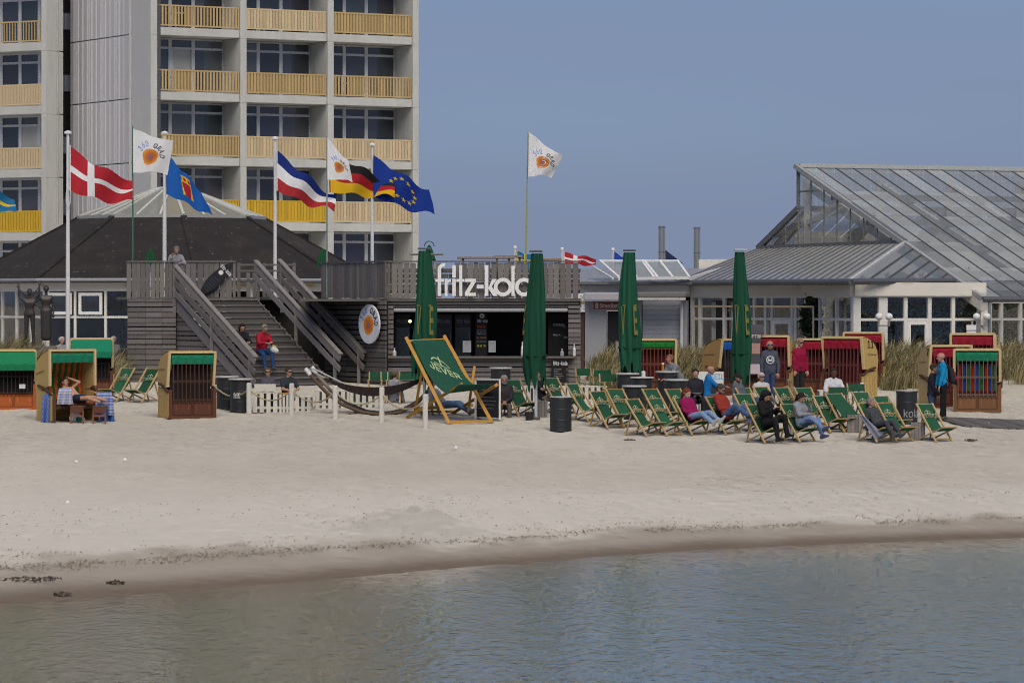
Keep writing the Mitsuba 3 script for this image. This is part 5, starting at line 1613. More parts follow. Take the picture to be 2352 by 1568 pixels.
def gat(v):
    u, w = 0.33 - v[:, 1] * 0.42 + v[:, 0] * 0.22, 0.50 + v[:, 0] * 0.95
    p = gfab(u, w)
    e = 1e-3
    nn = np.cross(gfab(u + e, w) - p, gfab(u, w + e) - p)
    nn /= np.linalg.norm(nn, axis=1, keepdims=True)
    nn *= np.sign(-nn[:, 1:2])
    return p + nn * (v[:, 2:] + 0.006)


for name, m, mat, c, sm in logo(gat, 0.17):
    part(gch, name, m, mat, (0.42, 0.50, 0.26), sm)

# barrels used as tables ------------------------------------------------------
BARR = [(0.280, 0.0), (0.292, 0.015), (0.282, 0.04), (0.282, 0.27), (0.292, 0.285), (0.282, 0.30), (0.282, 0.56), (0.292, 0.575), (0.282, 0.59), (0.282, 0.83), (0.294, 0.85), (0.285, 0.87)]
for px, py, lab, tp_, txt in ((521, 938, 'black barrel table behind the barrel with white letters', 1, None), (552, 944, 'black barrel table with white letters left of the white posts', 1, 'friti'), (1288, 988, 'large plain black barrel on the sand in front of the deck chairs', 1, None),
                         (1150, 915, 'black barrel table with a white top behind the chalk stand', 1, None), (1441, 930, 'black barrel table left behind the third parasol pole', 1, None), (1475, 940, 'black barrel table right of the third parasol pole', 1, None), (1532, 925, 'black barrel table on which the man in the grey hooded top leans', 1, None),
                         (1554, 946, 'black barrel table in front of the leaning man', 1, None), (1457, 962, 'low black barrel table right in front of the third parasol pole', 1, None), (2083, 972, 'black barrel with white lettering left of the standing couple', 1, 'kola')):
    b = on_ground(px, py)
    t = thing('barrel_table', lab, 'barrel', 'black barrel tables on the sand')
    part(t, 'barrel', lathe(BARR, 28, b - [0, 0, .02]), 'satin', (0.022, 0.024, 0.028), 30)
    part(t, 'table_top', lathe([(0.33, .86), (0.335, .87), (0.335, .89), (0.33, .90)] if px not in (1288, 2083) else [(0.29, .858), (0.295, .872), (0.29, .88)], 28, b), 'satin', (0.50, 0.50, 0.48))
    if txt:
        hgt = 0.155 if txt == 'friti' else 0.21
        v, f = arr(meshkit.text_mesh(txt, hgt, 0.004, txt == 'friti'))
        v = v.copy()
        v[:, 0] *= 0.62 if txt == 'friti' else 0.85
        w = v[:, 0].max()
        t0 = -math.pi / 2 + (-0.65 if txt == 'friti' else -0.45)
        th = t0 + v[:, 0] / 0.285
        R = 0.286 + v[:, 2]
        part(t, 'print', (np.stack([b[0] + R * np.cos(th), b[1] + R * np.sin(th), b[2] + (0.36 if txt == 'friti' else 0.17) + v[:, 1]], 1), f), 'matte', (0.6, 0.6, 0.6) if txt == 'friti' else (0.33, 0.33, 0.34))
# wooden crates ---------------------------------------------------------------
for px, py, lab, w, h in ((1243, 957, 'grey wooden crate seat between the parasol pole and the barrel', .34, .42), (1962, 992, 'grey wooden crate behind the blown deck chair', .40, .42), (2107, 1010, 'grey wooden crate between the two right-hand deck chairs', .36, .42), (1815, 993, 'grey wooden crate beside the girl in the grey pullover', .34, .4)):
    b = on_ground(px, py)
    t = thing('wooden_crate', lab, 'crate', 'wooden crate seats')
    for q in range(4):
        x = (q - 1.5) * w / 4
        part(t, 'plank', box(b + V(x, -w / 2, h / 2), (w / 4 - .008, .02, h)), 'wood', wood() * 1.3)
        part(t, 'plank', box(b + V(w / 2 - .011, -w / 2 + w / 4 * (q + .5) + .012, h / 2), (.02, w / 4 - .008, h)), 'wood', wood() * 1.1)
        part(t, 'lid_board', box(b + V(x, 0, h + .012), (w / 4 - .008, w, .022)), 'wood', wood() * 1.3)
    part(t, 'lining', box(b + V(0, 0.005, h / 2 - .01), (w - .05, w - .05, h - .03)), 'matte', (.02, .02, .02))
# white posts with rope ---------------------------------------------------------
PW = (0.60, 0.58, 0.52)
tops = []
for px, pt, pb, lab in ((572, 879, 949, 'first white post from the left, beside the barrels'), (670, 880, 954, 'second white post from the left, beside the white bench'), (770, 885, 962, 'third white post from the left, before the hammock stand'), (877, 889, 968, 'fourth white post from the left, before the hammock'), (977, 905, 983, 'white post nearest the giant deck chair')):
    b = on_ground(px, pb)
    h = (pb - pt) * b[1] / F
    single('white_post', lab, 'post', cbox(b + V(0, 0, h / 2 - .02), (0.135, 0.135, h + .04), 0.025), 'satin', jit(PW, .05), group='white rope posts')
    tops.append(b + V(0, 0, h * 0.80))
start = on_ground(494, 938) + V(0, 0, .62)
for k, (a, b) in enumerate(zip([start] + tops, tops)):
    sag = 0.30 if k else 0.24
    single('rope', ('rope from the closed wicker chair to the first white post', 'rope between the first two white posts', 'rope between the second and third white posts', 'rope between the third and fourth white posts', 'rope between the last two white posts')[k], 'rope',
           tube([a + (b - a) * u - V(0, 0, sag * 4 * u * (1 - u)) for u in np.linspace(0, 1, 18)], 0.022, 7), 'matte', (0.42, 0.35, 0.22), True)
# white pallet benches ---------------------------------------------------------
for px0, px1, py, h, lab, back in ((578, 640, 947, 0.52, 'white slatted bench end behind the first white post', True), (640, 664, 947, 0.50, 'white slatted block with an orange top beside the seated couple', False), (722, 795, 938, 0.48, 'white slatted pallet bench behind the hammock stand', False), (800, 872, 936, 0.46, 'white slatted pallet bench under the hammock', False), (1208, 1290, 935, 0.55, 'white pallet bench behind the second parasol pole', False), (1300, 1395, 930, 0.50, 'white pallet bench behind the deck chairs right of the barrel', False), (676, 716, 944, 0.38, 'white slatted stool right of the second post', False), (1880, 1985, 940, 0.50, 'white pallet bench behind the man in the white jacket', False)):
    a, b = on_ground(px0, py), on_ground(px1, py)
    w = b[0] - a[0]
    t = thing('pallet_bench', lab, 'bench', 'white pallet benches')
    n = max(3, int(w / 0.15))
    c = (a + b) / 2
    for q in range(n):
        x = a[0] + w * (q + .5) / n
        part(t, 'slat', box((x, c[1], c[2] + h / 2), (w / n * .62, 0.025, h)), 'satin', jit(PW, .06))
    part(t, 'rail', box(c + V(0, .02, h * .25), (w, .02, .07)), 'satin', np.array(PW) * .9)
    part(t, 'seat_board', cbox(c + V(0, .28, h + .015), (w, .60, .03), .008), 'satin', (0.38, 0.19, 0.06) if 'orange' in lab else np.array(PW) * 1.0)
    part(t, 'rail', box(c + V(0, .55, h * .5), (w, .03, h * .9)), 'satin', np.array(PW) * .6)
    if back:
        part(t, 'backrest', [box(c + V(0, -.02, h + .16), (w * .8, .03, .20))], 'satin', PW)
# hammock on its bowed stand ----------------------------------------------------
hm = thing('hammock', 'dark brown hammock on a bowed wooden stand behind the white posts', 'hammock')
Yh = on_ground(880, 952)[1]
for dy, c in ((0.0, (0.11, 0.075, 0.05)), (0.75, (0.26, 0.22, 0.18))):
    pts = [P(px, py, Yh + dy + (0 if dy == 0 else .0)) for px, py in ((701, 846), (722, 872), (752, 903), (785, 928), (830, 946), (880, 953), (920, 946), (958, 926), (985, 895), (1000, 852))] if dy == 0 else [P(px, py, Yh + dy) for px, py in ((716, 842), (735, 868), (760, 897), (795, 924), (840, 944), (885, 950), (925, 941), (962, 920), (990, 890), (1006, 850))]
    part(hm, 'bowed_beam', tube(pts, 0.05, 8), 'wood', c, True)
    part(hm, 'white_tip', tube([pts[0], pts[0] + (pts[1] - pts[0]) * .55], 0.056, 8), 'satin', (0.7, 0.7, 0.7))
part(hm, 'floor_beam', beam(P(800, 947, Yh - .1), P(870, 958, Yh + 1.0), 0.1, 0.08), 'wood', (0.2, 0.17, 0.14))
el, er = P(742, 866, Yh + .3), P(996, 855, Yh + .4)
part(hm, 'sling', sheet(lambda u, v: el + (er - el) * u[..., None] - V(0, 0, 1) * (0.46 * 4 * u * (1 - u))[..., None] * (1 - 0.28 * np.cos((v - .5) * 5))[..., None] + V(0, 1, 0) * ((v - .5) * 0.9 * np.sin(u * 3.14) ** .5)[..., None], 30, 9, .01), 'cloth', (0.018, 0.011, 0.009), True)
for a, b in ((P(708, 848, Yh), P(746, 868, Yh + .3)), (P(720, 846, Yh + .7), P(815, 893, Yh + .55)), (P(1000, 856, Yh), P(984, 872, Yh + .4))):
    part(hm, 'strap', tube([a, b], 0.022, 6), 'matte', (0.5, 0.48, 0.46))
# A-board, seagull, signs ------------------------------------------------------
ab = thing('chalk_stand', 'black chalk stand with a white frame beside the giant deck chair', 'chalkboard')
a, b = on_ground(1092, 962), on_ground(1148, 968)
ex = unit((b - a) * [1, 1, 0])
w, h = float(np.linalg.norm((b - a)[:2])), 1.08
tilt = unit(V(-ex[1] * -.22, .22, 1))
for q, d in ((0, 1), (1, -1)):
    o = a + V(0, 0.34 * q, 0)
    u = unit(V(0, .16 * d, 1))
    part(ab, 'panel', slab_poly([o + ex * .05 + u * .06, o + ex * (w - .05) + u * .06, o + ex * (w - .05) + u * (h - .05), o + ex * .05 + u * (h - .05)], 0.015), 'matte', (0.022, 0.024, 0.03))
    for p0, p1 in ((o, o + u * h), (o + ex * w, o + ex * w + u * h)):
        part(ab, 'frame_post', beam(p0, p1, 0.05, 0.04), 'satin', (0.6, 0.58, 0.53))
    part(ab, 'frame_rail', beam(o + u * h, o + ex * w + u * h, 0.05, 0.05), 'satin', (0.6, 0.58, 0.53))
for q in range(7):
    u = unit(V(0, .16, 1))
    o = a + ex * .1 + u * (0.9 - .1 * q) + V(0, -.018, 0)
    part(ab, 'print', beam(o, o + ex * rnd(.2, w - .25), 0.004, 0.022), 'matte', (0.13, 0.14, 0.16))
st = thing('notice_stand', 'white notice stand with light blue letters behind the bald man', 'sign')
b = on_ground(1633, 962)
Ys_ = b[1]
part(st, 'panel', flat(Ys_).blk(xs(1604, Ys_), xs(1662, Ys_), 0, 0.03, zs(880, Ys_), zs(853, Ys_)), 'satin', (0.72, 0.72, 0.70))
part(st, 'board', flat(Ys_).blk(xs(1610, Ys_), xs(1655, Ys_), 0, 0.025, b[2] + .1, zs(881, Ys_)), 'matte', (0.05, 0.055, 0.065))
for px in (1606, 1659):
    part(st, 'leg', flat(Ys_).blk(xs(px - 3, Ys_), xs(px + 3, Ys_), 0.031, 0.06, b[2] - .05, zs(855, Ys_)), 'satin', (0.62, 0.6, 0.55))
part(st, 'print', text_on('SEIL', 0.15, (xs(1630, Ys_), Ys_ - .003, zs(871, Ys_)), (1, 0, 0), (0, 0, 1), .002, .85, True), 'matte', (0.18, 0.42, 0.68))
gu = thing('seagull', 'white gull standing on the sand before the right-hand deck chairs', 'bird')
b = on_ground(2025, 1013)
body = m3.Manifold.hull(m3.Manifold.sphere(0.075, 20).scale((1.5, 1, 1.1)) + m3.Manifold.sphere(0.03, 12).translate((-.17, 0, -.01)))
body = (body.rotate((0, -38, 0)).translate((0, 0, .17)) + m3.Manifold.hull(m3.Manifold.sphere(0.045, 16).translate((.07, 0, .33)) + m3.Manifold.sphere(0.05, 16).translate((.05, 0, .23))) + m3.Manifold.hull(m3.Manifold.sphere(.014, 8).translate((.11, 0, .325)) + m3.Manifold.sphere(.004, 6).translate((.155, 0, .315)))).refine_to_length(.02)
part(gu, 'body', move(body, -1.2, b), 'matte', (0.72, 0.72, 0.72), True)
part(gu, 'wing', move(m3.Manifold.sphere(0.06, 16).scale((1.9, .35, .8)).rotate((0, -30, 0)).translate((-.04, .075, .17)), -1.2, b), 'matte', (0.35, 0.36, 0.39), True)
part(gu, 'wing', move(m3.Manifold.sphere(0.06, 16).scale((1.9, .35, .8)).rotate((0, -30, 0)).translate((-.04, -.075, .17)), -1.2, b), 'matte', (0.35, 0.36, 0.39), True)
for y in (-.025, .025):
    part(gu, 'leg', move(tube([(0, y, .11), (.01, y, 0), (.045, y, 0)], .007, 6), -1.2, b), 'matte', (0.5, 0.3, 0.15))
fb = thing('feather_banner', 'dark feather banner with a pink panel behind the fourth parasol', 'banner')
Yf = 112.0
part(fb, 'cloth', sheet(lambda u, v: P(1723, 860, Yf) + (P(1723, 745, Yf) - P(1723, 860, Yf)) * v[..., None] + V(1, 0, 0) * (u * (0.30 + .12 * np.clip(v * 3 - 2, 0, 1)))[..., None] + V(0, .05, 0) * np.sin(6 * v)[..., None], 6, 20, .004), 'cloth', (0.085, 0.085, 0.10), True)
part(fb, 'panel', sheet(lambda u, v: P(1724, 812, Yf - .012) + (P(1724, 788, Yf - .012) - P(1724, 812, Yf - .012)) * v[..., None] + V(1, 0, 0) * (u * .28)[..., None] + V(0, .05, 0) * np.sin(6 * (.42 + .2 * v))[..., None], 6, 6), 'cloth', (0.50, 0.30, 0.26), True)
part(fb, 'panel', sheet(lambda u, v: P(1724, 858, Yf - .012) + (P(1724, 836, Yf - .012) - P(1724, 858, Yf - .012)) * v[..., None] + V(1, 0, 0) * (u * .28)[..., None] + V(0, .05, 0) * np.sin(6 * (.02 + .2 * v))[..., None], 6, 6), 'cloth', (0.5, 0.42, 0.48), True)
part(fb, 'print', text_on('FTW', 0.10, P(1726, 776, Yf - .06), (1, 0, 0), (0, 0, 1), .002, .9, True), 'matte', (0.6, 0.55, 0.55))
part(fb, 'pole', tube([V(P(1722, 700, Yf)[0], Yf, gz(P(1722, 700, Yf)[0], Yf)), P(1722, 742, Yf)], .014, 6), 'satin', (0.3, 0.3, 0.3))
wb = thing('wooden_rod', 'long wooden awning rod slung in front of the hall windows', 'rod')
part(wb, 'shaft', beam(P(1592, 703, 125.0), P(1868, 704, 121.5), 0.05, 0.06), 'wood', (0.34, 0.26, 0.16))
part(wb, 'post', tube([P(1868, 704, 121.5), V(P(1868, 704, 121.5)[0], 121.5, 2.2)], .03, 6), 'wood', (0.3, 0.28, 0.25))
part(wb, 'post', tube([P(1594, 703, 124.98), V(P(1594, 703, 124.98)[0], 124.98, 2.2)], .03, 6), 'wood', (0.3, 0.28, 0.25))
for px, py, lab in ((1520, 779, 'left grey wooden post in the grass before the roller shutter'), (1546, 781, 'right grey wooden post in the grass before the roller shutter'), (1418, 785, 'pale stump post in the grass before the dark shop door'), (1685, 780, 'grey post behind the fourth parasol'), (1830, 782, 'grey wooden post behind the woman in red'), (2112, 786, 'grey wooden post in the grass before the glass door'), (2255, 778, 'grey wooden post beside the hall corner pier')):
    t = P(px, py, 119.0)
    single('wooden_post', lab, 'post', cbox((t[0], t[1], (t[2] + 2.2) / 2), (0.13, 0.13, t[2] - 2.2), .02), 'wood', wood() * 1.5, group='grey posts in the dune grass')
sp_ = thing('sign_post', 'grey post with two white plates before the hall corner pier', 'sign')
part(sp_, 'post', tube([P(2233, 738, 118.2), V(P(2233, 738, 118.2)[0], 118.2, 2.4)], .03, 8), 'satin', (0.35, 0.36, 0.38))
part(sp_, 'plate', box(P(2231, 752, 118.15), (0.30, .02, .16)), 'satin', (0.75, 0.75, 0.75))
part(sp_, 'plate', box(P(2231, 764, 118.15), (0.30, .02, .11)), 'satin', (0.72, 0.72, 0.72))
bs_ = thing('beach_shelter', 'small black and grey pitched shelter in the grass before the hall corner', 'tent')
a = P(2232, 800, 119.2)
part(bs_, 'black_side', slab_poly([a + V(-.38, -.2, -.25), a + V(.0, -.35, -.25), a + V(-.06, 0, .42)], .02), 'cloth', (0.015, 0.015, 0.017))
part(bs_, 'grey_side', slab_poly([a + V(.0, -.35, -.25), a + V(.45, .1, -.25), a + V(.40, .15, .36), a + V(-.06, 0, .42)], .02), 'cloth', (0.30, 0.33, 0.40))
mat = thing('walkway_mat', 'dark plank walkway on the sand at the right edge below the standing couple', 'walkway')
for q in range(22):
    a = on_ground(2185 + q * 9.5, 970 + q * 0.35)
    part(mat, 'plank', box(a + V(0, 0, .015), (0.11, 2.6, .03), np.array([unit(V(1, .25, .0)), unit(V(-.25, 1, .075)), UP])), 'wood', wood() * .62)
bk = thing('black_bucket', 'small black bucket at the foot of the second parasol pole', 'bucket')
b = on_ground(1216, 965)
part(bk, 'pail', lathe([(.10, 0), (.13, .22), (.135, .23)], 16, b), 'satin', (.02, .02, .022))
part(bk, 'handle', tube([b + V(.13 * math.cos(t), 0, .23 + .13 * math.sin(t)) for t in np.linspace(0, 3.14, 10)], .008, 5), 'satin', (.1, .1, .1))
for px, py, Y0, lab in ((1484 - 6, 868, 1, 'white tumbler on the barrel left of the third parasol'), (1918 + 4, 895, 2, 'tall white jug on the bench left of the man in the white jacket'), (1980, 895, 3, 'white jug on the bench right of the man in the white jacket')):
    Yq = (on_ground(1120, 965)[1] + .17, on_ground(1441, 930)[1], on_ground(1930, 940)[1] + .3, on_ground(1930, 940)[1] + .3)[Y0]
    c = P(px, py, Yq)
    single('white_jug', lab, 'jug', lathe([(.05, 0), (.06, .02), (.055, .22), (.045, .25)], 14, c - [0, 0, .05]), 'satin', (0.7, 0.7, 0.68))
# folding armchairs with green canvas -----------------------------------------
FA = []
for y in (-.26, .26):
    FA += [('leg', beam((-.22, y, 0), (.24, y, .46), .03, .04, (0, 1, 0)), 'wood', WOODL, False), ('leg', beam((.24, y, 0), (-.22, y, .46), .03, .04, (0, 1, 0)), 'wood', WOODL, False), ('back_post', beam((-.22, y, .44), (-.30, y, .88), .03, .035, (0, 1, 0)), 'wood', WOODL, False), ('armrest', beam((-.25, y, .64), (.24, y, .64), .05, .025), 'wood', WOODL, False), ('arm_post', beam((.22, y, .44), (.22, y, .63), .03, .03), 'wood', WOODL, False)]
FA += [('backrest', sheet(lambda u, v: np.stack([-.285 - .03 * np.sin(u * 3.14) + .0 * v, (u - .5) * .52, .66 + .2 * v], -1), 8, 3, .006), 'cloth', CANVAS, True), ('seat', sheet(lambda u, v: np.stack([-.22 + .44 * v, (u - .5) * .52, .45 - .03 * np.sin(u * 3.14)], -1), 8, 4, .006), 'cloth', CANVAS, True)]
ARM = {}
for key, px, py, rz, lab in (('1', 868, 925, -1.6, 'green folding armchair left of the seated guest behind the hammock'), ('2', 897, 925, -1.5, 'green folding armchair in the middle behind the hammock'), ('3', 940, 925, 1.55, 'green folding armchair right of the guest behind the hammock'), ('4', 1385, 918, 1.5, 'green folding armchair beside the grass right of the bar'), ('5', 1404, 930, -1.3, 'second green folding armchair right of the bar, nearer the barrels'), ('6', 1352, 915, -1.0, 'folding armchair close to the bar corner'), ('w', 1922, 962, 1.6, 'green folding armchair of the man in the white jacket, seen from behind'), ('x', 1975, 955, -1.3, 'green folding armchair right of the man in the white jacket')):
    b = on_ground(px, py)
    t = thing('folding_armchair', lab, 'armchair', 'green folding armchairs')
    put(t, FA, b, rz)
    ARM[key] = (b, rz)

# ---------------------------------------------------------------- wicker beach chairs
WICK = (0.46, 0.32, 0.12)


def wicker_chair(label, px, py, rz, awn, gate=None, drawer=(0.10, 0.035, 0.018), tilt=0.0, number=None, sc=1.0, open_=False, aw_drop=0.17, wick=WICK, numside=1, long_awn=False):
    """px, py: foot of the front in the picture; faces along +x before turning"""
    b = on_ground(px, py)
    t = thing('wicker_beach_chair', label, 'beach chair', 'roofed wicker beach chairs')
    Wd, wk = 1.24, np.array(wick)
    h2 = Wd / 2
    pl = lambda name, m, mat, c, sm=False, lab=None, par=t: part(par, name, move(m, rz, b + [0, 0, -.02], sc), mat, c, sm, lab)
    ax = lambda x, z: V(x * math.cos(tilt) + (z - .75) * math.sin(tilt) * 1.0 if z > .75 else x, 0, .75 + (z - .75) * math.cos(tilt) - x * math.sin(tilt) if z > .75 else z)
    # base
    side = [(-.42, 0), (.36, 0), (.36, .62), (.30, .70), (-.44, .78)]
    for s in (-1, 1):
        v = np.array([(x, s * h2, z) for x, z in side])
        pl('base_side', slab_poly(v[::-1] if s > 0 else v, .05, (0, s, 0)), 'wicker', jit(wk, .05))
        for q in range(6):
            x = -.40 + q * .135
            pl('base_slat', box((x + .06, s * (h2 + .006), .33), (.118, .014, .60)), 'wicker', jit(wk * 1.02, .06))
    pl('base_back', box((-.43, 0, .39), (.03, Wd - .1, .76)), 'wicker', wk)
    pl('seat', cbox((-.06, 0, .42), (.74, Wd - .12, .10), .03), 'cloth', (0.28, 0.06, 0.03) if open_ else (0.03, 0.02, 0.02))
    dr = np.array(drawer)
    if not open_:
        pl('front_panel', box((.365, 0, .21), (.03, Wd, .42)), 'wood', dr * .75)
        for s in (-1, 1):
            pl('drawer', cbox((.386, s * .27, .22), (.022, .46, .26), .008), 'wood', jit(dr * 1.2, .08))
            for o in (-.16, .16):
                pl('drawer_handle', box((.40, s * .27 + o, .27), (.014, .02, .14)), 'wood', dr * 1.9)
        pl('plinth', box((.372, 0, .03), (.05, Wd + .02, .07)), 'wood', dr * 1.3)
        pl('corner_post', box((.372, -h2 + .04, .36), (.055, .09, .70)), 'wood', dr * 1.15)
        pl('corner_post', box((.372, h2 - .04, .36), (.055, .09, .70)), 'wood', dr * 1.15)
    else:
        pl('front_panel', box((.34, 0, .36), (.03, Wd - .1, .10)), 'wood', (0.07, 0.035, 0.02))
        pl('corner_post', box((.362, -h2 + .05, .33), (.05, .11, .66)), 'wood', (0.09, 0.05, 0.03))
        pl('corner_post', box((.362, h2 - .05, .33), (.05, .11, .66)), 'wood', (0.09, 0.05, 0.03))
    # armrest boards, brown
    for s in (-1, 1):
        pl('armrest', [beam((-.30, s * (h2 + .02), .86), (.02, s * (h2 + .02), .80), .05, .05), beam((.02, s * (h2 + .02), .80), (.38, s * (h2 + .02), .66), .05, .05)], 'wood', (0.085, 0.045, 0.025))
    # hood
    prof = [(-.45, .78), (-.50, 1.05), (-.44, 1.32), (-.28, 1.50), (-.05, 1.60), (.18, 1.645), (.30, 1.64), (.34, 1.60), (.24, .84), (.05, .80)]
    hp = [ax(x, z) for x, z in prof]
    for s in (-1, 1):
        v = np.array([p + V(0, s * (h2 - .01), 0) for p in hp])
        pl('hood_side', slab_poly(v if s > 0 else v[::-1], .045, (0, s, 0)), 'wicker', jit(wk, .04))
        a0, a1 = ax(-.38, 1.20), ax(.06, 1.22)
        pl('hood_seam', beam(a0 + V(0, s * (h2 + .0), 0), a1 + V(0, s * (h2 + .0), 0), .02, .02), 'wicker', wk * .45)
    bk = [(-.44, .80)] + prof[1:7]
    bp = np.array([ax(x, z) for x, z in bk])
    from scipy.interpolate import CubicSpline as CS
    cc = CS(np.linspace(0, 1, len(bp)), bp)
    pl('hood_back', sheet(lambda u, v: cc(u) + V(0, 1, 0) * ((v - .5) * (Wd - .1))[..., None], 22, 3, -.04), 'wicker', jit(wk, .04), True)
    # pale frame of the opening
    fr = np.array([.62, .47, .24]) if wk[0] > .3 else wk * 1.3
    f0, f1 = ax(.235, .82), ax(.355, 1.635)
    for s in (-1, 1):
        pl('hood_frame', beam(f0 + V(.012, s * (h2 - .02), 0), f1 + V(.012, s * (h2 - .02), 0), .07, .05), 'wood', fr)
    pl('hood_frame', beam(f1 + V(.014, -h2 + .0, .02), f1 + V(.014, h2 - .0, .02), .07, .05), 'wood', fr)
    # awning
    aw = np.array(awn)
    top0 = f1 + (V(.045, 0, -.02) if long_awn else V(.0, 0, -.045))
    out = .30 if long_awn else .035
    dz = .34 if long_awn else .06
    ed = top0 + V(out, 0, -dz)
    hw = h2 - (.02 if long_awn else .075)
    pl('awning', sheet(lambda u, v: top0 + (ed - top0) * u[..., None] + V(0, 1, 0) * ((v - .5) * 2 * hw)[..., None] + V(0, 0, -.012) * np.cos(v * 20)[..., None] * u[..., None], 6, 26, .008), 'cloth', aw, True)
    pl('valance', sheet(lambda u, v: ed + V(.01, 0, -aw_drop) * u[..., None] + V(0, 1, 0) * ((v - .5) * 2 * hw)[..., None] + V(.015, 0, 0) * np.sin(v * 31)[..., None] * u[..., None], 5, 40, .006), 'cloth', aw * .82, True)
    for s in (-1, 1):
        low = ax(.30, 1.22 if not long_awn else 1.16)
        pl('awning_side', slab_poly(np.array([top0 + V(0, s * hw, 0), ed + V(0, s * hw, 0), ed + V(.0, s * hw, -aw_drop), low + V(.06, s * hw, 0)])[:: s], .008, (0, s, 0)), 'cloth', aw * .9)
    # inside: cushions or slatted gate
    if open_:
        sb = ax(-.30, .55) if False else V(-.30, 0, .50)
        st = ax(-.16, 1.48)
        nst = 14
        for q in range(nst):
            y0, y1 = (q / nst - .5) * (Wd - .14), ((q + 1) / nst - .5) * (Wd - .14)
            pl('cushion_stripe', sheet(lambda u, v: sb + (st - sb) * u[..., None] + V(-.12, 0, 0) * np.sin(u * 3.14)[..., None] + V(0, 1, 0) * (y0 + (y1 - y0) * v)[..., None] + V(.02, 0, 0) * np.cos(u * 25)[..., None], 18, 2, .02), 'cloth', (0.52, 0.11, 0.025) if q % 2 else (0.03, 0.12, 0.03), True)
    if gate is not None:
        gc = np.array(gate)
        g0, g1 = V(.40, 0, .40), ax(.30, 1.42) + V(.07, 0, 0)
        wg = Wd - .18
        ng = 10
        for q in range(ng):
            y = (q / (ng - 1) - .5) * (wg - .06)
            pl('gate_slat', beam(g0 + V(0, y, 0), g1 + V(0, y, 0), .055, .02, (0, 1, 0)), 'wood', jit(gc, .14))
        for u_ in (.06, .52, .97):
            pl('gate_rail', beam(g0 + (g1 - g0) * u_ + V(-.016, -wg / 2, 0), g0 + (g1 - g0) * u_ + V(-.016, wg / 2, 0), .05, .02, (1, 0, 0)), 'wood', gc * .8)
        pl('inner_cushion', slab_poly([(.28, -wg / 2, .45), (.28, wg / 2, .45), tuple(ax(.05, 1.40) + V(0, wg / 2, 0)), tuple(ax(.05, 1.40) + V(0, -wg / 2, 0))], .02), 'cloth', (0.022, 0.018, 0.018) if 'red' not in label and 'many' not in label else (0.085, 0.010, 0.014))
    if number:
        s = numside
        o = ax(.10, 1.38) + V(0, s * (h2 + .003), 0)
        m = text_on(number, .20, o, V(-s, 0, 0), V(0, 0, 1), .004, 1.0)
        pl('number', m, 'matte', (0.04, 0.035, 0.03))
    return t, b, rz


d2 = math.radians
GRA, REDA = (0.012, 0.20, 0.085), (0.30, 0.010, 0.03)
wicker_chair('wicker beach chair with a long bright green awning at the left edge, orange drawers', 32, 938, d2(-84), GRA, (0.06, 0.028, 0.018), (0.34, 0.085, 0.02), .05, None, 1.0, long_awn=True)
OPENC = wicker_chair('open wicker beach chair with orange and green striped cushions under the sunbather', 156, 966, d2(-56), (0.010, 0.19, 0.105), None, tilt=-.16, sc=1.12, open_=True)
wicker_chair('wicker beach chair with a green awning half hidden behind the striped one', 212, 905, d2(-86), (0.010, 0.20, 0.11), (0.03, 0.02, 0.018), tilt=0.02, long_awn=True)
wicker_chair('closed wicker beach chair with a green awning and dark brown gate beside the barrels', 430, 958, d2(-66), (0.010, 0.19, 0.10), (0.075, 0.035, 0.025), (0.10, 0.035, 0.02), .03, None, 1.08)
wicker_chair('wicker beach chair with a green awning and red-brown gate behind the leaning man', 1504, 905, d2(-86), (0.010, 0.17, 0.03), (0.16, 0.055, 0.032), tilt=.0, sc=0.98, aw_drop=.10)
wicker_chair('brown wicker beach chair with a blue awning behind the fourth parasol', 1672, 905, d2(-48), (0.015, 0.10, 0.42), (0.05, 0.04, 0.04), sc=.98, wick=(0.33, 0.20, 0.085))
wicker_chair('wicker beach chair with a red awning behind the man in the grey hooded top', 1768, 905, d2(-104), REDA, (0.09, 0.03, 0.03), sc=1.04)
wicker_chair('wicker beach chair with a red awning and gate right of the woman in red', 1880, 904, d2(-100), REDA, (0.11, 0.045, 0.04), sc=.98)
wicker_chair('wicker beach chair numbered eleven with a red awning, yellow side to the right', 1950, 916, d2(-126), REDA, (0.12, 0.04, 0.038), number='11', sc=1.08, numside=1, wick=(0.52, 0.36, 0.13))
wicker_chair('wicker beach chair with a brown top edge behind the one numbered eleven', 1985, 886, d2(-100), REDA, (0.12, 0.03, 0.03), sc=.98)
wicker_chair('wicker beach chair numbered seven with a red awning behind the standing couple', 2172, 932, d2(-72), REDA, (0.15, 0.035, 0.045), number='7', sc=1.03, numside=-1, wick=(0.43, 0.31, 0.15))
wicker_chair('wicker beach chair numbered five with a red awning, hindmost of the right-hand group', 2240, 905, d2(-108), REDA, (0.12, 0.03, 0.03), number='5', sc=1.08, numside=1, wick=(0.46, 0.34, 0.16))
SK12 = wicker_chair('wicker beach chair with a green awning and many-coloured cushions at the right', 2245, 944, d2(-98), (0.010, 0.19, 0.10), (0.16, 0.115, 0.095), (0.15, 0.07, 0.03), .02, None, 1.04, wick=(0.45, 0.33, 0.16))
t, b, rz = SK12
for q in range(9):
    c = ((0.30, 0.03, 0.02), (0.02, 0.06, 0.30), (0.03, 0.16, 0.05))[q % 3]
    part(t, 'cushion_stripe', move(box(((.245), -.46 + q * .115, .86), (.02, .07, .78)), rz, b, 1.04), 'cloth', c)
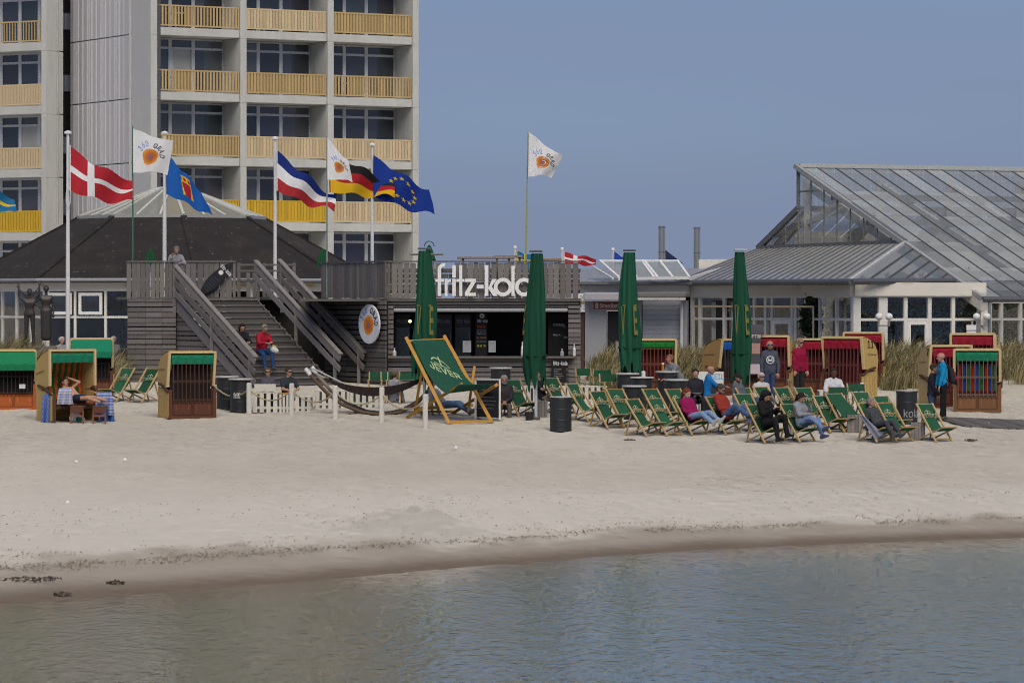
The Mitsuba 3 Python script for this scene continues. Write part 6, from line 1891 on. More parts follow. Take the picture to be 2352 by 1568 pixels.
# tags on the gates of two chairs
for px, py, dz, lab in ((37, 938, 0, 'white paper tag on the gate of the leftmost wicker chair'), (429, 955, 0, 'white paper tag on the gate of the closed wicker chair')):
    b = on_ground(px, py)
    c = P(51 if px == 37 else 429, 887 if px == 37 else 905 - 36, b[1] - (.62 if px == 37 else .50))
    single('paper_tag', lab, 'tag', box(c, (.17, .012, .12)), 'matte', (0.62, 0.63, 0.66))

# ---------------------------------------------------------------- people
SKIN = (0.42, 0.25, 0.18)


def sph(c, r, n=14):
    return m3.Manifold.sphere(float(r), n).translate(tuple(float(x) for x in c))


def chain(pts, rs, n=14):
    """tapered limb through joints"""
    out = [m3.Manifold.hull(sph(a, ra, n) + sph(b, rb, n)) for a, b, ra, rb in zip(pts, pts[1:], rs, rs[1:])]
    m = out[0]
    for q in out[1:]:
        m = m + q
    return m


def rot(yaw=0.0, pitch=0.0, roll=0.0):
    """columns: forward, left, up; pitch > 0 looks down"""
    cy, sy, cp, sp_, cr, sr = math.cos(yaw), math.sin(yaw), math.cos(pitch), math.sin(pitch), math.cos(roll), math.sin(roll)
    A = np.array([[cy, -sy, 0], [sy, cy, 0], [0, 0, 1]]) @ np.array([[cp, 0, sp_], [0, 1, 0], [-sp_, 0, cp]]) @ np.array([[1, 0, 0], [0, cr, -sr], [0, sr, cr]])
    return A


def aff(m, A, t):
    return m.transform(np.hstack([A, np.asarray(t, float)[:, None]]))


def dirv(pitch, yaw=0.0):
    """a direction: pitch from straight down (0) forward to level (90) and up (180), yaw to the left"""
    p, y = math.radians(pitch), math.radians(yaw)
    return V(math.sin(p) * math.cos(y), math.sin(p) * math.sin(y), -math.cos(p))


def hand(m, wrist, d, side, curl=0.5):
    """palm, four unequal bent fingers and a thumb from the side of the palm"""
    d = unit(d)
    s = unit(np.cross(d, V(0, 0, 1)) if abs(d[2]) < .9 else np.cross(d, V(1, 0, 0)))
    nrm = np.cross(s, d)
    palm = m3.Manifold.hull(sph(wrist, .026, 10) + sph(wrist + d * .075 + s * .028, .016, 10) + sph(wrist + d * .078 - s * .028, .016, 10))
    out = palm
    for k, ln in enumerate((.066, .075, .070, .055)):
        b = wrist + d * .08 + s * (.030 - .020 * k)
        c = b + unit(d - nrm * curl * .5) * ln * .5
        e = c + unit(d - nrm * curl * 1.5) * ln * .5
        out = out + chain([b, c, e], [.0105, .0095, .008], 8)
    b = wrist + d * .025 + s * .03 * side
    out = out + chain([b, b + unit(d * .6 + s * side * .8) * .04, b + unit(d * .8 + s * side * .5 - nrm * .4) * .07], [.013, .0115, .009], 8)
    return m + out


def person(label, at, rz, hip=(0, 0, .92), lean=2, legs=((0, 3), (0, -3)), shins=None, arms=None, head=(0, 0), top=(.2, .2, .2), low=(.05, .07, .14), hair=(.05, .035, .025), skin=SKIN, shoes=(.1, .1, .1),
           glasses=False, cap=None, hood=False, bald=False, longhair=False, sleeves=True, bare=False, sc=1.0, fem=False, roll=0.0, beard=None, group=None):
    """legs: thigh (pitch, yaw) left and right; shins likewise; arms: ((upper, fore), (upper, fore)) as (pitch, yaw) left and right; lean forward in degrees"""
    t = thing('person', label, 'person', group)
    H = V(*hip)
    tl = math.radians(lean)
    up = V(math.sin(tl), 0, math.cos(tl))
    fw = V(math.cos(tl), 0, -math.sin(tl))
    lf = V(0, 1, 0)
    ch = H + up * .36
    nk = H + up * .52
    sw = .165 if not fem else .145
    shl = [nk - up * .05 + lf * sw * s for s in (1, -1)]
    hips = [H + lf * .085 * s for s in (1, -1)]
    shins = shins or legs
    kn = [hips[i] + dirv(*legs[i]) * .44 for i in (0, 1)]
    an = [kn[i] + dirv(*shins[i]) * .42 for i in (0, 1)]
    arms = arms or (((8, 60), (15, 40)), ((8, -60), (15, -40)))
    el = [shl[i] + dirv(*arms[i][0]) * .29 for i in (0, 1)]
    wr = [el[i] + dirv(*arms[i][1]) * .25 for i in (0, 1)]
    A = rot(math.radians(head[0]), math.radians(head[1]))
    hc = nk + up * .055 + A @ V(.02, 0, .115)
    # body, one surface
    trunk = lambda e: (m3.Manifold.hull(sph(H + lf * .075, .10 + e) + sph(H - lf * .075, .10 + e) + sph(H + up * .17 + lf * .06, .098 + e) + sph(H + up * .17 - lf * .06, .098 + e))
                       + m3.Manifold.hull(sph(H + up * .17 + lf * .06, .098 + e) + sph(H + up * .17 - lf * .06, .098 + e) + sph(ch + lf * .085 + fw * .01, .105 + e) + sph(ch - lf * .085 + fw * .01, .105 + e))
                       + m3.Manifold.hull(sph(ch + lf * .085 + fw * .01, .105 + e) + sph(ch - lf * .085 + fw * .01, .105 + e) + sph(shl[0], .058 + e) + sph(shl[1], .058 + e) + sph(nk, .055 + e)))
    hd = m3.Manifold.hull(sph((-.015, 0, .03), .092, 20) + sph((.02, 0, .035), .082, 20) + sph((.05, 0, -.06), .045, 16) + sph((.062, 0, -.085), .026, 12))
    hd = hd + m3.Manifold.hull(sph((.098, 0, .02), .011, 8) + sph((.118, 0, -.018), .014, 8) + sph((.095, 0, -.02), .018, 8))
    for s in (1, -1):
        hd = hd + sph((-.005, s * .086, -.005), .016, 8).scale((1, 1, 1)) + sph((-.008, s * .089, .018), .017, 8)
    body = trunk(-.012) + chain([nk - up * .03, nk + up * .07], [.056, .052]) + aff(hd, A, hc)
    for i in (0, 1):
        body = body + chain([hips[i], kn[i], kn[i] + (an[i] - kn[i]) * .35, an[i]], [.078, .052, .052, .036]) + chain([shl[i], el[i], wr[i]], [.047, .038, .027])
        body = hand(body, wr[i], wr[i] - el[i], 1 if i == 0 else -1)
    pl = lambda name, m, mat, c, sm=True, lab=None: part(t, name, move(m, rz, at, sc), mat, c, sm, lab)
    bm = body.refine_to_length(.035)
    v, f = arr(bm)
    tm = trimesh.Trimesh(v, f, process=True)
    trimesh.smoothing.filter_taubin(tm, iterations=4)
    pl('body', tm, 'satin' if bare else 'matte', skin)
    # eyes and mouth
    hp = lambda *q: hc + A @ V(*q)
    face = [chain([hp(.098, s * .033, .022), hp(.098, s * .033 + .012, .022)], [.009, .008], 8) for s in (1, -1)] + [chain([hp(.092, .022, -.055), hp(.092, -.022, -.055)], [.007, .007], 8)]
    for q, (nm, c) in enumerate((('eye', (.03, .02, .02)), ('eye', (.03, .02, .02)), ('mouth', (.22, .07, .06)))):
        pl(nm, face[q], 'matte', c)
    if glasses:
        g_ = m3.Manifold.hull(sph(hp(.105, .060, .024), .016, 8) + sph(hp(.108, .018, .022), .020, 8) + sph(hp(.108, -.018, .022), .020, 8) + sph(hp(.105, -.060, .024), .016, 8)) + chain([hp(.10, .066, .03), hp(-.01, .092, .025)], [.006, .006], 6) + chain([hp(.10, -.066, .03), hp(-.01, -.092, .025)], [.006, .006], 6)
        pl('sunglasses', g_, 'gloss', (.012, .012, .014))
    # hair, cap, hood
    if not bald:
        hr = m3.Manifold.hull(sph((-.022, 0, .04), .101, 20) + sph((.028, 0, .052), .080, 20))
        if longhair:
            hr = hr + m3.Manifold.hull(sph((-.045, .03, .0), .085, 16) + sph((-.045, -.03, .0), .085, 16) + sph((-.06, 0, -.15), .06, 16))
        hr = hr.trim_by_plane((-.80, 0, .60), -.022 if not longhair else -.022)
        hr = aff(hr, A, hc).refine_to_length(.02)
        v, f = arr(hr)
        n_ = meshkit.noise(v * 55, 3)[:, None] - .5
        v = v + unit_rows(v - hc) * n_ * .012
        pl('hair', (v, f), 'matte', hair)
    else:
        pass
    if beard is not None:
        bd = m3.Manifold.hull(sph((.058, 0, -.075), .045, 12) + sph((.035, .045, -.045), .035, 10) + sph((.035, -.045, -.045), .035, 10)).trim_by_plane((0, 0, -1), .035)
        pl('beard', aff(bd, A, hc), 'matte', beard)
    if cap is not None:
        cp = m3.Manifold.hull(sph((-.015, 0, .045), .103, 20) + sph((.02, 0, .055), .085, 20)).trim_by_plane((0, 0, 1), .035)
        br = m3.Manifold.hull(sph((.07, .06, .05), .010, 8) + sph((.07, -.06, .05), .010, 8) + sph((.16, .03, .04), .008, 8) + sph((.16, -.03, .04), .008, 8))
        pl('cap', aff(cp + br, A, hc), 'cloth', cap)
    if hood:
        hdm = m3.Manifold.hull(sph((-.03, 0, .03), .122, 20) + sph((.02, 0, .06), .105, 20) + sph((-.03, 0, -.12), .10, 16)).trim_by_plane((-.94, 0, .34), -.035)
        pl('hood', aff(hdm, A, hc), 'cloth', top)
    # clothing
    if not bare:
        tp = trunk(.016)
        for i in (0, 1):
            e_ = el[i] + (wr[i] - el[i]) * .92
            tp = tp + (chain([shl[i], el[i], e_], [.068, .056, .044]) if sleeves else chain([shl[i], shl[i] + (el[i] - shl[i]) * .7], [.066, .060]))
        if hood:
            pass
        tp = tp + m3.Manifold.hull(sph(nk - up * .05, .085) + sph(nk + up * .015 - fw * .01, .070))
        tm = trimesh.Trimesh(*arr(tp.refine_to_length(.035)), process=True)
        trimesh.smoothing.filter_taubin(tm, iterations=3)
        v = np.array(tm.vertices)
        v = v + np.array(tm.vertex_normals) * ((meshkit.fbm(v * 13, 2, 8)[:, None] - .5) * .036)
        pl('jacket' if sleeves else 'shirt', (v, np.array(tm.faces)), 'cloth', top)
        lw = m3.Manifold.hull(sph(H + lf * .08, .108) + sph(H - lf * .08, .108) + sph(H + up * .06 + lf * .06, .105) + sph(H + up * .06 - lf * .06, .105))
        for i in (0, 1):
            lw = lw + chain([hips[i], kn[i], kn[i] + (an[i] - kn[i]) * .3, kn[i] + (an[i] - kn[i]) * .95], [.094, .068, .066, .055])
        tm = trimesh.Trimesh(*arr(lw.refine_to_length(.035)), process=True)
        trimesh.smoothing.filter_taubin(tm, iterations=3)
        v = np.array(tm.vertices)
        v = v + np.array(tm.vertex_normals) * ((meshkit.fbm(v * 12, 2, 9)[:, None] - .5) * .032)
        pl('trousers', (v, np.array(tm.faces)), 'cloth', low)
        for i in (0, 1):
            d = unit(an[i] - kn[i])
            toe = unit(V(d[2] * -1, 0, d[0]) * (1 if d[2] < 0 else 1) + dirv(90, legs[i][1]) * .6 - d * .2)
            a = an[i] + d * .045
            sh = m3.Manifold.hull(sph(a - toe * .04, .042, 12) + sph(a + toe * .13 + d * .012, .034, 12) + sph(an[i], .045, 12)) + m3.Manifold.hull(sph(a + toe * .13 + d * .012, .034, 12) + sph(a + toe * .19 + d * .018, .026, 12))
            pl('shoe', sh, 'satin', shoes)
    return t, dict(nk=nk, shl=shl, wr=wr, el=el, kn=kn, an=an, hc=hc, H=H, up=up, fw=fw)


def unit_rows(a):
    return a / (np.linalg.norm(a, axis=1, keepdims=True) + 1e-12)


def to_world(q, at, rz, sc=1.0):
    return move((np.atleast_2d(np.asarray(q, float)), np.zeros((0, 3), int)), rz, at, sc)[0]


def in_chair(key):
    """hip place and heading of somebody lying in a deck chair"""
    at, rz = CH[key]
    return at, rz


FACE = d2(-90)                                          # looking at the camera
SITL = dict(legs=((88, 6), (88, -6)), shins=((4, 0), (4, 0)))
REC = dict(hip=(.08, 0, .44), lean=-36)


def seat_at(px, py_hip, Y, h):
    p = P(px, py_hip, Y)
    return V(p[0], p[1], p[2] - h)


# standing in the crowd
def stand_at(px, py_head, Y, H=1.75):
    p = P(px, py_head, Y)
    return V(p[0], p[1], p[2] - H)


Yd = 119.9
person('grey-haired man in a grey pullover leaning on the deck fence, hand at mouth', stand_at(401, 567, Yd, 1.60), d2(-70), hip=(0, 0, .85), lean=22, arms=(((40, 25), (95, -40)), ((45, -30), (150, 25))), head=(-10, 18), top=(.26, .26, .29), hair=(.16, .13, .11), low=(.05, .06, .1))
# on the stairs
y1 = 117.2
person('person in dark clothes and a dark hood sitting on the stairs behind the railing', seat_at(551, 806, y1, .45), d2(-62), hip=(0, 0, .50), lean=14, legs=((80, 8), (78, -8)), shins=((12, 0), (14, 0)), arms=(((35, 20), (90, -30)), ((35, -20), (85, 25))), head=(-10, 20), top=(.018, .018, .022), hair=(.02, .015, .012), low=(.045, .038, .036), longhair=True)
person('person in a red jacket, jeans and a pale cap sitting on the stairs', seat_at(600, 808, y1 - .3, .45), d2(-58), hip=(0, 0, .50), lean=16, legs=((76, 8), (74, -8)), shins=((10, 0), (14, 0)), arms=(((35, 15), (95, -30)), ((35, -20), (92, 25))), head=(-8, 22), top=(.34, .012, .03), hair=(.04, .03, .025), low=(.015, .055, .16), cap=(.22, .18, .15))
hb = thing('shoulder_bag', 'white and yellow bag beside the person in the red jacket', 'bag')
c = P(628, 802, y1 - .6)
part(hb, 'bag', m3.Manifold.hull(sph(c, .11) + sph(c + V(.09, 0, -.05), .07)), 'cloth', (.62, .62, .62), True)
part(hb, 'flap', m3.Manifold.hull(sph(c + V(-.02, -.02, .09), .05) + sph(c + V(.06, -.02, .07), .04)), 'cloth', (.45, .38, .10), True)
# by the white benches
Yb = on_ground(640, 946)[1] + .75
person('woman with sunglasses in a dark grey top behind the white bench', seat_at(615, 918, Yb, .62), d2(-92), hip=(0, 0, .72), lean=-4, **SITL, arms=(((20, 20), (80, -40)), ((20, -20), (80, 40))), top=(.075, .075, .10), hair=(.10, .065, .04), glasses=True, sleeves=False, fem=True, low=(.05, .06, .1), sc=.98)
person('man with sunglasses in a dark vest over a pale shirt behind the white bench', seat_at(660, 922, Yb, .62), d2(-62), hip=(0, 0, .74), lean=6, **SITL, arms=(((35, 30), (80, -50)), ((35, -20), (80, 50))), head=(10, 0), top=(.028, .035, .05), hair=(.04, .03, .025), glasses=True, sleeves=False, low=(.1, .14, .22), sc=1.0)
b, rz = ARM['1']
person('guest with short brown hair seen from behind the hammock', seat_at(908, 917, b[1] + .3, .52), d2(80), hip=(-.05, 0, .52), lean=-6, **SITL, top=(.30, .31, .36), hair=(.13, .085, .06), head=(-30, 0))
Yg = on_ground(1045, 960)[1] + 1.1
person('person in pale jeans lying back half hidden behind the giant deck chair', seat_at(1018, 930, Yg, .42), d2(-20), hip=(0, 0, .44), lean=-40, legs=((95, 4), (92, -4)), shins=((60, 0), (60, 0)), top=(.3, .3, .32), low=(.10, .17, .30), hair=(.06, .045, .035))
Ym_ = on_ground(1160, 960)[1] + .6
person('older grey-haired man in a dark jacket sitting beside the chalk stand', seat_at(1158, 934, Ym_, .46), d2(-88), hip=(0, 0, .50), lean=4, **SITL, arms=(((20, 15), (70, -40)), ((20, -15), (70, 40))), head=(0, 8), top=(.045, .040, .048), hair=(.30, .28, .27), skin=(.40, .20, .155), low=(.12, .10, .09), beard=(.28, .26, .25))
Yq = on_ground(1260, 950)[1] + .5
person('person in a black top reclining behind the second parasol, bare arm stretched out', seat_at(1248, 916, Yq, .45), d2(-10), hip=(0, 0, .48), lean=-25, legs=((85, 5), (85, -5)), shins=((30, 0), (30, 0)), arms=(((85, 10), (92, 0)), ((50, -20), (80, 20))), top=(.022, .022, .025), sleeves=False, hair=(.05, .03, .02), skin=(.50, .27, .22), low=(.28, .24, .24))
# around the barrels
Yl = on_ground(1532, 925)[1]
person('man in a grey hooded top leaning on a black barrel table', stand_at(1560, 820, Yl + .25, 1.52), d2(-140), hip=(.0, 0, .90), lean=38, arms=(((25, 10), (70, -20)), ((25, -10), (75, 25))), head=(0, -5), top=(.20, .21, .24), hair=(.20, .10, .06), skin=(.38, .19, .13), low=(.06, .10, .20), hood=False)
gl = thing('beer_glass', 'tall glass of amber beer on the barrel of the leaning man', 'glass')
c = on_ground(1532, 925) + V(-.12, -.1, .90)
part(gl, 'beer', lathe([(.030, .005), (.036, .19)], 14, c), 'gloss', (.42, .20, .02), 40)
part(gl, 'foam', lathe([(.037, .19), (.038, .235), (.02, .24)], 14, c), 'matte', (.7, .68, .6), 40)
c1 = seat_at(1598, 922, on_ground(1598, 968)[1], .45)
person('dark-haired woman in a black jacket holding a white plate on her lap', c1, d2(-82), hip=(0, 0, .50), lean=-8, **SITL, arms=(((22, 20), (78, -45)), ((22, -20), (78, 45))), top=(.018, .019, .026), hair=(.022, .014, .012), low=(.02, .02, .03), fem=True)
pt_ = single('plate', 'white plate on the lap of the dark-haired woman', 'plate', lathe([(.06, 0), (.12, .02), (.125, .024)], 20, c1 + V(.02, -.32, .66)), 'gloss', (.7, .7, .7))
person('bald man in a bright blue jacket sitting sideways before the notice stand', seat_at(1622, 914, on_ground(1633, 962)[1] - .7, .45), d2(5), hip=(0, 0, .50), lean=8, **SITL, arms=(((45, 0), (88, 0)), ((45, -5), (85, 5))), head=(-12, 8), top=(.012, .15, .42), bald=True, skin=(.36, .20, .15), low=(.08, .09, .12))
at, rz = in_chair('pink')
person('woman with red hair in a pink jacket and pale jeans lying in a deck chair', at, rz, **REC, legs=((104, 5), (100, -5)), shins=((62, -2), (60, 2)), arms=(((30, 15), (82, -45)), ((30, -15), (82, 40))), head=(6, 20), top=(.26, .008, .085), hair=(.15, .04, .025), low=(.19, .29, .48), fem=True, longhair=True, shoes=(.5, .5, .5), skin=(.55, .36, .29), sc=1.04)
at, rz = in_chair('orange')
person('man with sunglasses in a rust red pullover, legs crossed, in a deck chair', at, rz + .15, hip=(.10, 0, .46), lean=-30, legs=((118, 10), (122, -20)), shins=((20, 0), (55, 60)), arms=(((28, 20), (88, -50)), ((30, -15), (90, 45))), head=(12, 20), top=(.27, .035, .022), hair=(.06, .045, .035), low=(.075, .13, .26), glasses=True, beard=(.08, .06, .05), sc=1.08, shoes=(.05, .05, .06))
at, rz = in_chair('k')
person('man with a dark cap and sunglasses lying low in a deck chair', at + V(-.28, .25, .10), rz + .2, hip=(.05, 0, .48), lean=-28, legs=((98, 5), (98, -5)), shins=((40, 0), (40, 0)), head=(10, 12), top=(.10, .11, .13), cap=(.015, .015, .017), glasses=True, skin=(.42, .2, .15), beard=(.06, .05, .045))
Yv = on_ground(1748, 950)[1]
person('white-haired man with sunglasses in a pale shirt sitting behind the row of deck chairs', seat_at(1748, 928, Yv, .46), d2(-75), hip=(0, 0, .50), lean=2, **SITL, arms=(((20, 18), (70, -40)), ((20, -18), (70, 40))), top=(.50, .50, .52), hair=(.46, .44, .42), glasses=True, skin=(.44, .24, .18), low=(.3, .27, .22))
Ysd = on_ground(1768, 932)[1]
tman, J = person('bald man with sunglasses in a dark grey-blue hooded pullover standing among the chairs', stand_at(1768, 783, Ysd, 1.80), d2(-88), hip=(0, 0, .94), lean=0, arms=(((14, 60), (12, -10)), ((14, -60), (12, 10))), head=(6, 4), top=(.065, .075, .105), bald=True, glasses=True, low=(.035, .06, .13), skin=(.42, .22, .16), sc=1.03, beard=(.16, .11, .09))
c = to_world(J['nk'] - J['up'] * .22 + J['fw'] * .137, stand_at(1768, 783, Ysd, 1.80), d2(-88), 1.03)[0]
v, f = extrude(unary_union([Point(0, 0).buffer(.115).difference(Point(0, 0).buffer(.085)), sbox(-.06, -.045, .06, .05).difference(sbox(-.03, .01, .03, .06))]), .012)
part(tman, 'print', (c + np.stack([v[:, 0], -v[:, 2] - .006, v[:, 1]], 1), f[:, ::-1]), 'matte', (.55, .57, .6))
Yw = on_ground(1836, 925)[1]
person('woman with short fair hair in a crimson jacket standing among the chairs', stand_at(1836, 783, Yw, 1.72), d2(-62), hip=(0, 0, .91), lean=0, arms=(((10, 60), (14, 10)), ((10, -60), (14, -10))), head=(5, 4), top=(.26, .006, .04), hair=(.26, .19, .13), glasses=True, low=(.022, .022, .022), fem=True, skin=(.45, .25, .19), sc=1.04)
person('small child in a tan hat behind the deck chairs below the woman in crimson', seat_at(1812, 912, on_ground(1815, 955)[1], .42), d2(-80), hip=(0, 0, .46), lean=4, **SITL, top=(.22, .17, .10), cap=(.22, .21, .12), low=(.2, .16, .1), sc=.72)
Yj = on_ground(1922, 962)[1]
b, rz = ARM['w']
person('dark-skinned man in a white jacket sitting behind a green armchair back', seat_at(1912, 925, Yj + .55, .46), d2(-75), hip=(0, 0, .52), lean=6, **SITL, arms=(((35, 35), (70, -30)), ((35, -35), (70, 30))), head=(-6, 8), top=(.58, .59, .63), hair=(.025, .02, .018), skin=(.13, .065, .045), low=(.08, .08, .1), sc=1.05)
at, rz = in_chair('black')
tb, J = person('person in a black hooded pullover and black trousers reading a phone in a deck chair', at, rz + .12, hip=(.10, 0, .46), lean=-16, legs=((112, 6), (100, -16)), shins=((10, 0), (8, 0)), arms=(((40, 15), (120, -35)), ((40, -15), (118, 35))), head=(0, 34), top=(.011, .011, .012), hair=(.02, .015, .012), hood=True, low=(.011, .011, .012), shoes=(.012, .012, .012), sc=1.06)
c = to_world((J['wr'][0] + J['wr'][1]) / 2 + V(.09, 0, .05), at, rz + .12, 1.06)[0]
single('phone', 'black phone in the hands of the person in the black hood', 'phone', cbox(c, (.08, .012, .15), .004), 'gloss', (.015, .015, .017))
at, rz = in_chair('grey')
person('dark-haired girl in a grey pullover and jeans, legs crossed, in a deck chair', at, rz + .1, hip=(.10, 0, .46), lean=-12, legs=((104, 2), (112, -10)), shins=((18, 0), (48, 25)), arms=(((45, 5), (140, -40)), ((35, -15), (95, 45))), head=(0, 34), top=(.24, .25, .28), hair=(.022, .015, .013), low=(.16, .24, .42), fem=True, longhair=True, shoes=(.07, .08, .16), sc=1.0)
at, rz = in_chair('coat')
person('person with a reddish face lying low in the deck chair with the grey coat', at, rz, **REC, legs=((100, 5), (100, -5)), shins=((40, 0), (40, 0)), head=(20, -5), top=(.055, .06, .07), hair=(.20, .18, .17), low=(.05, .05, .07), skin=(.42, .22, .19), sc=.95)
ct = thing('coat', 'pale grey-blue coat hanging over the side of a deck chair by the gull', 'coat')
p0 = P(1975, 960, at[1] - .45)
part(ct, 'cloth', sheet(lambda u, v: P(1978, 955, at[1] - .42) + (P(2018, 1004, at[1] - .42) - P(1978, 955, at[1] - .42)) * u[..., None] + V(.13, -.02, .10) * ((v - .4) * (.5 + u))[..., None] + V(0, -.035, 0) * np.sin(9 * v + 3 * u)[..., None], 12, 10, .012), 'cloth', (.24, .25, .33), True)
# standing couple at the right
fc = on_ground(2172, 966)
tb, J = person('bald man in a bright blue jacket and black trousers standing at the right', stand_at(2167, 809, fc[1], 1.77), d2(-175), hip=(0, 0, .93), lean=3, arms=(((10, 20), (16, 0)), ((14, -20), (16, 0))), head=(8, 8), top=(.010, .24, .48), bald=True, low=(.011, .011, .013), shoes=(.10, .10, .10), skin=(.46, .25, .18), legs=((4, 3), (-3, -3)), sc=1.01)
wc = stand_at(2167, 809, fc[1], 1.77)
bp_ = thing('backpack', 'black and red backpack on the back of the man in the blue jacket', 'backpack')
b0 = m3.Manifold.hull(sph((-.20, .09, 1.30), .07) + sph((-.20, -.09, 1.30), .07) + sph((-.24, .09, 1.02), .08) + sph((-.24, -.09, 1.02), .08)).refine_to_length(.05)
part(bp_, 'bag', move(b0, d2(-175), wc), 'cloth', (.03, .025, .03), True)
part(bp_, 'pocket', move(m3.Manifold.hull(sph((-.31, .06, 1.06), .05) + sph((-.31, -.06, 1.06), .05) + sph((-.29, 0, 1.22), .04)), d2(-175), wc), 'cloth', (.26, .015, .04), True)
for s in (1, -1):
    part(bp_, 'strap', move(tube([(-.17, .10 * s, 1.36), (-.03, .13 * s, 1.50), (.12, .13 * s, 1.40), (.13, .14 * s, 1.2), (-.10, .17 * s, 1.02)], .018, 6), d2(-175), wc), 'cloth', (.03, .025, .03))
person('person in a dark jacket and blue trousers standing close beside the man in blue', stand_at(2141, 838, fc[1] + .35, 1.66), d2(-20), hip=(0, 0, .88), lean=2, arms=(((12, 20), (110, -30)), ((12, -20), (30, 10))), head=(0, 6), top=(.018, .019, .032), hair=(.06, .04, .03), low=(.045, .075, .14), fem=True)
# sunbather in the open wicker chair
t, b, rz = OPENC
person('sunbather in dark swimming trunks lying in the open wicker chair, arm over his face', b + V(.02, 0, .0), d2(-35), hip=(.34, 0, .60), lean=-58, legs=((94, 4), (92, -4)), shins=((80, 2), (78, -2)), arms=(((128, 25), (112, -140)), ((60, -60), (50, 0))), head=(0, -10), bare=True, hair=(.05, .03, .02), skin=(.50, .28, .20))
trunks = m3.Manifold.hull(sph((.34, .09, .60), .115) + sph((.34, -.09, .60), .115)) + chain([(.34, .09, .60), (.48, .10, .605)], [.112, .095]) + chain([(.34, -.09, .60), (.48, -.10, .605)], [.112, .095])
part('person' if False else [k for k in labels if labels[k].get('label', '').startswith('sunbather')][0], 'trunks', move(trunks.refine_to_length(.04), d2(-35), b + V(.02, 0, 0)), 'cloth', (.022, .026, .05), True)


def towel(label, px, py, w, h, Y, colf, drape=.12):
    t = thing('towel', label, 'towel')
    m = sheet(lambda u, v: P(px, py, Y) + V(w, 0, 0) * ((u - .5))[..., None] * (1 - .25 * (1 - v))[..., None] - V(0, 0, h) * v[..., None] + V(0, -.05, 0) * (np.sin(u * 15 + 2 * v) * (.4 + v))[..., None] - V(0, drape, 0) * np.sin(np.clip(v * 3, 0, 1) * 1.5)[..., None] * .3, 30, 30, .012)
    n = len(m[0])
    uu = np.tile(np.repeat(np.linspace(0, 1, 30), 30), 2)
    vv = np.tile(np.tile(np.linspace(0, 1, 30), 30), 2)
    part(t, 'cloth', m, 'cloth', np.array([colf(a, b_) for a, b_ in zip(uu, vv)]), True)


blw = lambda a, b_: (.06, .12, .38) if (int(a * 14) + int(b_ * 14)) % 2 else (.16, .22, .46)
stripe_ = lambda a, b_: (.42, .43, .55) if int(b_ * 16) % 2 else (.10, .16, .42)
towel('blue checked towel hanging on the left arm of the open wicker chair', 111, 905, .36, .98, b[1] - .62, blw)
towel('blue and white striped towel hanging on the right arm of the open wicker chair', 240, 900, .52, .62, b[1] - .30, stripe_)
towel('plain blue towel hanging below the striped towel at the right of the open chair', 246, 915, .42, .98, b[1] - .24, lambda a, b_: (.05, .12, .33))
towel('pale striped towel over the seat at the left of the sunbather', 150, 892, .42, .42, b[1] - .55, lambda a, b_: (.5, .5, .58) if int(b_ * 12) % 2 else (.30, .32, .48), .3)
for px, lab in ((178, 'left wooden footrest pulled out before the sunbather'), (229, 'right wooden footrest pulled out before the sunbather')):
    g0 = on_ground(px, 972)
    ft = thing('footrest', lab, 'footrest')
    part(ft, 'board', cbox(g0 + V(0, .1, .44), (.36, .5, .045), .01), 'wood', (.13, .05, .03))
    part(ft, 'front_rail', box(g0 + V(0, -.13, .36), (.34, .03, .16)), 'wood', (.12, .045, .025))
    for s in (-1, 1):
        part(ft, 'leg', box(g0 + V(.16 * s, -.12, .17), (.035, .04, .38)), 'wood', (.26, .09, .04))
    part(ft, 'cross_rail', box(g0 + V(0, -.118, .20), (.28, .025, .04)), 'wood', (.26, .09, .04))
bg = thing('beach_bag', 'white and green plastic bag under the left footrest', 'bag')
c = on_ground(176, 970) + V(0, .2, .12)
part(bg, 'bag', m3.Manifold.hull(sph(c + V(-.14, 0, -.02), .09) + sph(c + V(.12, 0, -.04), .08) + sph(c + V(-.1, 0, .16), .05)).refine_to_length(.05), 'cloth', (.5, .55, .58), True)
part(bg, 'panel', m3.Manifold.hull(sph(c + V(.02, -.07, -.03), .06) + sph(c + V(.13, -.07, -.03), .05)), 'cloth', (.02, .16, .15), True)
# heads of guests behind the grass at the pavilion
for px, py, lab, h_ in ((141, 771, 'white-haired guest seated on the pavilion terrace behind the grass, left', (.5, .46, .44)), (260, 770, 'white-haired guest seated on the pavilion terrace beside the bar corner', (.5, .47, .46))):
    person(lab, stand_at(px, py, 125.5, 1.33), d2(-60), hip=(0, 0, .48), **SITL, top=(.3, .3, .32), hair=h_, skin=(.5, .28, .23))

# two bronze figures on the dune at the left
BRZ = (.045, .040, .038)


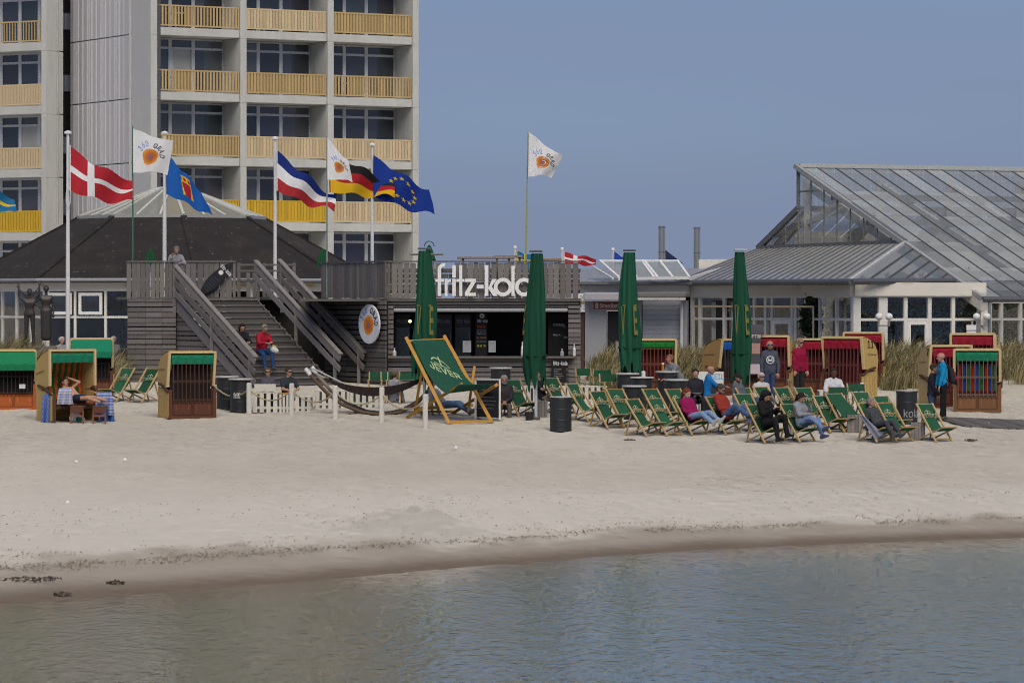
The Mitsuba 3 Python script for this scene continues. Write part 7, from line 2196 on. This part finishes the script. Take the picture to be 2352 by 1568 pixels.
def bronze(label, at, rz, armsp, female, cloth_=False, Hs=1.0):
    t = thing('bronze_statue', label, 'statue')
    H, nk = V(0, 0, .95), V(0, 0, 1.46)
    sh = [V(0, .17 * s, 1.40) for s in (1, -1)]
    m = m3.Manifold.hull(sph((0, .08, .95), .11) + sph((0, -.08, .95), .11) + sph((0, .05, 1.13), .085) + sph((0, -.05, 1.13), .085)) + m3.Manifold.hull(sph((0, .05, 1.13), .085) + sph((0, -.05, 1.13), .085) + sph((.01, .09, 1.30), .10) + sph((.01, -.09, 1.30), .10) + sph(sh[0], .06) + sph(sh[1], .06))
    m = m + chain([nk - V(0, 0, .04), nk + V(0, 0, .08)], [.05, .045]) + m3.Manifold.hull(sph((0, 0, 1.67), .095) + sph((.03, 0, 1.60), .06) + sph((-.03, 0, 1.70), .085)) + sph((.10, 0, 1.64), .016)
    if female:
        m = m + m3.Manifold.hull(sph((0, .07, .95), .12) + sph((0, -.07, .95), .12) + sph((0, .07, .10), .10) + sph((0, -.07, .10), .10))
    else:
        for s in (1, -1):
            m = m + chain([(0, .09 * s, .93), (.01, .11 * s, .50), (-.01, .12 * s, .08), (.10, .13 * s, .03)], [.095, .065, .045, .04])
    for i, (a, b_) in enumerate(armsp):
        e = sh[i] + V(*a)
        w = e + V(*b_)
        m = m + chain([sh[i], e, w], [.052, .042, .03])
        m = hand(m, w, unit(V(*b_)), 1 if i == 0 else -1)
    tm = trimesh.Trimesh(*arr(m.refine_to_length(.04)), process=True)
    trimesh.smoothing.filter_taubin(tm, iterations=4)
    part(t, 'figure', move(tm, rz, at, Hs), 'satin', BRZ, True)
    if cloth_:
        a, b_ = sh[1] + V(*armsp[1][0]) + V(*armsp[1][1]), sh[0] + V(*armsp[0][0]) + V(*armsp[0][1])
        part(t, 'cloth', move(sheet(lambda u, v: a + (b_ - a) * u[..., None] - V(0, 0, 1) * ((.16 + .10 * u) * 4 * u * (1 - u) + .17 * v * np.sin(np.clip(u * 3.14, 0, 3.14)))[..., None], 16, 6, .02), rz, at, Hs), 'satin', BRZ, True)
    return t


Yst = 121.0
p = P(68, 780, Yst)
bronze('bronze figure raising both arms with a cloth, left one of two statues on the dune', V(p[0], Yst, P(68, 668, Yst)[2] - 1.70 * .98), d2(-92), (((.02, .14, .20), (0, .01, .27)), ((.02, -.16, .10), (0, -.02, .28))), False, True, .98)
p = P(106, 780, Yst)
bronze('bronze figure with one hand on the hip, right one of two statues on the dune', V(p[0], Yst, P(106, 657, Yst)[2] - 1.75 * .98), d2(-84), (((0, .06, -.28), (.05, .0, -.24)), ((-.02, -.20, -.20), (.06, .17, -.14))), True, False, .98)
for k, px in ((0, 68), (1, 107)):
    c = P(px, 800, Yst)
    single('statue_plinth', ('left', 'right')[k] + ' low stone plinth under the bronze figures', 'plinth', cbox(V(c[0], Yst, (P(px, 797, Yst)[2] + 1.9) / 2), (.6, .6, P(px, 797, Yst)[2] - 1.9 + .06), .02), 'matte', (.2, .18, .16))
